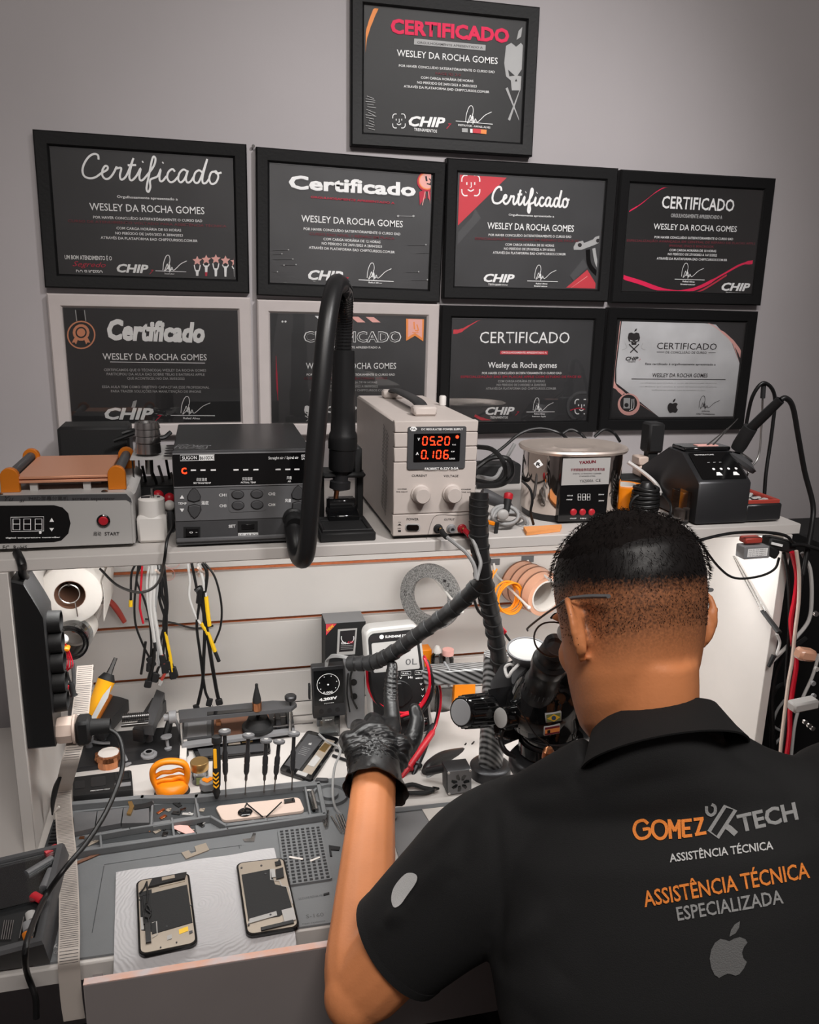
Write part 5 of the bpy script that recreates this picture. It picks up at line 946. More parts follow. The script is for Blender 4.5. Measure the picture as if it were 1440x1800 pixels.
# ---------------------------------------------------------------- screen press
pz = ZP(ZD+.002)
pts = {k: pz.px(*v) for k, v in dict(fl=(322, 1318), fr=(521, 1291), br=(516, 1242), bl=(318, 1262)).items()}
T_ = thing('screen_press', 'long grey screen press frame with a black press disc and adjusting screws', 'press', atz(420, 1300, ZD))
def quad(z, h0, h1, ps, mat, name, bev=.001, lab=None): q_ = ZP(z); o = B().prism(q_, [q_.px(*p) for p in ps], h0, h1, bev).obj(name, mat, T_); (lab and o.__setitem__('label', lab)); return o
quad(ZD, 0.001, .010, ((320, 1320), (519, 1293), (514, 1258), (318, 1276)), 'gunmetal', 'bed')
quad(ZD+.01, 0, .006, ((320, 1317), (519, 1290), (518, 1283), (320, 1309)), 'mid_grey', 'front_rail')
quad(ZD+.01, 0, .003, ((376, 1296), (480, 1287), (472, 1258), (376, 1262)), 'cardboard', 'brown_pad')
quad(ZD+.01, 0, .005, ((322, 1302), (372, 1296), (372, 1264), (324, 1268)), 'grey_plastic', 'left_tray')
b = B(); frame2(b, ZP(ZD+.0152), *[min(a_) for a_ in (0,)], 0, .001, .001, .0003, 0, .0001) if False else None
quad(ZD+.015, 0, .0006, ((328, 1297), (364, 1293), (364, 1268), (330, 1271)), 'mid_grey', 'tray_insert')
za = ZD+.062; quad(za, 0, .007, ((316, 1271), (512, 1251), (522, 1243), (518, 1238), (480, 1237), (314, 1254)), 'dark_grey', 'top_arm')
quad(za+.0072, 0, .001, ((364, 1258), (452, 1250), (450, 1245), (364, 1252)), 'gloss_black', 'arm_slot')
for x, y in ((318, 1266), (510, 1246)):
    q = ZP(za).px(x, y); B().cyl((q[0], q[1], ZD+.01), (q[0], q[1], za), .003, n=10).obj('post', 'steel', T_)
q = atz(452, 1248, za+.007); B().lathe([(.0085, 0), (.0085, .016)], q, (0, 0, 1), 18).obj('copper_collar', 'copper', T_)['label'] = 'coppery collar'; B().lathe([(.0078, .016), (.0078, .022), (.004, .040), (.0028, .046), (.0028, .052)], q, (0, 0, 1), 16).obj('spindle_grip', 'matte_black', T_)
q = atz(454, 1282, ZD+.015); B().lathe([(.026, 0), (.030, .003), (.030, .009), (.025, .010), (.018, .026), (.012, .0275)], q, (0, 0, 1), 32).obj('press_disc', 'rubber', T_); B().cyl(q+Vector((0, 0, .027)), (q.x, q.y, za), .004, n=10).obj('spindle', 'dark_steel', T_)
q = atz(511, 1240, za+.007); B().cyl(q-Vector((0, 0, .05)), q+Vector((0, 0, .012)), .0018, n=8).lathe([(.010, .012), (.011, .014), (.011, .019), (.009, .021)], q, (0, 0, 1), 20).obj('thumb_screw', 'gunmetal', T_)
for x in (488, 508): q = atz(x, 1272, ZD+.012); B().box(q+Vector((0, 0, .01)), (.010, .045, .022), bev=.001).obj('clamp_block', 'dark_grey', T_)
for y in (1262, 1277): a = atz(480, y, ZD+.025); B().cyl(a, a+Vector((.075, 0, 0)), .0016, n=8).obj('slide_rod', 'steel', T_)
q = atz(384, 1270, ZD+.03); B().box(q, (.010, .012, .009), bev=.001).obj('copper_foot', 'copper', T_)
# ---------------------------------------------------------------- work mat and what lies on it
class QP:
    """bilinear patch between four world corners (bottom left, bottom right, top right, top left), addressed in metres"""
    def __init__(s, bl, br, tr, tl):
        s.c = [Vector(v) for v in (bl, br, tr, tl)]; s.W = ((s.c[1]-s.c[0]).length+(s.c[2]-s.c[3]).length)/2; s.H = ((s.c[3]-s.c[0]).length+(s.c[2]-s.c[1]).length)/2
        s.n = (s.c[1]-s.c[0]).cross(s.c[3]-s.c[0]).normalized(); s.fl = Plane(s.c[0], s.c[1]-s.c[0], s.c[3]-s.c[0])
    def P(s, x, y, h=0):
        u, v = x/s.W, y/s.H; a, b, c, d = s.c; return a*(1-u)*(1-v)+b*u*(1-v)+c*u*v+d*(1-u)*v+s.n*h
    def u(s, pts): return [(x*s.W, y*s.H) for x, y in pts]
def QZ(z, bl, br, tr, tl): return QP(atz(*bl, z), atz(*br, z), atz(*tr, z), atz(*tl, z))
ZT = ZD+.003
C('mat_grey', (112, 114, 116), .6, noise=.05, nscale=20, bump=.08, bscale=400)
C('mat_dark', (58, 60, 62), .7)
M_ = thing('repair_mat', 'grey silicone repair mat with raised compartments and a field of square pockets', 'mat', atz(380, 1550, ZD))
mp = [(92, 1450), (128, 1420), (560, 1372), (640, 1366), (668, 1450), (716, 1606), (570, 1627), (118, 1691), (60, 1700)]
zp = ZP(ZD); B().prism(zp, [zp.px(*p) for p in mp], 0, .003, .0008).obj('mat_sheet', 'mat_grey', M_)
def ridge(b, pts, w, h, z=ZT):
    P_ = [atz(*p, z+h) for p in pts]
    for a, c in zip(P_, P_[1:]):
        d = c-a; b.box(((a.x+c.x)/2, (a.y+c.y)/2, z+h/2), (d.length+w*.6, w, h), RZ(math.atan2(d.y, d.x)), .0008)
    return b
H_ = .011
b = ridge(B(), [(122, 1412), (250, 1400), (345, 1399), (560, 1376)], .010, H_); ridge(b, [(560, 1377), (571, 1429)], .007, H_); ridge(b, [(128, 1497), (345, 1464), (400, 1456), (571, 1431)], .005, H_)
ridge(b, [(150, 1470), (228, 1456), (370, 1434), (398, 1450), (470, 1441), (571, 1429)], .0045, H_)
for a, c in (((343, 1398), (350, 1436)), ((268, 1408), (266, 1450)), ((302, 1437), (306, 1470)), ((176, 1463), (178, 1489)), ((536, 1380), (546, 1432)), ((270, 1452), (372, 1434))): ridge(b, [a, c], .0035, H_*.9)
b.obj('compartment_walls', 'mat_grey', M_)
b = B()
for x in (445, 467, 489, 510, 530): a = atz(x, 1441-(x-445)*.12, ZT+.009); b.box(a+Vector((0, -.004, -.0045)), (.004, .010, .009), bev=.0005)
b.obj('comb_teeth', 'mat_grey', M_)
b = B()
for q4 in (((134, 1462), (222, 1450), (226, 1418), (132, 1428)), ((132, 1490), (345, 1462), (342, 1440), (160, 1468)), ((270, 1445), (340, 1434), (342, 1408), (270, 1415)), ((352, 1432), (398, 1447), (556, 1424), (552, 1386), (348, 1404))):
    b.add([atz(*p, ZT+.0004) for p in q4], [tuple(range(len(q4)))])
b.obj('compartment_floors', 'mat_dark', M_)
b = B()
for q4 in (((130, 1463), (166, 1455), (170, 1426), (130, 1428)), ((168, 1455), (212, 1447), (216, 1420), (172, 1426)), ((214, 1447), (262, 1446), (262, 1414), (218, 1420))):
    q = [atz(*p, ZT+.009) for p in q4]; b.rings([[v+Vector((0, 0, -.008)) for v in q], q])
b.obj('raised_steps', 'grey_plastic', M_)
g = QZ(ZT, (503, 1559), (582, 1547), (563, 1455), (490, 1463)); b = B().use('mat_dark').prism(g, [(0, 0), (g.W, 0), (g.W, g.H), (0, g.H)], 0, .0006); b.use('mat_grey'); nc, nr = 8, 17
for i in range(nc+1): x = g.W*i/nc; b.prism(g, [(x-.0016, 0), (x+.0016, 0), (x+.0016, g.H), (x-.0016, g.H)], 0, .0035)
for j in range(nr+1): y = g.H*j/nr; b.prism(g, [(0, y-.0011), (g.W, y-.0011), (g.W, y+.0011), (0, y+.0011)], 0, .0034)
tag(b.obj('pocket_grid', None, M_), kind='stuff')
q = atz(580, 1400, ZT); b = B().lathe([(.030, 0), (.030, .006), (.026, .006), (.025, .001)], q, (0, 0, 1), 32).lathe([(.0, .001), (.014, .001), (.014, .007), (.0125, .0075), (.0, .0065)], q, (0, 0, 1), 28, cap=False); b.obj('round_dish', 'mat_grey', M_)
b = B().use('mat_dark')
for q4 in ([(183, 1520), (330, 1498), (425, 1486)], [(183, 1522), (162, 1640)], [(420, 1486), (421, 1492)]): b.ribbon(ZP(ZT+.0003), [ZP(ZT).px(*p) for p in q4], .0009, 0, 0)
for i in range(11): b.box(atz(628+i*.9, 1385+i*4.2, ZT+.001), (.012, .0014, .002))
for i in range(6): b.box(atz(674+i*3.2, 1535+i*6.5, ZT+.001), (.006, .0035, .002))
b.obj('groove_lines', None, M_)
b = B().use('ink_mid'); tz = ZP(ZT+.0003); b.text(tz, 'S-160', (538, 1611), (569, 1607), 7).text(tz, 'SILICONE REPAIR MAT', (525, 1580), (570, 1573), 4).text(tz, 'heat resistant', (532, 1624), (572, 1618), 3).use('ink_grey').text(tz, 'X', (92, 1665), (101, 1662), 7, bold=.03).text(tz, 'CP', (95, 1674), (103, 1673), 5)
b.ribbon(tz, [tz.px(*p) for p in circ((135, 1656), 5, 12)], .0005, 0, 0, True).obj('printed_text', None, M_, sharp=180)
M2 = thing('plain_mat', 'plain smooth grey mat at the right, half hidden under the outstretched arm', 'mat', atz(800, 1500, ZD))
p2 = [(676, 1424), (1000, 1392), (1010, 1700), (724, 1606)]
q = [atz(*p, ZD) for p in p2]; q[2] = Vector((.42, -.652, ZD)); q[3] = Vector((q[3].x+.004, -.652, ZD)); B().rings([q, [v+Vector((0, 0, .003)) for v in q]]).obj('mat_sheet', 'mid_grey', M2)
ridge(B(), [(678, 1426), (830, 1408), (1000, 1390)], .009, .003).obj('back_rim', 'mat_grey', M2)
B().lathe([(.013, 0), (.013, .004), (.010, .004), (.009, .001)], atz(684, 1437, ZT), (0, 0, 1), 24).obj('ring_dish', 'mat_grey', M2)
q = [atz(*p, ZT+.0012) for p in ((742, 1423), (850, 1408), (870, 1440), (800, 1520))]; tag(B().rings([q, [v+Vector((0, 0, .0006)) for v in q]]).obj('paper_sheet', 'paper'), 'white sheet of paper lying on the plain grey mat', 'paper')
# paper towel
tw = [atz(*p, ZT+.001) for p in ((200, 1690), (519, 1642), (482, 1491), (204, 1534))]
C('towel', (188, 186, 188), .9)
nt = MATS['towel'].node_tree; wv = nt.nodes.new('ShaderNodeTexWave'); wv.wave_type = 'RINGS'; wv.rings_direction = 'Z'; wv.inputs['Scale'].default_value = 60; wv.inputs['Distortion'].default_value = 6; wv.inputs['Detail'].default_value = 1
tc_ = nt.nodes.new('ShaderNodeTexCoord'); bp_ = nt.nodes.new('ShaderNodeBump'); bp_.inputs['Strength'].default_value = .35; bp_.inputs['Distance'].default_value = .002
nt.links.new(tc_.outputs['Object'], wv.inputs['Vector']); nt.links.new(wv.outputs['Fac'], bp_.inputs['Height']); nt.links.new(bp_.outputs['Normal'], nt.nodes['Principled BSDF'].inputs['Normal'])
rows = []
for j in range(14):
    t = j/11 if j < 12 else 1; r_ = []
    for i in range(13):
        u = i/12; p = tw[3].lerp(tw[2], u).lerp(tw[0].lerp(tw[1], u), t)+Vector((0, 0, .0008*math.sin(i*1.3+j)+.0008))
        if j >= 12: p = p+Vector((0, -.006-.012*(j-12), -.007*(j-11)*(1-u*.5)))
        r_.append(p)
    rows.append(r_)
vs = [p for r_ in rows for p in r_]; fs = [(j*13+i, (j+1)*13+i, (j+1)*13+i+1, j*13+i+1) for j in range(13) for i in range(12)]
o = B().add(vs, fs).obj('paper_towel', 'towel', sharp=180); tag(o, 'embossed grey white paper towel under the two phone screens, drooping over the desk edge', 'paper towel')
# phone screens lying face down
C('phone_metal', (176, 164, 150), .35, .4)
def display(name, lab, bl, br, tr, tl, kind):
    g = QZ(ZT+.004, bl, br, tr, tl); W, H = g.W, g.H; T_ = thing(name, lab, 'phone screen', g.P(W/2, H/2), group='phone screens on the paper towel')
    B().prism(g, rrect(0, 0, W, H, .010), -.001, .0035, .0008).obj('frame', 'gloss_black', T_)
    B().prism(g, rrect(.003, .003, W-.003, H-.003, .008), .0036, .0042).obj('metal_plate', 'phone_metal', T_)
    F = lambda pts: [(x*W, y*H) for x, y in pts]
    if kind == 1:
        b = B().prism(g, F([(.24, .22), (.95, .27), (.93, .80), (.24, .76)]), .0042, .005, .0002); b.prism(g, F([(.05, .74), (.28, .76), (.28, .82), (.05, .8)]), .0042, .005); b.prism(g, F([(.06, .3), (.25, .25), (.26, .76), (.06, .76)]), .0042, .0046); b.obj('back_shield', 'matte_black', T_)
        b = B().prism(g, F([(.22, .84), (.9, .88), (.95, .97), (.3, .955)]), .0042, .0075, .0006); b.obj('sensor_bar', 'black_plastic', T_)
        B().prism(g, F([(.48, .89), (.72, .9), (.72, .945), (.48, .935)]), .0076, .0085).prism(g, F([(.08, .84), (.22, .86), (.2, .94), (.1, .93)]), .0042, .005).prism(g, F([(.42, .83), (.9, .855), (.9, .87), (.42, .848)]), .0042, .0052).obj('sensor_shields', 'phone_metal', T_)
        b = B()
        for pts in ([(.06, .78), (.14, .84), (.2, .93)], [(.2, .93), (.2, .7), (.16, .55), (.24, .48), (.2, .42)], [(.16, .62), (.22, .56), (.24, .5)], [(.13, .45), (.2, .4), (.18, .12)], [(.1, .72), (.12, .35)]): b.tube([g.P(*F([p])[0], .006) for p in pts], .0012, 6, sm=4)
        b.prism(g, F([(.13, .12), (.22, .12), (.22, .36), (.13, .36)]), .0045, .0075, .0005).obj('flex_cables', 'black_plastic', T_)
        B().ribbon(g, F([(.25, .36), (.33, .37), (.33, .2), (.24, .18)]), .0012, .0052, 0).prism(g, F([(.06, .3), (.11, .3), (.11, .46), (.06, .46)]), .0044, .005).prism(g, F([(.49, .11), (.57, .12), (.57, .17), (.49, .16)]), .0044, .0052).obj('bare_metal', 'light_grey', T_)
        B().prism(g, F([(.7, .155), (.86, .175), (.86, .235), (.7, .215)]), .0043, .0046).obj('yellow_tape', 'ink_yellow', T_)['label'] = 'yellow tape'
        b = B().prism(g, F([(.87, .13), (.93, .14), (.93, .17), (.87, .165)]), .0043, .005)
        for x, y in ((.37, .04), (.64, .06), (.5, .28), (.06, .7), (.96, .5)): b.lathe([(.0012, 0), (.0010, .001)], g.P(x*W, y*H, .0045), g.n, 8)
        b.obj('screws', 'dark_grey', T_)
    else:
        B().prism(g, F([(.08, .17), (.66, .17), (.8, .22), (.93, .24), (.9, .55), (.7, .60), (.66, .83), (.08, .80)]), .0042, .005, .0002).obj('back_shield', 'matte_black', T_)
        b = B().prism(g, F([(.08, .135), (.62, .18), (.62, .235), (.1, .19)]), .005, .0056); b.prism(g, F([(.73, .06), (.95, .09), (.95, .25), (.72, .235)]), .0051, .0058).ribbon(g, F([(.66, .82), (.63, .67), (.8, .64), (.82, .56), (.95, .53), (.95, .3)]), .0014, .0056, 0).prism(g, F([(.66, .7), (.74, .7), (.75, .82), (.67, .82)]), .0051, .0056); b.obj('bare_metal', 'light_grey', T_)
        B().prism(g, F([(.28, .02), (.9, .05), (.9, .09), (.28, .06)]), .0044, .0062, .0005).obj('speaker_bar', 'black_plastic', T_); B().prism(g, F([(.74, .66), (.9, .68), (.92, .82), (.76, .8)]), .0052, .0065).obj('flex_connector', 'black_plastic', T_); B().prism(g, F([(.78, .86), (.9, .87), (.9, .93), (.78, .92)]), .0045, .006).obj('sensor', 'black_plastic', T_)
        b = B()
        for x, y in ((.1, .9), (.88, .95), (.5, .9), (.55, .76), (.5, .2), (.07, .12), (.7, .08)): b.lathe([(.0016, 0), (.0014, .001)], g.P(x*W, y*H, .0044 if y > .85 or y < .1 else .0052), g.n, 8)
        b.obj('screws', 'dark_grey', T_)
    return T_
display('phone_screen', 'left phone screen lying face down on the paper towel, with a yellow sticker', (243.8, 1685), (348.7, 1663), (332.7, 1536), (239, 1551), 1)
display('phone_screen', 'right phone screen lying face down on the paper towel, with a stepped silver edge', (433, 1650), (528, 1634), (500, 1510), (414.4, 1520), 2)
# opened phone and dark housings behind the drivers
g = QZ(ZD+.004, (490, 1356), (548, 1375), (598, 1300), (541, 1285)); W, H = g.W, g.H; F = lambda pts: [(x*W, y*H) for x, y in pts]
T_ = thing('opened_phone', 'opened phone showing its black battery, lying aslant beside the drivers', 'phone', g.P(W/2, H/2))
B().prism(g, rrect(0, 0, W, H, .008), -.0035, .003, .001).obj('housing', 'gloss_black', T_); B().prism(g, F([(.06, .12), (.52, .12), (.58, .9), (.1, .9)]), .003, .0045, .0005).obj('battery', 'dark_grey', T_)
B().use('phone_metal').prism(g, F([(.62, .1), (.9, .1), (.92, .9), (.66, .9)]), .003, .0036).use('brass').prism(g, F([(.66, .62), (.86, .6), (.88, .78), (.7, .8)]), .0037, .0045).use('light_grey').prism(g, F([(.64, .25), (.84, .25), (.86, .45), (.68, .5)]), .0037, .0046).prism(g, F([(.5, .03), (.8, .03), (.8, .1), (.5, .1)]), .003, .004).obj('circuit_board', None, T_)
b = B().use('ink_grey')
for i in range(5): b.ribbon(g, F([(.2, .42+i*.04), (.44, .42+i*.04)]), .0006, .0047, 0)
b.flat(g, [(W*(.30+.09*x), H*(.66+.05*y)) for x, y in APPLE], .0047).flat(g, [(W*(.30+.09*x), H*(.66+.05*y)) for x, y in LEAF], .0047).obj('battery_print', None, T_, sharp=180)
g = QZ(ZD+.003, (347, 1338), (476, 1324), (472, 1287), (330, 1300)); W, H = g.W, g.H
T_ = thing('tablet_housing', 'flat black housing with bronze circuit boards, lying in front of the screen press', 'housing', g.P(W/2, H/2)); B().prism(g, rrect(0, 0, W, H, .005), -.0025, .003, .0008).obj('housing', 'gloss_black', T_)
b = B().use('phone_metal').prism(g, F([(.0, .0)]) if False else [(W*.46, H*.5), (W*.62, H*.5), (W*.62, H*.85), (W*.46, H*.85)], .003, .0042).use('brass').prism(g, [(W*.64, H*.55), (W*.78, H*.55), (W*.78, H*.9), (W*.64, H*.9)], .003, .004).use('dark_grey').prism(g, [(W*.06, H*.1), (W*.95, H*.06), (W*.95, H*.4), (W*.06, H*.45)], .003, .0036); b.obj('circuit_board', None, T_)
cable('cable', 'white usb cable running from the opened phone towards the round dish', [(548, 1372, -.31), (560, 1378, -.325), (520, 1382, -.34), (535, 1388, -.345), (575, 1392, -.35), (600, 1380, -.33), (612, 1362, -.31), (628, 1330, -.27)], .0022, 'white_wire')
cable('cable', 'grey cable hanging from the power meter down to the round dish', [(560, 1290, -.19), (575, 1303, -.2), (598, 1318, -.26), (588, 1350, -.33), (585, 1390, -.39), (590, 1420, -.41), (612, 1440, -.42), (640, 1436, -.41)], .0022, 'grey_wire')
cable('cable', 'thick pale grey cable curving from behind the glove to the fan box', [(640, 1437, -.42), (672, 1432, -.40), (705, 1420, -.38), (735, 1395, -.36), (752, 1368, -.34), (770, 1352, -.33), (800, 1345, -.33)], .0035, 'grey_wire')
T_ = thing('usb_plug', 'black usb plug beside the opened phone', 'plug', atz(560, 1372, ZD)); B().box(atz(566, 1372, ZD+.005), (.022, .009, .008), RZ(-.25), .002).obj('body', 'dark_grey', T_)
# drivers
def driver(tip, head, lab, y0, dy, s=1, mat='gunmetal'):
    a = atz(*tip, ZT+H_+.0005); e = aty(*head, a.y+dy); L_ = (e-a).length; T_ = thing('precision_driver', lab, 'screwdriver', a, group='precision drivers standing in the mat rim'); d = e-a
    B().lathe([(.0009, 0), (.0011, L_*.22), (.0024, L_*.25), (.0024, L_*.34)], a, d, 10).obj('blade', 'dark_steel', T_)
    B().lathe([(.0032, L_*.34), (.0044, L_*.38), (.0046, L_*.5), (.004, L_*.52), (.0046, L_*.54), (.0046, L_*.66), (.0032, L_*.70), (.0032, L_*.93), (.0045, L_*.95)], a, d, 16).obj('handle', mat, T_)
    B().lathe([(.0085, L_*.94), (.0098, L_*.955), (.0098, L_*.99), (.0085, L_)], a, d, 24).obj('swivel_cap', 'grey_plastic', T_)
    q = a+d.normalized()*(L_+.0002); B().lathe([(.004, 0), (.0038, .0004)], q, d, 5).obj('cap_emblem', 'light_grey', T_)
for tip, head, lab in (((397, 1401), (395, 1283), 'grey precision driver right behind the yellow and black one'), ((431, 1397), (437, 1290), 'grey precision driver standing alone, second grey one from the left'), ((464, 1394), (468, 1299), 'grey precision driver in the middle of the row, its cap touching the next'),
                       ((482, 1392), (491, 1301), 'grey precision driver leaning against the middle one'), ((513, 1389), (517, 1287), 'grey precision driver rightmost in the row, before the opened phone')): driver(tip, head, lab, 0, .018)
a = atz(381, 1404, ZT+H_+.0005); e = aty(381, 1293, a.y+.015); T_ = thing('yellow_black_driver', 'black screwdriver with yellow chevrons, leftmost standing in the mat rim', 'screwdriver', a); d = e-a; L_ = d.length
B().lathe([(.002, 0), (.0035, L_*.03), (.0062, L_*.10), (.0048, L_*.16), (.0062, L_*.22), (.0066, L_*.5), (.0058, L_*.8), (.0052, L_*.86), (.0052, L_*.88)], a, d, 20).obj('handle', 'matte_black', T_); B().lathe([(.0068, L_*.88), (.0082, L_*.90), (.0082, L_*.985), (.006, L_)], a, d, 20).obj('cap', 'rubber', T_)
pq = Plane(a+Vector((0, -.0068, 0)), (1, 0, 0), d); b = B().use('yellow_plastic').prism(pq, rrect(-.0026, L_*.52, .0026, L_*.82, .0012), -.002, .0004)
for i in range(4): y = L_*(.2+i*.065); b.prism(pq, [(-.0045, y+.004), (0, y), (.0045, y+.004), (.0045, y+.0065), (0, y+.0025), (-.0045, y+.0065)], -.003, .0003)
b.obj('yellow_inlay', None, T_)['label'] = 'yellow inlay and chevrons'
# jars
q = atz(352, 1382, ZD+.0); q.y += .014; h_ = (aty(346, 1338, q.y).z-ZD)
T_ = thing('flux_jar', 'small glass jar with a gold screw lid beside the yellow and black driver', 'jar', (q.x, q.y, ZD)); B().lathe([(.013, 0), (.0145, .002), (.0145, h_*.55), (.012, h_*.6), (.012, h_*.62)], (q.x, q.y, ZD), (0, 0, 1), 28).obj('glass_body', 'clear_plastic', T_); B().lathe([(.015, h_*.62), (.0155, h_*.64), (.0155, h_*.97), (.0145, h_)], (q.x, q.y, ZD), (0, 0, 1), 32).obj('gold_lid', 'brass', T_); B().use('ink_green').prism(YP(q.y-.0143), [(q.x-.006, ZD+.004), (q.x+.007, ZD+.004), (q.x+.007, ZD+.016), (q.x-.006, ZD+.016)], -.002, .001).obj('jar_label', None, T_)
q = atz(366, 1408, ZD); q.y += .012; h_ = (aty(363, 1372, q.y).z-ZD)
T_ = thing('paste_jar', 'tiny clear jar with an orange heart on its lid', 'jar', (q.x, q.y, ZD)); B().lathe([(.011, 0), (.012, .002), (.012, h_*.6)], (q.x, q.y, ZD), (0, 0, 1), 24).obj('body', 'clear_plastic', T_); B().lathe([(.013, h_*.6), (.013, h_*.97), (.012, h_)], (q.x, q.y, ZD), (0, 0, 1), 28).obj('lid', 'mid_grey', T_)
zq = ZP(ZD+h_+.0003); B().prism(zq, [(q.x+.010*x, q.y+.009*y) for x, y in ((0, -.9), (.8, -.1), (.9, .5), (.5, .85), (0, .45), (-.5, .85), (-.9, .5), (-.8, -.1))], 0, .0012, .0003).obj('heart', 'orange_plastic', T_)['label'] = 'orange heart sticker'; B().use('orange_plastic').prism(YP(q.y-.0118), [(q.x-.005, ZD+.003), (q.x+.008, ZD+.003), (q.x+.008, ZD+.011), (q.x-.005, ZD+.011)], -.002, .001).obj('jar_label', None, T_)
# suction cup
q = atz(302, 1408, ZD); yc = q.y+.022; T_ = thing('suction_cup', 'orange suction cup lifter with a looped handle on the desk behind the mat', 'suction cup', (q.x, yc, ZD))
B().lathe([(.028, 0), (.029, .002), (.024, .008), (.018, .010)], (q.x, yc, ZD), (0, 0, 1), 36).obj('rubber_disc', 'rubber', T_)
B().lathe([(.0235, .006), (.0265, .008), (.0265, .015), (.022, .021), (.016, .024)], (q.x, yc, ZD), (0, 0, 1), 36).obj('collar', 'orange_plastic', T_)
hp_ = [aty(*p, yc) for p in ((277, 1386), (269, 1368), (270, 1351), (283, 1341), (303, 1338), (322, 1342), (329, 1354), (328, 1370), (322, 1387))]
B().tube(hp_, .0065, 12, sm=6, flat=.8).tube([aty(*p, yc) for p in ((271, 1366), (285, 1358), (300, 1357), (315, 1353), (328, 1358))], .0035, 10, sm=5).tube([aty(*p, yc) for p in ((273, 1376), (288, 1371), (303, 1370), (316, 1366), (326, 1370))], .0045, 10, sm=5).box((q.x, yc, aty(300, 1380, yc).z), (.045, .010, .018), bev=.003).obj('handle', 'orange_plastic', T_, sharp=60)
B().box((q.x, yc-.007, aty(300, 1381, yc).z), (.008, .006, .012), bev=.001).obj('pivot', 'cardboard', T_)
# holder block and crinkled tin
g = QZ(ZD+.018, (128, 1400), (234, 1388), (231, 1353), (128, 1366)); W, H = g.W, g.H
T_ = thing('tool_block', 'black recessed tool block with small white lettering, left at the back of the mat', 'block', g.P(W/2, H/2, -.018)); B().prism(g, rrect(0, 0, W, H, .004), -.0178, 0, .001).obj('block', 'matte_black', T_)
b = B().prism(g, rrect(W*.03, H*.35, W*.2, H*.75, .002), -.0, .0006).prism(g, rrect(W*.3, H*.35, W*.55, H*.85, .004), 0, .0006); frame2(b, g, W*.72, H*.5, W*.97, H*.92, .003, 0, .002); b.obj('recess', 'gunmetal', T_); B().use('mid_grey').prism(g, [(W*.7, H*.2), (W*.97, H*.2), (W*.97, H*.38), (W*.7, H*.38)], 0, .0008).use('ink_white').text(g.fl, 'PRECISION MAX', (W*.28, H*.14), (W*.6, H*.14), .003, px=False, h=.0012).obj('print', None, T_)
q = atz(190, 1354, ZD); T_ = thing('foil_tin', 'round tin with a crinkled bronze foil rim behind the black tool block', 'tin', q+Vector((0, .02, 0))); c_ = q+Vector((0, .02, 0)); rs = []
for r, h_ in ((.021, 0), (.0225, .006), (.0235, .014), (.022, .021), (.018, .0225)): rs.append([c_+Vector(((r+random.uniform(-.0016, .0016)*(h_ > 0))*math.cos(2*PI*j/40), (r+random.uniform(-.0016, .0016)*(h_ > 0))*math.sin(2*PI*j/40), h_+random.uniform(-.001, .001)*(h_ > 0))) for j in range(40)])
B().rings(rs).obj('foil', 'copper', T_, sharp=10); B().lathe([(.0175, .022), (.0172, .0238)], c_, (0, 0, 1), 30).obj('lid', 'paper', T_)
# small parts in compartments
KINDS = (('copper', 'bronze coloured'), ('matte_black', 'black'), ('light_grey', 'pale grey'), ('phone_metal', 'beige metal'), ('dark_steel', 'dark steel'))
def bits(name, lab, pts, mk, cat='part', grp='small phone parts scattered on the mat'):
    for i, p in enumerate(pts):
        m, w = KINDS[i*3 % 5]; x, y = p[0], p[1]
        where = 'at the left end of the front compartment' if x < 230 else 'in the small back compartment below the suction cup' if y < 1441 and x < 345 else 'where the wall of the mat bends' if x > 345 else 'in the middle front compartment'
        tag(mk(atz(x, y, ZT+.0006), p, m).obj(name, None), f'small {w} phone part {where}', cat, grp)
def chip_(q, p, c=None):
    a = random.random()*3; L_ = .006+random.random()*.012; return B().use(c or 'copper').box(q+Vector((0, 0, .001)), (L_, .004+random.random()*.004, .0016), RZ(a), .0003).box(q+Vector((.003, .001, .0022)), (.003, .003, .0012), RZ(a))
bits('phone_part', 'small bronze, black and silver phone part lying in a compartment of the repair mat', [(150, 1473), (163, 1482), (205, 1468), (215, 1462), (240, 1462), (262, 1460), (276, 1462), (286, 1458), (290, 1467), (318, 1462), (328, 1456), (336, 1462), (322, 1448), (352, 1450), (360, 1445), (283, 1427), (296, 1425), (310, 1430), (322, 1424), (330, 1432), (287, 1437), (355, 1425), (312, 1415)], chip_)
def strip_(pts, w, h, mat, lab, name, cat='part'):
    P3 = [atz(*p, ZT+h) for p in pts]; z_ = ZP(ZT+h); tag(B().use(mat).ribbon(z_, [(p.x, p.y) for p in P3], w, .0012, 3).ribbon(z_, [(p.x, p.y) for p in reversed(P3)], w, 0, 3).obj(name, None), lab, cat)
strip_([(134, 1518), (160, 1507), (185, 1496), (204, 1490)], .006, .001, 'cardboard', 'brown flex strip with a silver end lying across the top left of the mat', 'flex_strip')
def solid(name, lab, px_, z0, z1, mat, cat='part'): q = [atz(*p, z0) for p in px_]; tag(B().rings([q, [v+Vector((0, 0, z1-z0)) for v in q]]).obj(name, mat), lab, cat)
solid('metal_shield', 'l shaped bronze metal shield just above the paper towel', ((319, 1500), (327, 1511), (368, 1495), (362, 1483), (342, 1489), (345, 1498), (336, 1502), (332, 1496)), ZT+.0003, ZT+.0018, 'phone_metal')
solid('silver_bracket', 'small bright silver bracket above the right phone screen', ((427, 1476), (430, 1480), (447, 1480), (450, 1466), (445, 1465), (441, 1474)), ZT+.0003, ZT+.0015, 'steel')
solid('gold_connector', 'gold connector piece on the grey steps at the back of the mat', ((223, 1433), (230, 1434), (236, 1420), (232, 1411), (225, 1412), (228, 1422)), ZT+.0092, ZT+.0125, 'brass')
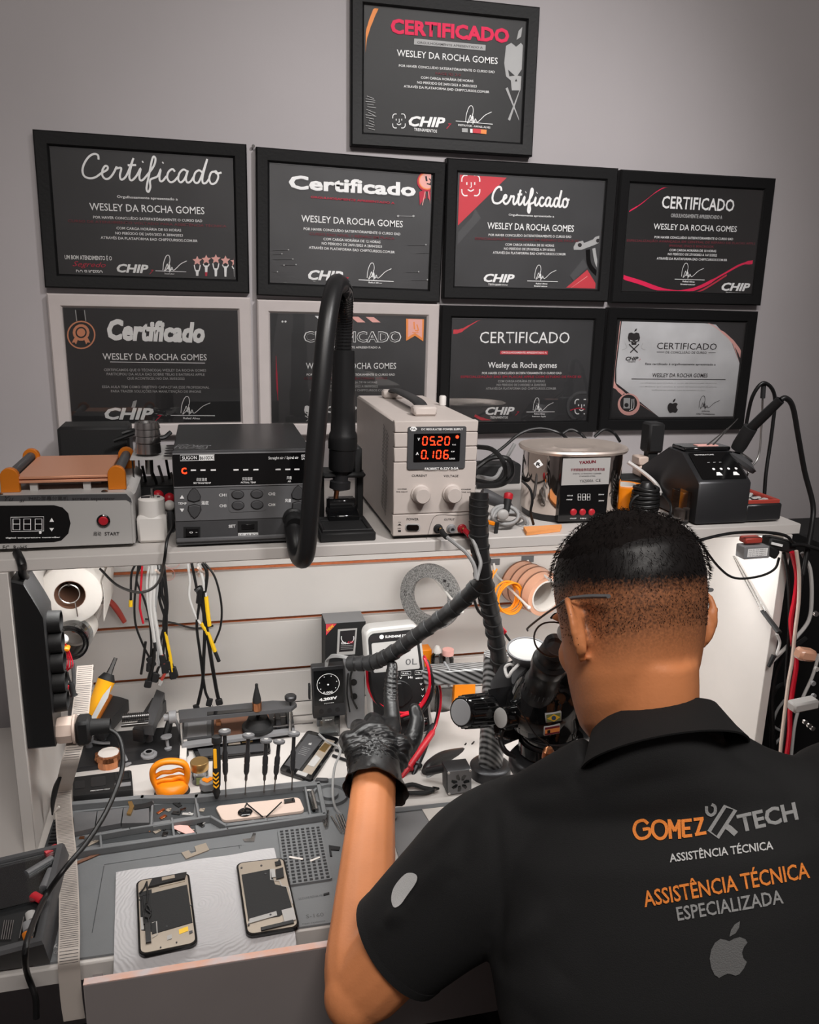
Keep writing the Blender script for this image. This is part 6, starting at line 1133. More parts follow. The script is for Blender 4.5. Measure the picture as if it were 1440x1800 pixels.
solid('flex_cable', 'black flex cable lying beside the gold connector on the mat steps', ((236, 1424), (262, 1420), (270, 1414), (268, 1409), (255, 1413), (236, 1416)), ZT+.0092, ZT+.0105, 'matte_black')
solid('beige_flex', 'pale pink flex sheet in the right front compartment of the mat', ((303, 1456), (330, 1468), (342, 1463), (330, 1452), (306, 1450)), ZT+.004, ZT+.005, 'ink_rose')
solid('white_strip', 'thin white strip lying on the pocket grid', ((508, 1508), (532, 1512), (533, 1509), (509, 1505)), ZT+.004, ZT+.0045, 'paper')
solid('white_strip', 'second thin white strip, right end of the pocket grid', ((546, 1515), (563, 1508), (562, 1506), (545, 1512)), ZT+.004, ZT+.0045, 'paper')
T_ = thing('parts_tray', 'pale beige lidded tray in the back compartment of the mat', 'tray', atz(460, 1420, ZT)); g = QZ(ZT+.004, (392, 1444), (536, 1426), (526, 1402), (378, 1418)); B().prism(g, rrect(0, 0, g.W, g.H, .008), -.003, .0012, .0005).obj('tray', 'warm_white', T_)
q = atz(431, 1428, ZT+.006); T_ = thing('magnifier', 'small black round stand with a thin wire on the beige tray', 'stand', q); B().lathe([(.011, 0), (.0115, .001), (.009, .003)], q, (0, 0, 1), 28).obj('disc', 'gloss_black', T_); B().tube([q+Vector((0, 0, .002)), q+Vector((0, 0, .01)), q+Vector((.004, 0, .016))], .0012, 6, sm=3).obj('wire', 'steel', T_)
for pts, lab in ((((433, 1412), (462, 1436)), 'thin black wire leaning left across the beige tray'), (((495, 1410), (468, 1436)), 'thin black probe leaning right across the beige tray')): a, e = atz(*pts[0], ZT+.012), atz(*pts[1], ZT+.007); tag(B().tube([a, e], .0011, 6).obj('thin_probe', 'black_wire'), lab, 'probe')
solid('black_chip', 'small black block at the right end of the beige tray', ((500, 1413), (519, 1410), (517, 1405), (499, 1408)), ZT+.006, ZT+.009, 'gloss_black')
for i, (p0, p1) in enumerate((((544, 1392), (552, 1425)), ((549, 1391), (557, 1424)))): a, e = atz(*p0, ZT+.008), atz(*p1, ZT+.008); tag(B().cyl(a, e, .003, n=12).obj('glass_fuse', 'clear_plastic' if i == 0 else 'steel'), ['clear tube lying in the narrow compartment by the round dish', 'silver tube lying in the narrow compartment by the round dish'][i], 'tube')
for p0, p1 in (((566, 1420), (570, 1452)), ((573, 1425), (572, 1456)), ((577, 1425), (575, 1455)), ((583, 1435), (600, 1464)), ((591, 1432), (605, 1465)), ((596, 1432), (609, 1463)), ((601, 1432), (612, 1462))): a, e = atz(*p0, ZT+.0025), atz(*p1, ZT+.0025); tag(B().lathe([(.0016, 0), (.0016, (e-a).length*.7), (.0008, (e-a).length)], a, e-a, 8).obj('driver_bit', 'steel'), 'slim steel driver bit lying on the mat left of the forearm', 'bit', 'steel driver bits beside the forearm')
solid('black_hook', 'black curved plastic piece on the mat beside the forearm', ((578, 1487), (598, 1490), (596, 1496), (582, 1495), (584, 1506), (580, 1506)), ZT+.0003, ZT+.002, 'matte_black')
solid('small_pick', 'short black pick on the mat, left of the forearm near the pocket grid', ((569, 1572), (569, 1575), (579, 1572), (579, 1569)), ZT+.0003, ZT+.0015, 'matte_black')
# tool case at the lower left
T_ = thing('tool_case', 'open black tool case with a grey rim and clear lid, lower left corner', 'tool case', atz(20, 1650, ZD))
zc_ = ZD+.05; top = [atz(*p, zc_) for p in ((-230, 1735), (76, 1655), (113, 1480), (-150, 1540))]; bot = [atz(88, 1693, ZT+.001), atz(129, 1520, ZT+.001)]
bot = [Vector((top[0].x, bot[0].y, ZT+.001)), bot[0], bot[1], Vector((top[3].x, bot[1].y, ZT+.001))]
def insq(q, d): c_ = sum(q, Vector())/4; return [c_+(v-c_)*(1-d/(v-c_).length) for v in q]
t2 = insq(top, .014); t3 = [v-Vector((0, 0, .012)) for v in insq(top, .017)]
B().rings([bot, [v-Vector((0, 0, .004)) for v in top], insq(top, .003), t2, t3], cap=True).obj('case_shell', 'dark_grey', T_)
g = QP(*t3); W, H = g.W, g.H; B().prism(g, [(0, 0), (W, 0), (W, H), (0, H)], .0002, .001).obj('inner_tray', 'matte_black', T_)
g2 = QP(*[v+Vector((0, 0, .004)) for v in (g.P(W*.2, H*.42), g.P(W, H*.42), g.P(W, H), g.P(W*.2, H))]); B().prism(g2, [(0, 0), (g2.W, 0), (g2.W, g2.H), (0, g2.H)], .004, .0055).obj('clear_lid', 'clear_plastic', T_)
for px0, px1, r, m_, nm in (((78, 1500), (100, 1488), .006, 'red_plastic', 'red_latch'), ((58, 1573), (74, 1582), .006, 'red_plastic', 'red_latch'), ((47, 1535), (92, 1508), .0055, 'grey_plastic', 'plier_handle'), ((90, 1528), (76, 1560), .0055, 'grey_plastic', 'plier_handle'), ((46, 1640), (49, 1650), .005, 'orange_metal', 'orange_insert'), ((48, 1622), (50, 1636), .006, 'mid_grey', 'insert'), ((53, 1604), (56, 1618), .006, 'light_grey', 'insert')):
    a, e = atz(*px0, zc_-.004), atz(*px1, zc_-.004); B().tube([a, e], r, 10, flat=.6).obj(nm, m_, T_)
b = B()
for i in range(5): a, e = atz(8+i*4, 1618, zc_-.009), atz(2+i*4, 1652, zc_-.009); b.tube([a, e], .0009, 6)
for x0_, x1_ in ((42, 34), (66, 57)): b.tube([atz(x0_, 1612, zc_-.009), atz(x1_, 1650, zc_-.009)], .001, 6)
b.obj('needle_bits', 'steel', T_)
b = B()
for i in range(22): q = atz(random.uniform(4, 80), random.uniform(1500, 1570), zc_-.007); b.box(q, (.002+random.random()*.003, .0012, .001), RZ(random.random()*3))
tag(b.obj('loose_screws', 'light_grey', T_), kind='stuff')
# tidy dark organiser left of the film ribbon
T_ = thing('ribbed_tray', 'dark ribbed tray tucked in the left corner beside the side panel', 'tray', atz(97, 1460, ZD)); q = [atz(*p, ZD+.0002) for p in ((78, 1500), (118, 1496), (118, 1420), (100, 1432))]; B().rings([q, [v+Vector((0, 0, .008)) for v in q]]).obj('tray', 'mat_dark', T_)
b = B()
for i in range(9): a = atz(96-i*1.6, 1440+i*6, ZD+.0105); b.box(a+Vector((.011, 0, 0)), (.022, .003, .003), bev=.0008)
b.obj('ribs', 'gunmetal', T_)
T_ = thing('folding_tweezers', 'dark tweezers hanging against the side panel above the ribbed tray', 'tweezers', aty(95, 1420, -.36)); B().tube([aty(*p, -.36) for p in ((107, 1362), (98, 1385), (93, 1410), (92, 1432))], [.004, .007, .006, .002], 8, sm=4, flat=.6).obj('grip', 'matte_black', T_); B().tube([aty(*p, -.355) for p in ((104, 1418), (94, 1427), (97, 1440))], .0018, 6).obj('tip', 'paper', T_)
# ---------------------------------------------------------------- middle of the bench: meters, boxes, hanging rolls
Y = -.09; pf = YP(Y); T_ = thing('product_box', 'black cardboard box printed with a small gauge picture and a red corner flash', 'box', atz(606, 1250, ZD)); x0, zt = pf.px(572, 1097); x1 = pf.px(643, 1093)[0]
B().box(((x0+x1)/2, Y+.0275, (ZD+zt)/2), (x1-x0, .055, zt-ZD), bev=.0006).obj('carton', 'matte_black', T_); B().box(((x0+x1)/2, Y+.0275, zt+.0004), (x1-x0-.001, .054, .0006)).obj('lit_top', 'mid_grey', T_)  # paler sheet paints the light on the black carton's top face
b = B().use('ink_coral').flat(pf, pp(pf, [(573, 1097), (592, 1096), (573, 1117)]), .0004).use('ink_yellow').text(pf, 'NEW', (575, 1108), (586, 1099), 5, bold=.03, h=.0008).use('light_grey').flat(pf, pp(pf, [(594, 1106), (628, 1104), (624, 1150), (592, 1152)]), .0004).use('ink_dark').flat(pf, pp(pf, [(598, 1109), (625, 1107), (621, 1144), (596, 1146)]), .0006)
b.use('ink_white').ribbon(pf, pp(pf, circ((611, 1121), 11, 14, 10, -.3, PI+.3)), .0014, .0008, 0).use('ink_white').text(pf, '0.00', (600, 1130), (608, 1130), 4, bold=.03, h=.0008).use('ink_red').text(pf, '4.203', (611, 1129), (621, 1128), 4, bold=.03, h=.0008).use('ink_grey')
for i in range(3): b.ribbon(pf, pp(pf, [(599, 1135+i*3), (620, 1134+i*3)]), .0006, .0008, 0)
b.obj('print', None, T_, sharp=180)
Y = -.165; T_ = thing('power_meter', 'small black meter showing a dial and 4.203V, standing on a clear usb dock', 'meter', atz(578, 1290, ZD)); fq = QP(*[aty(*p, Y) for p in ((551, 1264), (608, 1257), (606, 1169), (548, 1174))]); W, H = fq.W, fq.H
B().prism(fq, rrect(0, 0, W, H, .003), -.018, 0, .001).obj('case', 'gunmetal', T_); B().prism(fq, rrect(W*.05, H*.26, W*.95, H*.93, .001), 0, .0006).obj('screen', 'screen_black', T_)
b = B().use('ink_white'); c0 = (W*.48, H*.66); b.ribbon(fq, [(c0[0]+W*.34*math.cos(t), c0[1]+W*.34*math.sin(t)) for t in [2*PI*i/28 for i in range(28)]], .0009, .0008, 0, True)
for a_ in (.25, 1.2, 2.0, 2.9, 3.7, 5.7): b.flat(fq, [(c0[0]+W*.27*math.cos(a_)+x, c0[1]+W*.27*math.sin(a_)+y) for x, y in circ((0, 0), .001, 6)], .0008)
b.flat(fq, [(c0[0]+x, c0[1]+y) for x, y in circ((0, -.001), .0018, 8)], .0008).text(fq.fl, '0.000', (W*.33, H*.50), (W*.62, H*.50), .0045, px=False, h=.0009, bold=.01).text(fq.fl, '4.203V', (W*.2, H*.37), (W*.74, H*.38), .0055, px=False, h=.0009, bold=.05).text(fq.fl, 'POWER', (W*.35, H*.285), (W*.65, H*.285), .002, px=False, h=.0009).obj('readout', None, T_, sharp=180)
for i in (.25, .5, .75): B().prism(fq, [(W*i+x, H*.13+y) for x, y in circ((0, 0), .0045, 14)], 0, .0008).obj('button', 'matte_black', T_)
B().box(aty(544, 1215, Y+.008), (.004, .01, .03), bev=.001).obj('side_key', 'matte_black', T_)
q = atz(578, 1290, ZD); B().box((q.x, Y+.0, (ZD+fq.P(W/2, 0).z)/2), (.040, .018, fq.P(W/2, 0).z-ZD), bev=.002).obj('clear_dock', 'clear_plastic', T_)
for x_ in (.2, .75): p_ = fq.P(W*x_, 0, -.008); B().box(p_-Vector((0, 0, .010)), (.010, .008, .02), bev=.001).obj('usb_plug', 'grey_plastic' if x_ < .5 else 'matte_black', T_)
b = B()
for i in range(4): b.tube([aty(*p) for p in ((572+i, 1172, -.165), (574+i*2, 1160-i*2, -.17), (590, 1155-i*1.5, -.19), (612+i, 1158-i, -.21))], .0013, 6, sm=4)
b.obj('white_wires', 'grey_wire', T_)
Y = -.15; fq = QP(*[aty(*p, Y) for p in ((611, 1262), (642, 1258), (640, 1166), (607, 1168))]); T_ = thing('test_box', 'grey instrument panel with two round black sockets, between power meter and multimeter', 'instrument', fq.P(fq.W/2, 0)); fq.c = [Vector((v.x, v.y, v.z if i > 1 else ZD+.001)) for i, v in enumerate(fq.c)]; fq.__init__(*fq.c); W, H = fq.W, fq.H
B().prism(fq, rrect(0, 0, W, H, .002), -.03, 0, .001).obj('case', 'mid_grey', T_)
for v in (.72, .5): B().prism(fq, [(W*.42+x, H*v+y) for x, y in circ((0, 0), .0065, 16)], 0, .001).obj('socket', 'matte_black', T_)
B().tube([fq.P(W*.35, H*.97, .008), fq.P(W*.2, H*.8, .01), fq.P(W*.3, H*.5, .008), fq.P(W*.55, H*.32, .004)], .0022, 6, sm=4).tube([fq.P(W*.1, H*.9, .01), fq.P(0, H*.6, .012), fq.P(W*.12, H*.3, .01)], .0015, 6, sm=4).obj('wires', 'black_wire', T_)
# multimeter
Y = -.255; mq = QP(*[aty(*p, y) for p, y in (((655, 1300), Y), ((763, 1290), Y), ((738, 1097), Y+.02), ((641, 1107), Y+.02))]); W, H = mq.W, mq.H
T_ = thing('multimeter', 'grey edged black digital multimeter with a big screen, wrapped in red leads', 'multimeter', mq.P(W/2, 0)); B().prism(mq, rrect(0, 0, W, H, .016, 6), -.036, 0, .004).obj('shell', 'light_grey', T_); B().box((mq.P(W/2, 0).x, -.232, (ZD+mq.P(W/2, 0).z)/2+.002), (.07, .03, mq.P(W/2, 0).z-ZD+.004), bev=.002).obj('tilt_stand', 'grey_plastic', T_)
B().prism(mq, rrect(W*.05, H*.03, W*.95, H*.96, .013, 6), .0, .0012, .0004).obj('face_plate', 'matte_black', T_); B().prism(mq, rrect(W*.1, H*.61, W*.9, H*.875, .003), .0012, .002).obj('screen', 'light_grey', T_)
B().prism(mq, rrect(W*.08, H*.89, W*.92, H*.94, .003), .0012, .0016).obj('brand_bar', 'ink_dark', T_)
b = B().use('ink_white').text(mq.fl, 'SUNSHINE DT-19N', (W*.2, H*.915), (W*.68, H*.915), .0045, px=False, h=.003, bold=.02).flat(mq.fl, circ((W*.14, H*.916), .004, 12), .003)
for x, s in ((.34, 'RANGE'), (.56, 'REL'), (.8, 'Hz %')): b.ribbon(mq.fl, [(W*x-.009, H*.56), (W*x+.009, H*.56), (W*x+.009, H*.593), (W*x-.009, H*.593)], .0006, .002, 0, True).text(mq.fl, s, (W*x-.006, H*.577), (W*x+.006, H*.577), .0028, px=False, h=.002)
b.text(mq.fl, 'MENU', (W*.73, H*.525), (W*.87, H*.525), .003, px=False, h=.002, bold=.02).text(mq.fl, 'Hz', (W*.6, H*.54), (W*.68, H*.54), .0045, px=False, h=.002, bold=.02)
for x, y in ((.3, .52), (.45, .54), (.8, .47), (.83, .42), (.83, .36), (.8, .30), (.2, .47)): b.text(mq.fl, 'V', (W*x, H*y), (W*x+.005, H*y), .004, px=False, h=.002, bold=.02)
b.use('ink_rose').flat(mq.fl, [(W*.72-.005, H*.10), (W*.72+.005, H*.10), (W*.72, H*.15)], .002).use('ink_white').text(mq.fl, '1000V', (W*.82, H*.155), (W*.94, H*.155), .003, px=False, h=.002).use('ink_mid').text(mq.fl, '0L', (W*.55, H*.68), (W*.75, H*.68), .012, px=False, h=.0024).obj('print', None, T_, sharp=180)
B().prism(mq, [(W*.5+x, H*.41+y) for x, y in circ((0, 0), .024, 32)], .0012, .005, .001).prism(mq, rrect(W*.5-.0055, H*.41-.023, W*.5+.0055, H*.41+.022, .004), .005, .012, .0015).obj('selector_knob', 'black_plastic', T_)
for x in (.2, .42, .65, .87): B().prism(mq, [(W*x+a_, H*.11+c_) for a_, c_ in circ((0, 0), .0055, 16)], .0012, .003, .0005).obj('port', 'gloss_black', T_)
def mp_(u, v, h=.012): return mq.P(W*u, H*v, h)
for name, lab, mat, off, tail, pr in (('red_lead', 'red test lead looped round the multimeter, ending in a red probe pointing down left', 'red_wire', 0, ((771, 1200, -.24), (775, 1235, -.25), (768, 1270, -.26), (762, 1285, -.27)), ((763, 1284, -.27), (704, 1370, -.335))), ('black_lead', 'black test lead looped with the red one, its probe pointing down beside it', 'black_wire', .005, ((768, 1205, -.23), (770, 1245, -.24), (764, 1275, -.255)), ((762, 1272, -.255), (724, 1368, -.33)))):
    T_ = thing(name, lab, 'test lead', aty(*pr[1]))
    loop = [mp_(-.03, .68), mp_(-.02, .5), mp_(.1, .36, .013), mp_(.35, .27, .014), mp_(.6, .25, .014), mp_(.85, .33, .014), mp_(1.03, .48, .008), mp_(1.04, .62, .002), mp_(1.0, .70, .0), mp_(1.03, .6, .012), mp_(.97, .42, .017), mp_(.75, .27, .018), mp_(.45, .23, .019)]
    loop = [p+Vector((off, -.003*(off > 0), -off)) for p in loop]
    B().tube(loop, .0026, 8, sm=6).obj('wire_loop', mat, T_); B().tube([mp_(1.0, .72, .002)]+[aty(*p) for p in tail], .0022, 8, sm=6).obj('lead_tail', mat, T_)
    a, e = aty(*pr[0]), aty(*pr[1]); L_ = (e-a).length; B().lathe([(.0028, 0), (.0055, .006), (.0068, L_*.5), (.0058, L_*.72), (.0095, L_*.74), (.0095, L_*.77), (.0055, L_*.79), (.003, L_*.98)], a, e-a, 18).obj('probe_handle', 'red_plastic' if off == 0 else 'gunmetal', T_); B().lathe([(.001, 0), (.001, .012)], e, e-a, 6).obj('needle', 'steel', T_)
# wrapped cable arm
T_ = thing('wrapped_cable_arm', 'thick black spiral wrapped cable bundle forking below the shelf, one branch reaching over the multimeter', 'cable', aty(850, 1030, -.45)); T_['label'] = 'thick black spiral wrapped cable bundle forking left over the multimeter'
for pts, r in (([(843, 866, -.435), (842, 900, -.44), (843, 950, -.445), (850, 1015, -.45), (862, 1070, -.43), (872, 1120, -.40), (882, 1190, -.36), (890, 1240, -.33)], .0135), ([(852, 1018, -.452), (800, 1068, -.41), (740, 1112, -.36), (690, 1148, -.32), (655, 1164, -.29), (614, 1166, -.26)], .0125)):
    sm_ = smoothpts([aty(*p) for p in pts], 8); B().tube(sm_, r, 16).obj('wrapped_branch', 'black_plastic', T_, sharp=70)
    b = B(); n_ = len(sm_)
    for i in range(2, n_-2, 3): d = (sm_[i+1]-sm_[i]).normalized(); x_, y_, z_ = axes(d); b.lathe([(r*1.0, 0), (r*1.12, .001), (r*1.03, .012)], sm_[i], (d+x_*.25).normalized(), 16, cap=False)
    b.obj('spiral_wrap', 'matte_black', T_, sharp=30)
T_ = thing('banana_plug', 'red banana plug dangling beside the vertical wrapped branch', 'plug', aty(875, 1095, -.38)); a, e = aty(863, 1090, -.38), aty(886, 1112, -.375); B().box((a+e)/2, ((e-a).length, .009, .011), RY(math.atan2(-(e-a).z, (e-a).x)), .0015).obj('body', 'red_plastic', T_); B().cyl(e, aty(898, 1128, -.375), .0022, n=10).obj('pin', 'dark_steel', T_); B().tube([aty(832, 1050, -.42), aty(842, 1075, -.4), aty(860, 1090, -.385), a], .0025, 8, sm=4).obj('cord', 'black_wire', T_)
T_ = thing('crocodile_clip', 'black crocodile clip hanging in front of the orange wire coil', 'clip', aty(868, 1050, -.38)); B().tube([aty(853, 1030, -.39), aty(862, 1042, -.38), aty(869, 1052, -.38)], [.003, .005, .004], 8, sm=3).obj('grip', 'matte_black', T_); B().tube([aty(869, 1052, -.38), aty(876, 1062, -.38)], .002, 6).obj('jaw', 'dark_steel', T_)
# hanging ring of abrasive pad
C('speckled', (150, 148, 146), .9, rgb2=(84, 83, 82), nscale=420, bump=.3, bscale=500)
c_ = aty(757, 1049, -.095); T_ = thing('abrasive_ring', 'big speckled grey abrasive ring with handwriting hanging on a long hook', 'ring', c_); nrm = Vector((-.68, -.72, .06))
B().lathe([(.040, -.006), (.066, -.006), (.0665, 0), (.066, .006), (.040, .006), (.0395, 0)], c_, nrm, 56, closed=True).obj('disc', 'speckled', T_); x_, y_, z_ = axes(nrm); b = B().use('ink_dark'); rp_ = Plane(c_, Vector((.72, -.68, 0)), (0, 0, 1))
for i, ch in enumerate('opepel2e'): a_ = 3.6-i*.13 if i < 5 else .9-(i-5)*.2; cx_, cy_ = .053*math.cos(a_), .053*math.sin(a_); b.text(rp_, ch, (cx_-.003, cy_), (cx_+.003, cy_), .006, px=False, h=.0064)
b.obj('handwriting', None, T_, sharp=180)
def hook(pts, lab): q = [aty(*p) for p in pts]; T_ = thing('display_hook', lab, 'hook', q[0], group='slatwall hooks'); B().tube(q, .0024, 8).obj('rod', 'white_plastic', T_); B().ell(q[-1], (.004, .004, .004), n=8, m=6).obj('ball_end', 'white_plastic', T_); B().box(q[0]+Vector((0, .002, .002)), (.028, .003, .014), bev=.0008).obj('plate', 'grey_plastic', T_)
hook([(758, 1008, -.022), (760, 1012, -.03), (812, 1075, -.22)], 'white hook rod through the speckled abrasive ring'); hook([(868, 990, -.022), (872, 1010, -.03), (930, 1068, -.20)], 'white hook rod through the orange wire coil'); hook([(928, 985, -.022), (930, 992, -.03), (968, 1020, -.20)], 'white hook rod through the copper coloured tape rolls')
T_ = thing('orange_wire_coil', 'coil of thin orange wire hanging on a hook', 'wire', aty(893, 1046, -.12)); c_ = aty(890, 1046, -.12); b = B()
for i in range(8): k_ = .9+.03*(i % 4); b.tube([c_+Vector((.026*k_*math.cos(t)+.001*i-.004, -.003*i+.004*math.sin(t*2+i), .033*k_*math.sin(t)+.001*math.sin(i))) for t in [2*PI*j/26 for j in range(26)]], .0017, 6, closed=True)
b.tube([aty(*p) for p in ((874, 1000, -.1), (865, 1020, -.11), (872, 1050, -.12), (880, 1075, -.12))], .0017, 6, sm=5).tube([aty(*p) for p in ((868, 1002, -.1), (860, 1030, -.11), (866, 1060, -.12), (882, 1070, -.12))], .0017, 6, sm=5).obj('coil', 'orange_wire', T_, sharp=80)
C('kapton', (214, 160, 132), .35, coat=.4)
for i, (px_, py_, yy, R_, lab) in enumerate(((925, 1030, -.06, .046, 'copper coloured tape roll nearest the slatwall on its hook'), (938, 1036, -.095, .046, 'copper coloured tape roll second from the slatwall'), (950, 1041, -.13, .045, 'copper coloured tape roll third from the slatwall'), (960, 1048, -.16, .042, 'white cored tape roll at the front of its hook, beside the hair'))):
    c_ = aty(px_, py_, yy); T_ = thing('kapton_roll', lab, 'tape roll', c_, group='tape rolls on the right hook'); ax = (-.25, 1, .1); B().lathe([(R_-.009, 0), (R_, 0), (R_, .022), (R_-.009, .022)], c_, ax, 44, closed=True).obj('tape', 'kapton', T_); B().lathe([(R_-.012, -.001), (R_-.009, -.001), (R_-.009, .023), (R_-.012, .023)], c_, ax, 44, closed=True).obj('core', 'paper', T_); B().lathe([(R_-.002, .0225), (R_+.0006, .0225), (R_+.0006, .0255), (R_-.002, .0255)], c_, ax, 44, closed=True).obj('gap_ring', 'cardboard', T_)
# bottles behind, orange pack and bags
for px_, py_, hh, r, m_, lab, top in ((768, 1165, .05, .013, 'clear_plastic', 'clear dropper bottle behind the right edge of the multimeter', 'white_plastic'), (787, 1165, .045, .0125, 'clear_plastic', 'pale pink capped bottle beside the dropper bottle', 'ink_rose')):
    q = aty(px_, py_, -.07); T_ = thing('small_bottle', lab, 'bottle', (q.x, -.07, q.z-.045)); B().lathe([(r, 0), (r, hh+.01), (r*.6, hh+.018)], (q.x, -.07, q.z-.045), (0, 0, 1), 24).obj('body', m_, T_); B().lathe([(r*.62, 0), (r*.62, .006), (r*.3, .014)] if top == 'white_plastic' else [(r*.95, 0), (r*.95, .012)], (q.x, -.07, q.z-.035+hh+.008), (0, 0, 1), 20).obj('cap', top, T_)
T_ = thing('wall_ledge', 'small white ledge carrying the bottles behind the multimeter', 'shelf', aty(780, 1200, -.05)); q = aty(780, 1165, -.07); B().box((q.x, -.052, q.z-.0475), (.11, .064, .004), bev=.001).obj('ledge', 'white_plastic', T_); B().box((q.x, -.0215, q.z-.058), (.10, .003, .022)).obj('bracket', 'white_plastic', T_)
solid_box = lambda name, lab, c, s, mat, cat='box', bev=.002: tag(B().box(c, s, bev=bev).obj(name, mat), lab, cat)
q = aty(750, 1140, -.06); solid_box('orange_box', 'small box with an orange top half behind the multimeter', (q.x, -.045, q.z-.024), (.024, .03, .042), 'orange_plastic')
T_ = thing('orange_pouch', 'orange foil pouch with a torn top standing behind the focus knob', 'pouch', atz(818, 1240, ZD)); g = QP(*[aty(*p, y) for p, y in (((797, 1245), -.10), ((836, 1232), -.10), ((837, 1190), -.09), ((799, 1198), -.09))]); g.c[0].z = g.c[1].z = ZD; g.__init__(*g.c)
B().prism(g, [(0, 0), (g.W, 0), (g.W, g.H), (g.W*.8, g.H*.95), (g.W*.6, g.H*.99), (g.W*.4, g.H*.9), (g.W*.2, g.H), (0, g.H*.97)], -.012, 0, .002).obj('pouch', 'orange_plastic', T_)
for px_, lab in ((765, 'clear plastic bag right of the multimeter'), (785, 'pale pinkish clear bag left of the orange pouch')): q = atz(px_, 1262, ZD); T_ = thing('clear_bag', lab, 'bag', q); B().rings([[Vector((q.x+(.017 if k < 6 else .015)*math.cos(2*PI*j/12), q.y+.03+.006*math.sin(2*PI*j/12)*(1-k/8), ZD+k*.0125)) for j in range(12)] for k in range(8)]).obj('bag', 'clear_plastic', T_)
# ---------------------------------------------------------------- microscope
pb_ = atz(868, 1372, ZD); pb_.y += .02; T_ = thing('microscope', 'black stereo microscope with flag stickers on a carbon patterned post', 'microscope', (pb_.x, pb_.y, ZD))
def part(name, mat, b, lab=None, sharp=40): o = b.obj(name, mat, T_, sharp=sharp); (lab and o.__setitem__('label', lab)); return o
C('carbon', (40, 40, 42), .3, coat=.6)
nt = MATS['carbon'].node_tree; wv = nt.nodes.new('ShaderNodeTexWave'); wv.bands_direction = 'DIAGONAL'; wv.inputs['Scale'].default_value = 60; cr = nt.nodes.new('ShaderNodeValToRGB'); cr.color_ramp.elements[0].color = (.01, .01, .01, 1); cr.color_ramp.elements[1].color = (.28, .28, .28, 1); tc_ = nt.nodes.new('ShaderNodeTexCoord')
nt.links.new(tc_.outputs['Object'], wv.inputs['Vector']); nt.links.new(wv.outputs['Fac'], cr.inputs[0]); nt.links.new(cr.outputs[0], nt.nodes['Principled BSDF'].inputs['Base Color'])
part('base_plate', 'gunmetal', B().box((pb_.x+.10, pb_.y+.09, ZD+.006), (.26, .24, .012), bev=.004)) if False else None
part('post_foot', 'gunmetal', B().lathe([(.036, 0), (.036, .018), (.033, .021), (.026, .022)], (pb_.x, pb_.y, ZD), (0, 0, 1), 36))
ztp = aty(868, 1150, pb_.y).z; part('post', 'carbon', B().cyl((pb_.x, pb_.y, ZD+.02), (pb_.x, pb_.y, ztp), .0215, n=32))
bo = [aty(756, 1186, -.24), Vector((pb_.x, pb_.y+.06, aty(860, 1182, pb_.y+.06).z))]
part('cross_boom', 'carbon', B().box((bo[0]+bo[1])/2, ((bo[1]-bo[0]).length+.02, .035, .030), RZ(math.atan2((bo[1]-bo[0]).y, (bo[1]-bo[0]).x)) @ RY(-math.asin((bo[1]-bo[0]).z/(bo[1]-bo[0]).length)), .004))
m_ = bo[0].lerp(bo[1], .32); part('boom_clip', 'mid_grey', B().box(m_, (.004, .037, .034), bev=.001))
Yh = -.50
def mpx(px_, py_, y=Yh): return aty(px_, py_, y)
part('focus_bracket', 'grey_plastic', B().rings([[aty(*p, y) for p in ((862, 1200), (880, 1170), (925, 1150), (935, 1290), (885, 1310), (868, 1285))] for y in (-.44, -.40)][::-1]))
part('arm_block', 'gunmetal', B().rings([[aty(*p, y) for p in ((858, 1212), (905, 1205), (925, 1300), (872, 1300))] for y in (-.47, -.42)][::-1]))
a = aty(858, 1248, -.47); e = aty(810, 1252, -.50); L_ = (e-a).length; part('focus_knob', 'gloss_black', B().lathe([(.020, -.006), (.021, 0), (.0255, .002), (.0255, L_*.5), (.0235, L_*.55), (.0235, L_*.93), (.0215, L_)], a, e-a, 36)); b = B(); x_, y_, z_ = axes(e-a)
for i in range(22): t = 2*PI*i/22; v = x_*math.cos(t)+y_*math.sin(t); b.tube([a+z_*L_*.1+v*.0258, a+z_*L_*.9+v*.0243], .0011, 5)
part('knob_ribs', 'black_plastic', b); part('knob_cap', 'mid_grey', B().lathe([(.0195, L_), (.019, L_+.0006)], a, e-a, 32))
a = aty(918, 1258, -.50); e = aty(880, 1262, -.515); L_ = (e-a).length; part('zoom_knob', 'gloss_black', B().lathe([(.017, 0), (.0175, L_*.9), (.016, L_)], a, e-a, 28)); part('zoom_knob_cap', 'light_grey', B().lathe([(.0150, L_), (.0146, L_+.0006)], a, e-a, 28))
cz_ = mpx(965, 1292); up = Vector((0, .02, 1))
part('pod', 'gloss_black', B().lathe([(.040, -.004), (.043, .004), (.043, .020), (.046, .022), (.046, .045), (.050, .050), (.051, .085), (.047, .100), (.040, .108)], cz_, up, 44))
part('pod_rings', 'gunmetal', B().lathe([(.0435, .004), (.0445, .006), (.0435, .008)], cz_, up, 44, closed=True).lathe([(.041, -.012), (.042, -.010), (.041, -.004)], cz_, up, 44, closed=True))
rl = mpx(945, 1338); rl = Vector((cz_.x-.004, cz_.y, rl.z))
part('ring_light', 'gunmetal', B().lathe([(.030, -.018), (.052, -.018), (.056, -.010), (.056, .002), (.050, .010), (.040, .014), (.034, .012), (.030, 0)], rl, up, 48, closed=True)); part('objective', 'gloss_black', B().lathe([(.034, -.006), (.040, .0), (.038, .016), (.042, .018), (.042, .034)], rl, up, 40))
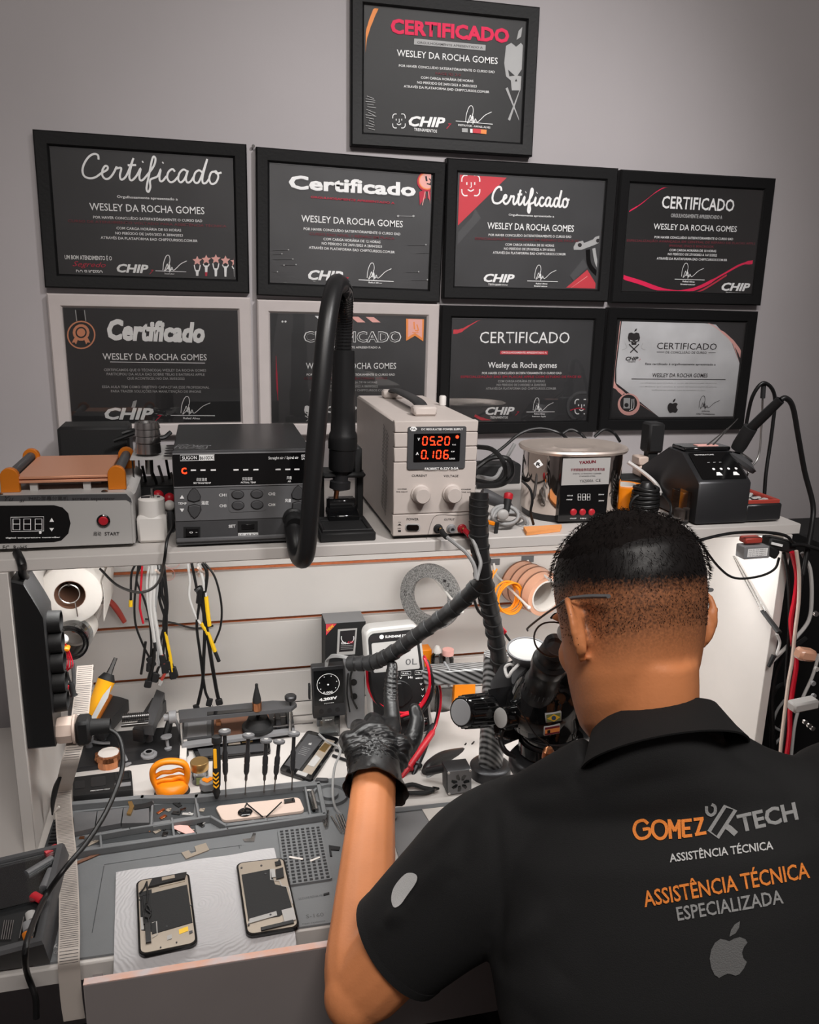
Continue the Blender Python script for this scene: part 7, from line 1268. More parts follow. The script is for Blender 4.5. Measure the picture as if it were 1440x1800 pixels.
a, e = aty(895, 1299, -.51), aty(872, 1292, -.52); part('clamp_screw', 'steel', B().lathe([(.0022, 0), (.0022, (e-a).length*.7), (.004, (e-a).length*.72), (.004, (e-a).length)], a, e-a, 12)); part('clamp_arm', 'black_plastic', B().tube([aty(*p) for p in ((900, 1278, -.50), (884, 1282, -.515), (880, 1300, -.52), (888, 1320, -.53), (905, 1330, -.53))], .004, 10, sm=5))
hd = mpx(950, 1238); hax = Vector((-.05, -.30, .95)).normalized()
part('head_housing', 'gloss_black', B().lathe([(.046, -.03), (.050, -.012), (.050, .012), (.046, .018), (.042, .036), (.030, .052), (.012, .058)], hd, hax, 44, ).ell(hd+Vector((.05, .01, .0)), (.06, .045, .045)).ell(hd+Vector((.085, .0, -.02)), (.05, .04, .05))); part('head_band', 'dark_steel', B().lathe([(.0503, -.014), (.0512, -.012), (.0512, .006), (.0503, .008)], hd, hax, 44, closed=True))
ea, ee = mpx(948, 1212, -.53), mpx(973, 1150, -.58); d = ee-ea; L_ = d.length
for off, lab in ((Vector((0, 0, 0)), 'near eyepiece'), (Vector((.058, .012, -.002)), None)):
    part('eyepiece_tube', 'black_plastic', B().lathe([(.026, -.01), (.026, L_*.25), (.0235, L_*.3), (.0235, L_*.62), (.0255, L_*.65), (.0255, L_*.85), (.021, L_*.9), (.021, L_+.004), (.0165, L_+.012)], ea+off, d, 36)); part('eyepiece_band', 'dark_steel', B().lathe([(.0258, L_*.66), (.0263, L_*.68), (.0263, L_*.82), (.0258, L_*.84)], ea+off, d, 36, closed=True)); part('eyecup', 'rubber', B().lathe([(.0165, L_+.006), (.0195, L_+.010), (.0185, L_+.024), (.014, L_+.020), (.013, L_+.012)], ea+off, d, 28))
    b = B(); x_, y_, z_ = axes(d)
    for i in range(26): t = 2*PI*i/26; v = x_*math.cos(t)+y_*math.sin(t); b.tube([ea+off+z_*L_*.1+v*.0262, ea+off+z_*L_*.22+v*.0262], .0009, 4)
    part('diopter_ribs', 'gunmetal', b)
ta = mpx(925, 1180, -.46); te = mpx(928, 1136, -.46); d = te-ta+Vector((-.004, -.008, 0)); L_ = d.length; part('camera_port', 'grey_plastic', B().lathe([(.022, -.02), (.022, L_*.3), (.020, L_*.5), (.031, L_*.85), (.032, L_), (.029, L_), (.027, L_*.9)], ta, d, 36)); part('dust_cap', 'light_grey', B().lathe([(.0285, L_*.93), (.0285, L_*.98)], ta, d, 36))
part('port_cable', 'white_wire', B().tube([aty(*p) for p in ((905, 1170, -.47), (895, 1168, -.48), (888, 1175, -.48), (893, 1190, -.49), (900, 1180, -.49), (915, 1165, -.48))], .0025, 8, sm=5))
fl = Plane(mpx(970, 1270, Yh-.052), Vector((1, -.06, 0)), Vector((0, -.02, 1)))
fl.O = Vector((cz_.x, cz_.y-.0525, cz_.z+.05)); FP = lambda pts: [fl.px(*p) for p in pts]
b = B().use('light_grey').prism(fl, FP([(959, 1255), (987, 1251), (987, 1267), (960, 1271)]), -.006, 0).use('ink_green').flat(fl, FP([(960.5, 1256.5), (985.5, 1252.5), (985.5, 1266), (961.5, 1269.5)]), .0004).use('ink_yellow').flat(fl, FP([(961.5, 1263), (973.5, 1255), (985, 1260), (974, 1268)]), .0007).use('ink_blue').flat(fl, FP(circ((973.3, 1261.5), 4, 14)), .001); part('flag_sticker', None, b, 'green and yellow flag sticker', 180)
b = B().use('light_grey').prism(fl, FP([(957, 1278), (985, 1273), (984, 1289), (957, 1294)]), -.006, 0).use('ink_darkred').flat(fl, FP([(958, 1279), (984, 1274.5), (983.5, 1288), (958, 1292.5)]), .0004).use('ink_orange').flat(fl, FP([(958, 1282.5), (984, 1278), (983.5, 1285), (958, 1289.5)]), .0007).use('ink_dark').flat(fl, FP([(962, 1283.5), (967, 1282.5), (967, 1288), (962, 1288.5)]), .001); part('flag_sticker', None, b, 'red and orange striped flag sticker', 180)
q = aty(964, 1327, Yh-.075); part('pendant', 'copper', B().lathe([(.001, -.016), (.007, -.013), (.0095, -.004), (.0085, .006), (.005, .012), (.002, .014)], q, (0, 0, 1), 14), 'coppery tassel pendant', 20); part('pendant_cord', 'black_wire', B().tube([aty(*p) for p in ((908, 1238, -.56), (925, 1265, -.565), (942, 1292, -.57), (962, 1306, -.575), (965, 1312, -.575))], .0012, 6, sm=4)); a, e = aty(952, 1342, -.565), aty(959, 1359, -.575); part('lever', 'light_grey', B().tube([a, e], [.003, .0045], 10))
q = [aty(972+i*5, 1234-(i % 2)*6, cz_.y-.05) for i in range(3)]; b = B()
for p in q: b.lathe([(.002, 0), (.002, .002)], p, (0, -1, 0), 8)
part('screws', 'dark_steel', b)
# containers and part by the chin
Yc = -.36
def jar_(name, lab, px_, py0, py1, r, y, mat, capm, capf, cat='jar'):
    a = aty(px_, py0, y); t = aty(px_, py1, y).z; T2 = thing(name, lab, cat, (a.x, y, ZD)); z0 = ZD; h = t-z0; B().lathe([(r*.9, 0), (r, .003), (r, h*capf)], (a.x, y, z0), (0, 0, 1), 28).obj('body', mat, T2); B().lathe([(r*1.03, h*capf), (r*1.03, h*.97), (r*.95, h)], (a.x, y, z0), (0, 0, 1), 28).obj('cap', capm, T2)
jar_('spray_bottle', 'white bottle with a black cap just right of the microscope', 1020, 1320, 1268, .022, -.30, 'white_plastic', 'gloss_black', .55, 'bottle'); jar_('red_lidded_jar', 'white jar with a red rim half hidden by the shirt collar', 1050, 1300, 1270, .026, -.22, 'white_plastic', 'red_plastic', .8); jar_('printed_bottle', 'pale printed bottle between microscope and black capped bottle', 1002, 1320, 1275, .014, -.34, 'paper', 'light_grey', .8, 'bottle')
tag(B().lathe([(.018, 0), (.016, .003), (.006, .004)], atz(1012, 1345, ZD+.0002), (0, 0, 1), 9).obj('copper_braid', 'copper', sharp=10), 'small shiny copper braid coil on the desk by the collar', 'braid')
# fan box, black tube, tweezers
g = QP(*[aty(*p, -.40) for p in ((787, 1398), (829, 1391), (829, 1351), (786, 1356))]); W, H = g.W, g.H; g.c = [Vector((v.x, v.y, max(v.z, ZD+.001))) for v in g.c]
T_ = thing('fan_box', 'small square fan unit with a slotted metal face and swirl of blades', 'fan', g.P(W/2, 0)); B().prism(g, rrect(0, 0, W, H, .001), -.032, 0, .0006).obj('housing', 'gunmetal', T_); B().prism(g, rrect(.0006, .0006, W-.0006, H-.0006, .001), 0, .001).obj('face_plate', 'mid_grey', T_)
for i in range(7):
    a_ = 2*PI*i/7; c, s = math.cos(a_), math.sin(a_); pts = [(.005, .001), (.010, .0045), (.0155, .0035), (.0165, -.001), (.012, -.0015), (.007, -.002)]
    B().prism(g, [(W*.52+x*c-y*s, H*.46+x*s+y*c) for x, y in pts], .001, .0016).obj('blade_slot', 'gloss_black', T_)
for x, y in ((.06, .06), (.94, .06), (.06, .94), (.94, .94)): B().prism(g, [(W*x+a_, H*y+c_) for a_, c_ in circ((0, 0), .0022, 12)], -.001, .0022, .0003).obj('corner_screw', 'white_plastic', T_)
T_ = thing('fume_tube', 'thick black tube bending behind the fan box', 'tube', aty(760, 1365, -.33)); B().tube([aty(*p) for p in ((850, 1318, -.24), (815, 1325, -.26), (780, 1332, -.29), (757, 1345, -.32), (748, 1358, -.335))], [.011, .012, .012, .010, .008], 14, sm=5).obj('tube', 'black_plastic', T_, sharp=60); B().cyl(aty(752, 1356, -.35), aty(782, 1350, -.37), .007, n=12).obj('collar', 'gunmetal', T_)
T_ = thing('desk_tweezers', 'dark tweezers lying on the desk behind the fan box, tips to the right', 'tweezers', aty(780, 1330, -.25))
for pts in (((740, 1336), (790, 1322), (812, 1315), (820, 1306)), ((742, 1340), (790, 1327), (818, 1320), (834, 1303))): B().tube([aty(*p, -.25) for p in pts], [.002, .0026, .0022, .0012], 6, sm=4).obj('blade', 'dark_steel', T_)
T_ = thing('black_pliers', 'pair of black handled pliers lying between glove and fan box', 'pliers', atz(730, 1385, ZD)); zq = ZD+.007
for pts in (((704, 1384), (725, 1379), (745, 1385), (762, 1388)), ((704, 1394), (730, 1394), (748, 1393), (762, 1388))): B().tube([atz(*p, zq) for p in pts], .0045, 8, sm=4, flat=.7).obj('handle', 'matte_black', T_)
B().tube([atz(762, 1388, zq), atz(772, 1386, zq)], [.006, .002], 8).obj('jaw', 'steel', T_)
for pts, lab in ((((700, 1318), (716, 1330), (722, 1350)), 'dark cable curling behind the glove wrist'), (((718, 1303), (712, 1330), (724, 1352)), 'second dark cable crossing it behind the glove'), (((590, 1318), (620, 1326), (650, 1334)), 'black cable running from the opened phone under the glove'), (((585, 1328), (615, 1338), (650, 1345)), 'lower black cable running under the glove')): tag(B().tube([atz(*p, ZD+.003) for p in pts], .0028, 8, sm=5).obj('cable', 'gunmetal'), lab, 'cable')
# ---------------------------------------------------------------- right side of the bench
xi = .8005
def onx(px_, py_, d=0): return atx(px_, py_, xi-d)
T_ = thing('hanging_tweezers', 'long steel tweezers with black grips slanting down the right side panel', 'tweezers', onx(1365, 1090)); B().tube([onx(1289, 977, .004), onx(1308, 1015, .004), onx(1340, 1074, .005)], [.0008, .0018, .0022], 6, sm=4).tube([onx(1291, 977, .004), onx(1312, 1013, .004), onx(1346, 1074, .005)], [.0006, .0014, .0018], 6, sm=4).obj('blades', 'steel', T_); B().tube([onx(1341, 1074, .006), onx(1370, 1112, .007)], [.005, .0055], 8, flat=.6).obj('grip', 'matte_black', T_)
Yr = -.425; q = aty(1321, 962, Yr); T_ = thing('wall_charger', 'grey charger with a printed label hung under the right end of the shelf', 'charger', q); g = QP(*[aty(*p, Yr) for p in ((1297, 979), (1342, 976), (1343, 955), (1299, 957))]); B().prism(g, rrect(0, 0, g.W, g.H, .002), -.006, .016, .001).obj('case', 'mid_grey', T_)
b = B().use('ink_white').flat(g.fl, [(g.W*.12, g.H*.2), (g.W*.9, g.H*.2), (g.W*.9, g.H*.85), (g.W*.12, g.H*.85)], .0164).use('ink_dark')
for i in range(4): b.text(g.fl, 'CE 5V 2A INPUT', (g.W*.16, g.H*(.3+i*.15)), (g.W*.84, g.H*(.3+i*.15)), .0014, px=False, h=.0168)
b.obj('print', None, T_, sharp=180); B().box(aty(1320, 948, Yr), (.032, .02, .010), bev=.002).obj('red_strip_holder', 'dark_red', T_)
T_ = thing('plug_block', 'black plug block hanging beside the wall charger with cables below', 'plug', aty(1370, 955, Yr)); a, e = aty(1345, 950, Yr), aty(1392, 962, Yr); B().box((a+e)/2, ((e-a).length, .025, .020), RY(.22), .003).box(aty(1352, 968, Yr-.005), (.03, .02, .016), RY(.5), .003).obj('body', 'matte_black', T_); B().box(aty(1366, 957, Yr-.014), (.022, .002, .004), RY(.25)).obj('white_print', 'ink_white', T_)
def rc(lab, pts, r, mat, y=-.44): tag(B().tube([aty(p[0], p[1], y if len(p) < 3 else p[2]) for p in pts], r, 8, sm=5).obj('hanging_cable', mat), lab, 'cable')
rc('black cable looping from behind the head up to the plug block', [(1212, 955), (1260, 942), (1300, 936), (1350, 936), (1382, 942), (1395, 955)], .0026, 'black_wire')
rc('thin black cable drooping from the shelf down and back up to the plug block', [(1180, 925), (1205, 930), (1228, 950), (1262, 995), (1292, 1016), (1335, 1013), (1362, 1000), (1370, 980)], .0021, 'black_wire')
rc('black cable leaving the plug block to the right', [(1390, 958), (1410, 958), (1445, 968)], .0036, 'black_wire')
rc('bright red braided cable hanging down the right side', [(1392, 970), (1401, 1010), (1398, 1050), (1391, 1090), (1394, 1130), (1400, 1165), (1394, 1210), (1389, 1250), (1388, 1290), (1380, 1350)], .0042, 'red_wire')
rc('pinkish white cable hanging beside the red cable', [(1400, 968), (1405, 1010), (1404, 1060), (1398, 1110), (1393, 1160), (1386, 1200), (1380, 1250), (1374, 1300), (1370, 1350)], .003, 'warm_white', -.455)
rc('white cable bowing out right then crossing left behind the red cable', [(1410, 972), (1424, 1000), (1427, 1050), (1422, 1090), (1400, 1120), (1375, 1145), (1355, 1165)], .0034, 'white_wire', -.42)
rc('black cable hanging left of the red cable', [(1378, 972), (1385, 1010), (1388, 1060), (1387, 1120), (1383, 1170), (1382, 1205), (1390, 1225), (1385, 1260), (1372, 1350)], .003, 'black_wire', -.43)
rc('grey white cable swinging down right in front of the computer', [(1440, 1150), (1428, 1190), (1410, 1230), (1398, 1270), (1392, 1320), (1390, 1350)], .003, 'white_wire', -.40)
rc('thick black cable bundle rising beside the panel edge', [(1418, 1122), (1395, 1138), (1375, 1155), (1362, 1190), (1357, 1230), (1358, 1280), (1356, 1350)], .0045, 'black_wire', -.40)
rc('black cable branching off the thick bundle', [(1385, 1200), (1370, 1206), (1360, 1220), (1352, 1260), (1362, 1310), (1350, 1350)], .0035, 'black_wire', -.39)
rc('grey cable looping low between panel and computer', [(1380, 1230), (1366, 1250), (1360, 1275), (1378, 1290), (1362, 1310), (1352, 1350)], .0025, 'grey_wire', -.38)
rc('black cable crossing from the computer to the bundle, low down', [(1400, 1240), (1380, 1265), (1365, 1300), (1375, 1350)], .003, 'black_wire', -.37)
rc('short white cable stub below the tweezers grip', [(1366, 1114), (1371, 1130), (1366, 1150), (1374, 1145)], .0025, 'white_wire', -.43)
T_ = thing('black_marker', 'black probe hanging beside the panel edge below the tweezers', 'probe', aty(1355, 1165, -.43)); B().tube([aty(1361, 1152, -.43), aty(1351, 1172, -.43)], [.0045, .003], 8).obj('body', 'matte_black', T_)
rc('long black cable dropping from the soldering iron past the shelf end', [(1412, 1010), (1404, 1060), (1398, 1110), (1392, 1160)], .0036, 'black_wire', -.445)
T_ = thing('computer_tower', 'black computer tower with a grille and ports, far right beyond the bench', 'computer', (1.16, -.36, -.9)); ztw = aty(1436, 1046, -.56).z; B().box((1.10, -.35, (ztw-1.45)/2), (.24, .42, ztw+1.45), bev=.004).obj('case', 'matte_black', T_)
yt_ = -.561; pt = YP(yt_)
for i in range(7): z = -.77-i*.018; B().box((1.07, yt_-.002, z), (.15, .006, .007), RY(.6), .001).obj('grille_bar', 'gloss_black', T_)
for i, (px_, py_, m_) in enumerate(((1432, 1155, 'light_grey'), (1434, 1175, 'light_grey'), (1428, 1200, 'mid_grey'), (1429, 1222, 'mid_grey'), (1414, 1268, 'steel'), (1421, 1274, 'steel'), (1427, 1279, 'steel'), (1433, 1078, 'steel'))): q = aty(px_, py_, yt_-.001); B().cyl(q, q+Vector((0, -.004, 0)), .004, n=10).obj('port', m_, T_)
q = aty(1412, 1238, yt_-.02); tag(B().box(q, (.045, .02, .016), RY(-.1), .003).obj('grey_plug', 'light_grey'), 'light grey cable plug in the back of the computer', 'plug'); q = aty(1416, 1150, yt_-.03); tag(B().box(q, (.03, .02, .018), RY(.2), .004).obj('pink_plug', 'kapton'), 'dull pink plug beside the red cable', 'plug')
# ---------------------------------------------------------------- the person at the bench
PERSON = thing('person', 'person in a black lettered polo shirt, glasses and black gloves, pointing at the multimeter', 'person', (.36, -1.0, -1.45))
Ff = (RGT*-.40-UPV*.275+_f*.86).normalized(); Rh = Ff.cross(Vector((0, 0, 1))).normalized(); Uh = Rh.cross(Ff); ro = -.09
Rh, Uh = Rh*math.cos(ro)+Uh*math.sin(ro), -Rh*math.sin(ro)+Uh*math.cos(ro)
HC = dp(1120, 1094, .87); HR = Matrix((Rh, Ff, Uh)).transposed()
def hp(x, y, z): return HC+Rh*x+Ff*y+Uh*z
HEAD = [(-.119, .078, .040, .020), (-.112, .088, .018, .040), (-.098, .092, -.005, .053), (-.078, .093, -.028, .061), (-.052, .093, -.048, .067), (-.022, .092, -.064, .070), (.010, .090, -.077, .072), (.040, .0915, -.084, .0735), (.065, .087, -.083, .072), (.088, .073, -.070, .063), (.104, .050, -.050, .047), (.114, .026, -.030, .029), (.118, .008, -.010, .010)]
def headring(z, yf, yb, w, g=0, n=40):
    o = []; cy_, ry = (yf+yb)/2, (yf-yb)/2+g; w += g
    for i in range(n):
        t = 2*PI*i/n; c, s = math.cos(t), math.sin(t); e = 2.12
        x = w*math.copysign(abs(c)**(2/e), c); y = ry*math.copysign(abs(s)**(2/e), s)
        if s > 0: x *= 1-.05*s*s
        o.append(hp(x, cy_+y, z))
    return o
def fused(b, name, mat, parent, voxel, smooth=3, fac=.5):
    me = bpy.data.meshes.new('raw'); me.from_pydata([tuple(v) for v in b.v], [], b.f); o = bpy.data.objects.new('raw', me); COL.objects.link(o)
    m = o.modifiers.new('r', 'REMESH'); m.mode = 'VOXEL'; m.voxel_size = voxel
    if smooth: s = o.modifiers.new('s', 'SMOOTH'); s.iterations = smooth; s.factor = fac
    bpy.context.view_layer.update(); dg = bpy.context.evaluated_depsgraph_get(); m2 = bpy.data.meshes.new_from_object(o.evaluated_get(dg)); m2.name = name
    bpy.data.objects.remove(o); bpy.data.meshes.remove(me); M = TM[parent.name].inverted(); m2.transform(M); m2.materials.clear(); m2.materials.append(MATS[mat])
    for p in m2.polygons: p.use_smooth = True
    r = bpy.data.objects.new(name, m2); COL.objects.link(r); r.parent = parent; TM[r.name] = TM[parent.name]; return r
def chain(b, pts, rs, n=14, k=5): b.tube(pts, rs, n, sm=k); b.ell(pts[0], (rs[0],)*3, n=12, m=8); b.ell(pts[-1], (rs[-1],)*3, n=12, m=8); return b
SL, EL, WR = dp(905, 1478, .94), dp(630, 1738, .97), dp(657, 1380, 1.225)
SR = dp(1490, 1425, .83); ER = Vector((.70, -.86, -.66)); WRR = Vector((.62, -.60, -.60)); NB = dp(1136, 1300, .87)
PEL = Vector((.34, -.99, -.92)); CH = dp(1180, 1480, .96)
b = B(); b.rings([headring(*h) for h in HEAD])
# brow, nose, lips, cheeks, chin
b.ell(hp(0, .085, .022), (.048, .012, .010), HR).ell(hp(0, .0905, -.010), (.008, .011, .022), HR @ RX(-.25)).ell(hp(0, .0915, -.026), (.0085, .010, .008), HR).ell(hp(-.009, .088, -.029), (.006, .007, .005), HR).ell(hp(.009, .088, -.029), (.006, .007, .005), HR)
b.ell(hp(0, .0945, -.056), (.022, .008, .006), HR).ell(hp(0, .093, -.065), (.019, .008, .007), HR).ell(hp(0, .084, -.100), (.022, .014, .014), HR)
for s in (-1, 1):
    b.ell(hp(s*.034, .068, -.024), (.022, .018, .024), HR)
    rot = HR @ RZ(s*.45)
    def ep(x, y, z): return hp(s*.0735, -.006, -.004)+rot @ Vector((s*x, y, z))
    b.ell(ep(.005, -.002, .0), (.0045, .015, .027), rot @ RX(-.2)); b.tube([ep(.006, .012, .0), ep(.009, .013, .018), ep(.012, .002, .031), ep(.014, -.014, .027), ep(.0145, -.019, .008), ep(.013, -.013, -.012), ep(.009, -.002, -.024), ep(.006, .007, -.029)], [.0028, .0034, .0038, .0042, .0042, .0038, .0046, .0052], 10, sm=5)
    b.tube([ep(.008, -.006, .018), ep(.0095, -.011, .006), ep(.009, -.007, -.006)], .0028, 8, sm=4).ell(ep(.006, .009, -.004), (.0035, .004, .006), rot)
nk = [hp(0, -.012, -.040), dp(1147, 1220, .852), dp(1142, 1262, .86), NB, NB.lerp(CH, .35)]
b.tube(nk, [.046, .0465, .049, .054, .045], 24, sm=5)
b.ell(CH, (.11, .06, .11)).ell((PEL+CH)/2, (.11, .065, .2)).ell(PEL, (.13, .09, .12)); b.tube([NB.lerp(CH, .2), NB.lerp(SL, .55)-UPV*.03, SL], [.015, .03, .042], 14, sm=4).tube([NB.lerp(CH, .2), NB.lerp(SR, .55)-UPV*.075, SR-UPV*.02], [.015, .03, .042], 14, sm=4)
chain(b, [SL, SL.lerp(EL, .35), SL.lerp(EL, .75), EL+Vector((.008, 0, .004)), EL.lerp(WR, .10), EL.lerp(WR, .3)], [.050, .050, .046, .043, .0435, .041]); b.ell(EL+Vector((-.006, -.006, -.004)), (.036, .038, .036))
chain(b, [EL.lerp(WR, .08), EL.lerp(WR, .28), EL.lerp(WR, .55), EL.lerp(WR, .82), WR, WR.lerp(dp(665, 1300, 1.30), .5)], [.0425, .0415, .038, .0345, .0335, .030]); b.ell(EL.lerp(WR, .25)+Vector((.012, 0, .002)), (.036, .07, .034), Matrix.Rotation(-.5, 3, 'Z'))
chain(b, [SR, SR.lerp(ER, .5), ER], [.052, .048, .042]); chain(b, [ER, ER.lerp(WRR, .4), WRR, WRR+Vector((-.03, .07, -.03))], [.042, .040, .028, .026])
HPL, HPR = PEL+Vector((-.09, .02, -.02)), PEL+Vector((.09, 0, -.02)); KL, KR = Vector((.17, -.62, -.98)), Vector((.52, -.62, -.98)); AL, AR = Vector((.16, -.66, -1.38)), Vector((.52, -.66, -1.38))
for h_, k_, a_ in ((HPL, KL, AL), (HPR, KR, AR)): chain(b, [h_, h_.lerp(k_, .5), k_, k_.lerp(a_, .35), a_], [.078, .072, .056, .05, .036]); chain(b, [a_, a_+Vector((0, .14, -.035))], [.035, .026])
body_ = fused(b, 'body', 'skin', PERSON, .0036, 4)
# short faded hair as a density on the skin, plus real strands above
def hairline(p):
    q = p-HC; x, y, z = q.dot(Rh), q.dot(Ff), q.dot(Uh); side = .024+.022*max(0, (y-.02)/.08)-.016*max(0, -y/.08)
    top = min(max((z-(side+.010))/.022, 0), 1); low = min(max((z-(-.052+.035*max(0, y+.02)/.06))/.045, 0), 1)*(1 if y < .055 else 0)*min(max((.062-y)/.02, 0), 1)
    if z > .055 and y < .075: top = max(top, min((z-.055)/.012, 1))
    if abs(x) > .074 and z < .036 and y > -.04: low *= .2
    return top, low
at = body_.data.color_attributes.new('hair', 'FLOAT_COLOR', 'POINT'); Mp = TM[PERSON.name]
for i, v in enumerate(body_.data.vertices):
    p = Mp @ v.co; t, l = hairline(p) if (p-HC).length < .16 else (0, 0); q = p-HC
    beard = min(max((-.035-q.dot(Uh))/.02, 0), 1)*min(max((q.dot(Ff)-.0)/.03, 0), 1) if (p-HC).length < .15 else 0
    at.data[i].color = (t, l, beard, 1)
nt = MATS['skin'].node_tree; pr_ = nt.nodes['Principled BSDF']; base = pr_.inputs['Base Color'].links[0].from_socket
ca = nt.nodes.new('ShaderNodeVertexColor'); ca.layer_name = 'hair'; sp = nt.nodes.new('ShaderNodeSeparateColor'); nt.links.new(ca.outputs[0], sp.inputs[0])
nz = nt.nodes.new('ShaderNodeTexNoise'); nz.inputs['Scale'].default_value = 420; nz.inputs['Detail'].default_value = 2; tc_ = nt.nodes.new('ShaderNodeTexCoord'); nt.links.new(tc_.outputs['Object'], nz.inputs['Vector'])
def mixc(fac, amt, col, src):
    a = nt.nodes.new('ShaderNodeMath'); a.operation = 'ADD'; nt.links.new(nz.outputs['Fac'], a.inputs[0]); a.inputs[1].default_value = .25; m = nt.nodes.new('ShaderNodeMath'); m.operation = 'MULTIPLY'; nt.links.new(a.outputs[0], m.inputs[0]); nt.links.new(fac, m.inputs[1])
    m3 = nt.nodes.new('ShaderNodeMath'); m3.operation = 'MULTIPLY'; m3.inputs[1].default_value = amt; m3.use_clamp = True; nt.links.new(m.outputs[0], m3.inputs[0]); x = nt.nodes.new('ShaderNodeMixRGB'); nt.links.new(m3.outputs[0], x.inputs[0]); nt.links.new(src, x.inputs[1]); x.inputs[2].default_value = tuple(lin(v) for v in col)+(1,); return x.outputs[0]
o1 = mixc(sp.outputs[1], .95, (52, 36, 30), base); o2 = mixc(sp.outputs[2], .35, (110, 96, 90), o1); o3 = mixc(sp.outputs[0], 2.0, (16, 12, 12), o2); nt.links.new(o3, pr_.inputs['Base Color'])
C('hair', (24, 20, 19), .95, spec=.15)
b = B(); rings_ = []
for k in range(9):
    t = k/8; zz_ = .036+(.1205-.036)*math.sin(t*PI/2)
    lo = max([h for h in HEAD if h[0] <= zz_], key=lambda h: h[0]); hi = min([h for h in HEAD if h[0] > zz_] or [HEAD[-1]], key=lambda h: h[0]); f_ = (zz_-lo[0])/max(hi[0]-lo[0], 1e-6) if hi is not lo else 0; f_ = min(f_, 1); h_ = [lo[i]+(hi[i]-lo[i])*f_ for i in range(4)]
    g_ = -.004+.006*min(t*2.4, 1); rr = headring(zz_, h_[1]-.004*(1-t), h_[2], h_[3], g_)
    rings_.append([p+Uh*((.020*max(0, (p-HC).dot(Ff)/.09)-.014*max(0, -(p-HC).dot(Ff)/.08))*max(0, 1-t*3.5))+(p-HC).normalized()*random.uniform(-.0006, .0006) for p in rr])
b.rings(rings_); b.obj('hair_cap', 'hair', PERSON, sharp=180)
bv = BVHTree.FromPolygons([tuple(Mp @ v.co) for v in body_.data.vertices], [tuple(p.vertices) for p in body_.data.polygons]); b = B(); cnt = 0
while cnt < 9000:
    th = random.uniform(0, 2*PI); zz_ = random.uniform(-.2, 1); d = (Rh*math.cos(th)+Ff*math.sin(th))*math.sqrt(max(0, 1-zz_*zz_))+Uh*zz_; hit = bv.ray_cast(HC+d*.2, -d)
    if not hit[0]: continue
    p, n_ = hit[0], hit[1]; t, l = hairline(p); den = max(t, l*.45)
    cnt += 1
    if random.random() > den: continue
    L_ = .0018+.0034*t; dr = (n_*.45-Uh*.55+Ff*.15+Vector((random.uniform(-.4, .4), random.uniform(-.4, .4), random.uniform(-.4, .4)))).normalized(); base_ = p+n_*(.0036*t); x_, y_, _ = axes(dr); w = .00035
    b.add([base_+x_*w, base_-x_*w*.5+y_*w, base_-x_*w*.5-y_*w, base_+dr*L_], [(0, 1, 3), (1, 2, 3), (2, 0, 3)])
tag(b.obj('short_hair', 'hair', PERSON, sharp=180), kind='stuff')
for s in (-1, 1):
    e = hp(s*.031, .0835, .004); B().ell(e, (.0115, .0115, .0115), HR).obj('eye', 'white_plastic', PERSON); B().ell(e+Ff*.0085, (.005, .0035, .005), HR).obj('iris', 'gloss_black', PERSON)
    B().tube([hp(s*.014, .0985, .022), hp(s*.03, .0975, .027), hp(s*.046, .088, .022)], [.002, .003, .0015], 8, sm=4, flat=.6).obj('eyebrow', 'hair', PERSON)
for s in (-1, 1):
    B().tube([hp(s*.070, .103, .012), hp(s*.0765, .090, .014), hp(s*.081, .045, .022), hp(s*.083, .0, .0285)], .0012, 8, sm=4).obj('temple_arm', 'dark_steel', PERSON); B().tube([hp(s*.083, .012, .028), hp(s*.083, -.004, .029), hp(s*(.079 if s < 0 else .072), -.03, .026), hp(s*(.0755 if s < 0 else .056), -.056, .021)], [.0014, .0026, .0032, .0030], 10, sm=4, flat=.7).obj('temple_tip', 'grey_plastic', PERSON)
    rim = [hp(s*(.036+.028*math.cos(t)), .108-.006*abs(math.cos(t)), .0+.020*math.sin(t)) for t in [2*PI*i/28 for i in range(28)]]; B().tube(rim, .0011, 6, closed=True).obj('lens_rim', 'dark_steel', PERSON); B().add([p+Ff*.0003 for p in rim], [tuple(range(28))]).obj('lens', 'pane_glass', PERSON)
B().tube([hp(-.010, .110, .006), hp(0, .1155, .009), hp(.010, .110, .006)], .0011, 6, sm=4).obj('glasses_bridge', 'dark_steel', PERSON)
# shirt: torso and sleeves fused, then opened at hem and cuffs
RG = [((1062, 1305, .87), (1238, 1290, .855), .078, 0), ((1045, 1335, .875), (1262, 1310, .85), .080, .0), ((985, 1385, .90), (1330, 1350, .84), .082, 0), ((925, 1425, .925), (1420, 1392, .83), .078, 0), ((880, 1478, .93), (1480, 1445, .82), .098, 0), ((868, 1560, .93), (1500, 1520, .82), .112, 0), ((866, 1660, .925), (1510, 1640, .82), .118, 0), ((876, 1740, .92), (1505, 1760, .82), .118, 0), ((898, 1830, .91), (1495, 1880, .83), .115, 0), ((930, 1960, .93), (1480, 2020, .87), .118, 0), ((930, 2150, .98), (1480, 2230, .93), .12, 0)]
nb0 = Vector((-.12, -.72, .66)); nb1 = Vector((-.12, -.97, .22)); rs = []
for i, (l, r, bd, _) in enumerate(RG):
    L, R_ = dp(*l), dp(*r); c_ = (L+R_)/2; a_ = (R_-L)/2; nb = nb0.lerp(nb1, min(i/5, 1)); nb = (nb-a_*(nb.dot(a_)/a_.dot(a_))).normalized(); o = []
    for j in range(48):
        t = 2*PI*j/48; c, s = math.cos(t), math.sin(t); e = 2.3; o.append(c_+a_*math.copysign(abs(c)**(2/e), c)+nb*(bd*math.copysign(abs(s)**(2/e), s)*(1 if s > 0 else 1.05)))
    rs.append(o)
b = B().rings(rs)
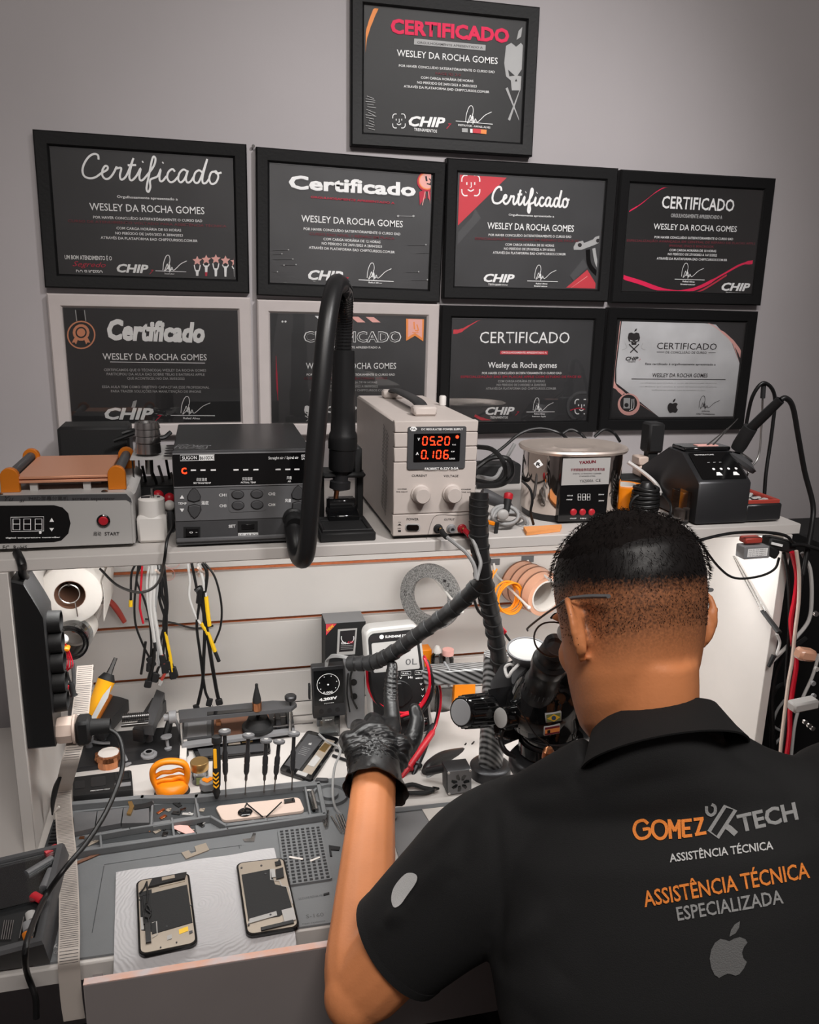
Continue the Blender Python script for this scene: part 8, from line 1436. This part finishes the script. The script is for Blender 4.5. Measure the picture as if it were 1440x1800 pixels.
sl = [dp(700, 1662, .978), dp(740, 1625, .97), dp(795, 1575, .96), dp(860, 1515, .948), dp(925, 1470, .93), dp(985, 1450, .91)]; sr_ = [.066, .070, .075, .079, .070, .055]
b.tube(sl, sr_, 32, sm=5); b.tube([SR, SR.lerp(ER, .4), SR.lerp(ER, .75)], [.07, .075, .068], 24, sm=4); b.ell(SR, (.07, .07, .07)); b.tube([dp(1052, 1345, .87), dp(985, 1385, .89), dp(915, 1432, .925), dp(880, 1475, .945)], [.034, .036, .040, .048], 20, sm=4).tube([dp(1255, 1325, .85), dp(1330, 1372, .84), dp(1420, 1412, .83), SR], [.034, .036, .045, .056], 20, sm=4)
shirt = fused(b, 'polo_shirt', 'shirt', PERSON, .0045, 9, .6)
# soft folds in the cloth
fold = [((860, 1400, .9), (760, 1500, .95), .006, .012), ((880, 1430, .9), (700, 1600, .95), .007, .014), ((835, 1440, .9), (800, 1540, .95), -.005, .012), ((720, 1590, .97), (672, 1630, .98), .005, .010), ((900, 1395, .88), (1010, 1375, .86), -.004, .012), ((870, 1390, .9), (885, 1700, .85), -.004, .008), ((960, 1560, .8), (900, 1720, .82), .005, .02), ((1000, 1700, .78), (930, 1800, .8), .006, .025), ((1290, 1330, .8), (1400, 1420, .76), .005, .016), ((1030, 1400, .8), (1250, 1360, .78), -.004, .015), ((860, 1690, .9), (980, 1600, .82), .005, .016)]
inv = Mp.inverted(); S3 = [(inv @ dp(*a), inv @ dp(*c), h_, w) for a, c, h_, w in fold]; nv = [Vector(v.normal) for v in shirt.data.vertices]
camL = inv @ CAM; segs = []
for a, c, h_, w in S3: segs.append(((a-camL).normalized(), (c-camL).normalized(), h_, w/.85))
for i, v in enumerate(shirt.data.vertices):
    d = (v.co-camL).normalized(); m_ = 0
    for a, c, h_, w in segs:
        ab = c-a; t = min(max((d-a).dot(ab)/ab.dot(ab), 0), 1); q = (d-a-ab*t).length
        if q < w*2.2: m_ += h_*math.exp(-(q/w)**2*2)*math.sin(PI*min(max(t, .12), .88))
    v.co += nv[i]*m_
ha, hn = dp(700, 1662, .978), (dp(640, 1716, .985)-dp(740, 1625, .97)).normalized()
bm_ = __import__('bmesh').new(); bm_.from_mesh(shirt.data); bme = __import__('bmesh')
def cut(co, no, keepfn):
    co = inv @ co; g_ = bme.ops.bisect_plane(bm_, geom=bm_.verts[:]+bm_.edges[:]+bm_.faces[:], plane_co=co, plane_no=no)
    bme.ops.delete(bm_, geom=[v for v in bm_.verts if (v.co-co).dot(no) > 1e-5 and keepfn(v.co)], context='VERTS')
cut(ha+hn*.0, hn, lambda v: (v-inv @ ha).length < .16); wr_ = SR.lerp(ER, .62); dn = (ER-SR).normalized(); cut(wr_, dn, lambda v: (v-inv @ wr_).length < .16); bm_.to_mesh(shirt.data); bm_.free(); shirt.data.update()
md = shirt.modifiers.new('thickness', 'SOLIDIFY'); md.thickness = .002; md.offset = -1
# rib of the cuff
x_, y_, z_ = axes(hn); B().lathe([(.0655, -.012), (.0675, -.010), (.0670, .001), (.0655, .002), (.0635, 0), (.064, -.012)], ha, hn, 48, closed=True).obj('sleeve_band', 'shirt', PERSON)
# collar
cn_ = (hp(0, -.03, -.10)-NB).normalized(); ct = dp(1152, 1272, .866)
def cring(c_, rx, ry, dz=0, tw=0): return [c_+(Rc*math.cos(2*PI*j/48)*rx+Bc*math.sin(2*PI*j/48)*ry)+cn2*dz+cn2*(.006*math.sin(2*PI*j/48*1+.3)) for j in range(48)]
Rc = (dp(1250, 1290, .86)-dp(1050, 1322, .88)).normalized(); cn2 = (UPV*.80+_f*.55+RGT*.02); cn2 = (cn2-Rc*cn2.dot(Rc)).normalized(); Bc = cn2.cross(Rc)
B().rings([cring(ct, .063, .060, -.030), cring(ct, .0625, .060, .004), cring(ct, .0635, .061, .0065), cring(ct, .066, .064, .005), cring(ct, .078, .076, -.022), cring(ct, .086, .085, -.036), cring(ct, .084, .083, -.037), cring(ct, .072, .070, -.02)], cap=False).obj('collar', 'shirt', PERSON, sharp=60)
# embroidery
sbv = BVHTree.FromPolygons([tuple(Mp @ v.co) for v in shirt.data.vertices], [tuple(p.vertices) for p in shirt.data.polygons]); tp = Plane(dp(1260, 1560, .74), RGT, UPV)
C('thread_orange', (246, 142, 58), .7, bump=.5, bscale=900); C('thread_grey', (152, 152, 152), .7, bump=.5, bscale=900); C('thread_light', (205, 205, 205), .7, bump=.5, bscale=900)
def stitch(name, mat, fn, lab, off=.0012):
    b = B(); fn(b); me_ = b; out = []
    for v in b.v:
        d = (v-CAM).normalized(); h_ = sbv.ray_cast(CAM, d); out.append(h_[0]-d*(off+.00001*(len(out)//4 % 60)) if h_[0] else v)
    b.v = out; o = b.obj(name, mat, PERSON, sharp=180); o['label'] = lab
TX = lambda s, l, r, h, bold=.03, sh=0: (lambda b: b.text(tp, s, l, r, h, bold=bold, shear=sh))
def gomez(b):
    for i, (q, cl) in enumerate((([(238, 352), (205, 328), (155, 345), (140, 400), (168, 450), (215, 452), (248, 425), (245, 388), (200, 392)], 0), ([(318, 332), (276, 352), (272, 410), (305, 452), (345, 450), (368, 410), (360, 355)], 1), ([(386, 320), (396, 458)], 0), ([(390, 330), (425, 405)], 0), ([(425, 405), (460, 326)], 0), ([(455, 322), (460, 458)], 0), ([(482, 322), (488, 445)], 0), ([(478, 332), (545, 326)], 0), ([(486, 386), (535, 382)], 0), ([(486, 440), (548, 434)], 0), ([(558, 322), (628, 314)], 0), ([(618, 318), (582, 425)], 0), ([(568, 428), (648, 414)], 0))):
        b.ribbon(tp, pp(tp, [(1080+x/4, 1360+y/4) for x, y in q]), .0029, 0, 4 if len(q) > 3 else 0, bool(cl))
stitch('embroidery', 'thread_orange', gomez, 'orange embroidered name')
stitch('embroidery', 'thread_grey', TX('TECH', (1298, 1447), (1400, 1424), 31, .03), 'grey embroidered word')
def phone_logo(b):
    b.ribbon(tp, pp(tp, [(1275, 1417), (1293, 1424), (1262, 1472), (1247, 1461)]), .0034, 0, 0, True).ribbon(tp, pp(tp, [(1242, 1417), (1243, 1428), (1250, 1433), (1257, 1428), (1257, 1418), (1251, 1414)]), .0028, .00005, 3).ribbon(tp, pp(tp, [(1273, 1450), (1283, 1456), (1294, 1466)]), .0052, .0001, 0)
stitch('embroidery', 'thread_grey', phone_logo, 'grey phone and wrench emblem')
stitch('embroidery', 'thread_light', TX('ASSISTÊNCIA TÉCNICA', (1177, 1508), (1359, 1485), 15, .02), 'small pale embroidered words')
stitch('embroidery', 'thread_orange', TX('ASSISTÊNCIA TÉCNICA', (1131, 1580), (1422, 1528), 29, .015), 'large orange embroidered words')
stitch('embroidery', 'thread_grey', TX('ESPECIALIZADA', (1190, 1606), (1376, 1575), 25, .015), 'grey embroidered word')
def apple(b):
    M2_ = lambda x, y: (1246+66*x+y*4, 1718-78*y-x*5)
    for poly in (APPLE, LEAF):
        q = [tp.px(*M2_(x, y)) for x, y in poly]; c_ = (sum(p[0] for p in q)/len(q), sum(p[1] for p in q)/len(q)); q = [p for p in q]; n_ = len(q)
        V = [tp.P(*p) for p in q]+[tp.P(c_[0]+(p[0]-c_[0])*.5, c_[1]+(p[1]-c_[1])*.5) for p in q]+[tp.P(*c_)]
        b.add(V, [(i, (i+1) % n_, n_+(i+1) % n_, n_+i) for i in range(n_)]+[(n_+i, n_+(i+1) % n_, 2*n_) for i in range(n_)])
stitch('embroidery', C('thread_dim', (104, 104, 104), .7, bump=.5, bscale=900).name, apple, 'grey embroidered apple with a bite')
def badge(b):
    q = smoothpts([(*tp.px(x, y), 0) for x, y in ((715, 1535), (731, 1537), (732, 1550), (715, 1575), (704, 1590), (693, 1595), (688, 1583), (690, 1566), (699, 1550))], 4, True); c_ = sum(q, Vector())/len(q); n_ = len(q); b.add([tp.P(v.x, v.y) for v in q]+[tp.P(*(c_+(v-c_)*.5)[:2]) for v in q]+[tp.P(c_.x, c_.y)], [(i, (i+1) % n_, n_+(i+1) % n_, n_+i) for i in range(n_)]+[(n_+i, n_+(i+1) % n_, 2*n_) for i in range(n_)])
stitch('sleeve_badge', 'thread_light', badge, 'pale grey oval badge on the sleeve', .002)
def J(*p): return dp(*p)
nt = MATS['glove'].node_tree
b = B(); W0 = dp(657, 1366, 1.232)
kn = {'i': [(690, 1275, 1.318), (687, 1228, 1.355), (688, 1192, 1.372), (690, 1170, 1.382)], 'm': [(661, 1270, 1.318), (652, 1268, 1.372), (660, 1300, 1.385), (668, 1312, 1.36)], 'r': [(636, 1280, 1.305), (628, 1280, 1.352), (638, 1308, 1.362), (646, 1318, 1.34)], 'p': [(614, 1297, 1.285), (607, 1303, 1.325), (618, 1325, 1.335), (628, 1332, 1.315)], 't': [(702, 1330, 1.285), (724, 1300, 1.315), (733, 1268, 1.335), (729, 1247, 1.345)]}
for k, r0, r1 in (('i', .0125, .0092), ('m', .0125, .010), ('r', .012, .0095), ('p', .011, .0085), ('t', .0155, .0105)):
    P3 = [J(*p) for p in kn[k]]; st = W0.lerp(P3[0], .35); b.tube([st, P3[0]], [.026 if k != 't' else .022, r0*1.25], 14); b.tube([st.lerp(P3[0], .6)]+P3, [r0*1.2, r0*1.08, r0, (r0+r1)/2, r1], 14, sm=5); b.ell(P3[-1], (r1,)*3, n=12, m=8); b.ell(P3[0]-_f*.003, (r0*1.12,)*3, n=12, m=8); b.ell(P3[1], (r0*1.02,)*3, n=12, m=8)
b.ell(dp(655, 1312, 1.283), (.042, .022, .040), Matrix((RGT, _f, UPV)).transposed()); b.ell(dp(702, 1318, 1.29), (.022, .020, .026)); ax_ = (W0-EL).normalized(); b.tube([W0-ax_*.002, W0.lerp(dp(655, 1312, 1.283), .6)], [.0375, .040], 28)
glove = fused(b, 'glove', 'glove', PERSON, .0026, 3); nv = [Vector(v.normal) for v in glove.data.vertices]; wl = inv @ W0; al = ax_
for i, v in enumerate(glove.data.vertices):
    q = v.co-wl; h_ = q.dot(al); s_ = q.dot(RGT); am = .0016*math.exp(-((h_-.02)/.035)**2); v.co += nv[i]*(am*math.sin(h_*520+s_*190+3*math.sin(s_*90))+.0007*math.exp(-((h_-.02)/.05)**2)*math.sin(h_*900-s_*400))
    di = (v.co-(inv @ J(688, 1205, 1.365))).length
    if di < .04: v.co += nv[i]*.0011*math.sin(q.dot(UPV)*900+s_*160)*(1-di/.04)
rs = []
for k, (h_, r) in enumerate(((.02, .037), (.008, .0385), (-.004, .0405), (-.012, .0415), (-.018, .043), (-.0195, .0445), (-.018, .0425), (-.004, .039))):
    x_, y_, _ = axes(ax_); rs.append([W0+ax_*(h_+.002*math.sin(j*.8+k))+(x_*math.cos(2*PI*j/40)+y_*math.sin(2*PI*j/40))*(r+.0012*math.sin(j*1.9+k*1.4))+RGT*(.010*max(0, math.cos(2*PI*j/40-0.0))*(h_ < 0))*0+(-_f*0) for j in range(40)])
rs = [[p+(RGT*.008-ax_*.010)*max(0, (p-W0).dot(RGT)/.04)*(1 if k in (3, 4, 5, 6) else .3) for p in r_] for k, r_ in enumerate(rs)]
B().rings(rs, cap=False).obj('glove_cuff', 'glove', PERSON, sharp=60)
b = B(); R2 = WRR+Vector((-.025, .06, -.028))
b.ell(R2, (.036, .045, .018))
for i in range(4): a = R2+Vector((-.028+.018*i, .035, -.002)); b.tube([a, a+Vector((-.004, .035, -.012)), a+Vector((-.006, .055, -.03))], [.011, .0095, .0085], 10, sm=3); b.ell(a+Vector((-.006, .055, -.03)), (.0085,)*3, n=8, m=6)
b.tube([R2+Vector((-.03, 0, -.004)), R2+Vector((-.058, .025, -.012)), R2+Vector((-.062, .05, -.02))], [.014, .012, .009], 10, sm=3); b.tube([WRR+Vector((.01, -.03, .01)), WRR, R2], [.033, .029, .032], 16, sm=3); fused(b, 'glove', 'glove', PERSON, .003, 3)
# trousers and shoes
b = B(); b.ell(PEL, (.175, .125, .13))
for h_, k_, a_ in ((HPL, KL, AL), (HPR, KR, AR)): chain(b, [h_, h_.lerp(k_, .5), k_, k_.lerp(a_, .35), a_], [.098, .090, .072, .065, .055])
fused(b, 'trousers', 'trousers', PERSON, .008, 4)
for a_ in (AL, AR): B().box(a_+Vector((0, .05, -.04)), (.09, .26, .06), bev=.02).obj('shoe', 'matte_black', PERSON)
T_ = thing('stool', 'round black stool under the seated person, mostly out of sight', 'stool', (PEL.x, PEL.y, -1.45)); B().lathe([(.17, 0), (.18, .02), (.18, .05), (.16, .06)], (PEL.x, PEL.y-.01, -1.13), (0, 0, 1), 36).obj('seat', 'matte_black', T_); B().cyl((PEL.x, PEL.y, -1.40), (PEL.x, PEL.y, -1.12), .025).obj('column', 'dark_steel', T_)
for i in range(5): B().tube([(PEL.x, PEL.y, -1.39), (PEL.x+.24*math.cos(i*1.257), PEL.y+.24*math.sin(i*1.257), -1.437)], [.018, .012], 8).obj('leg', 'matte_black', T_)
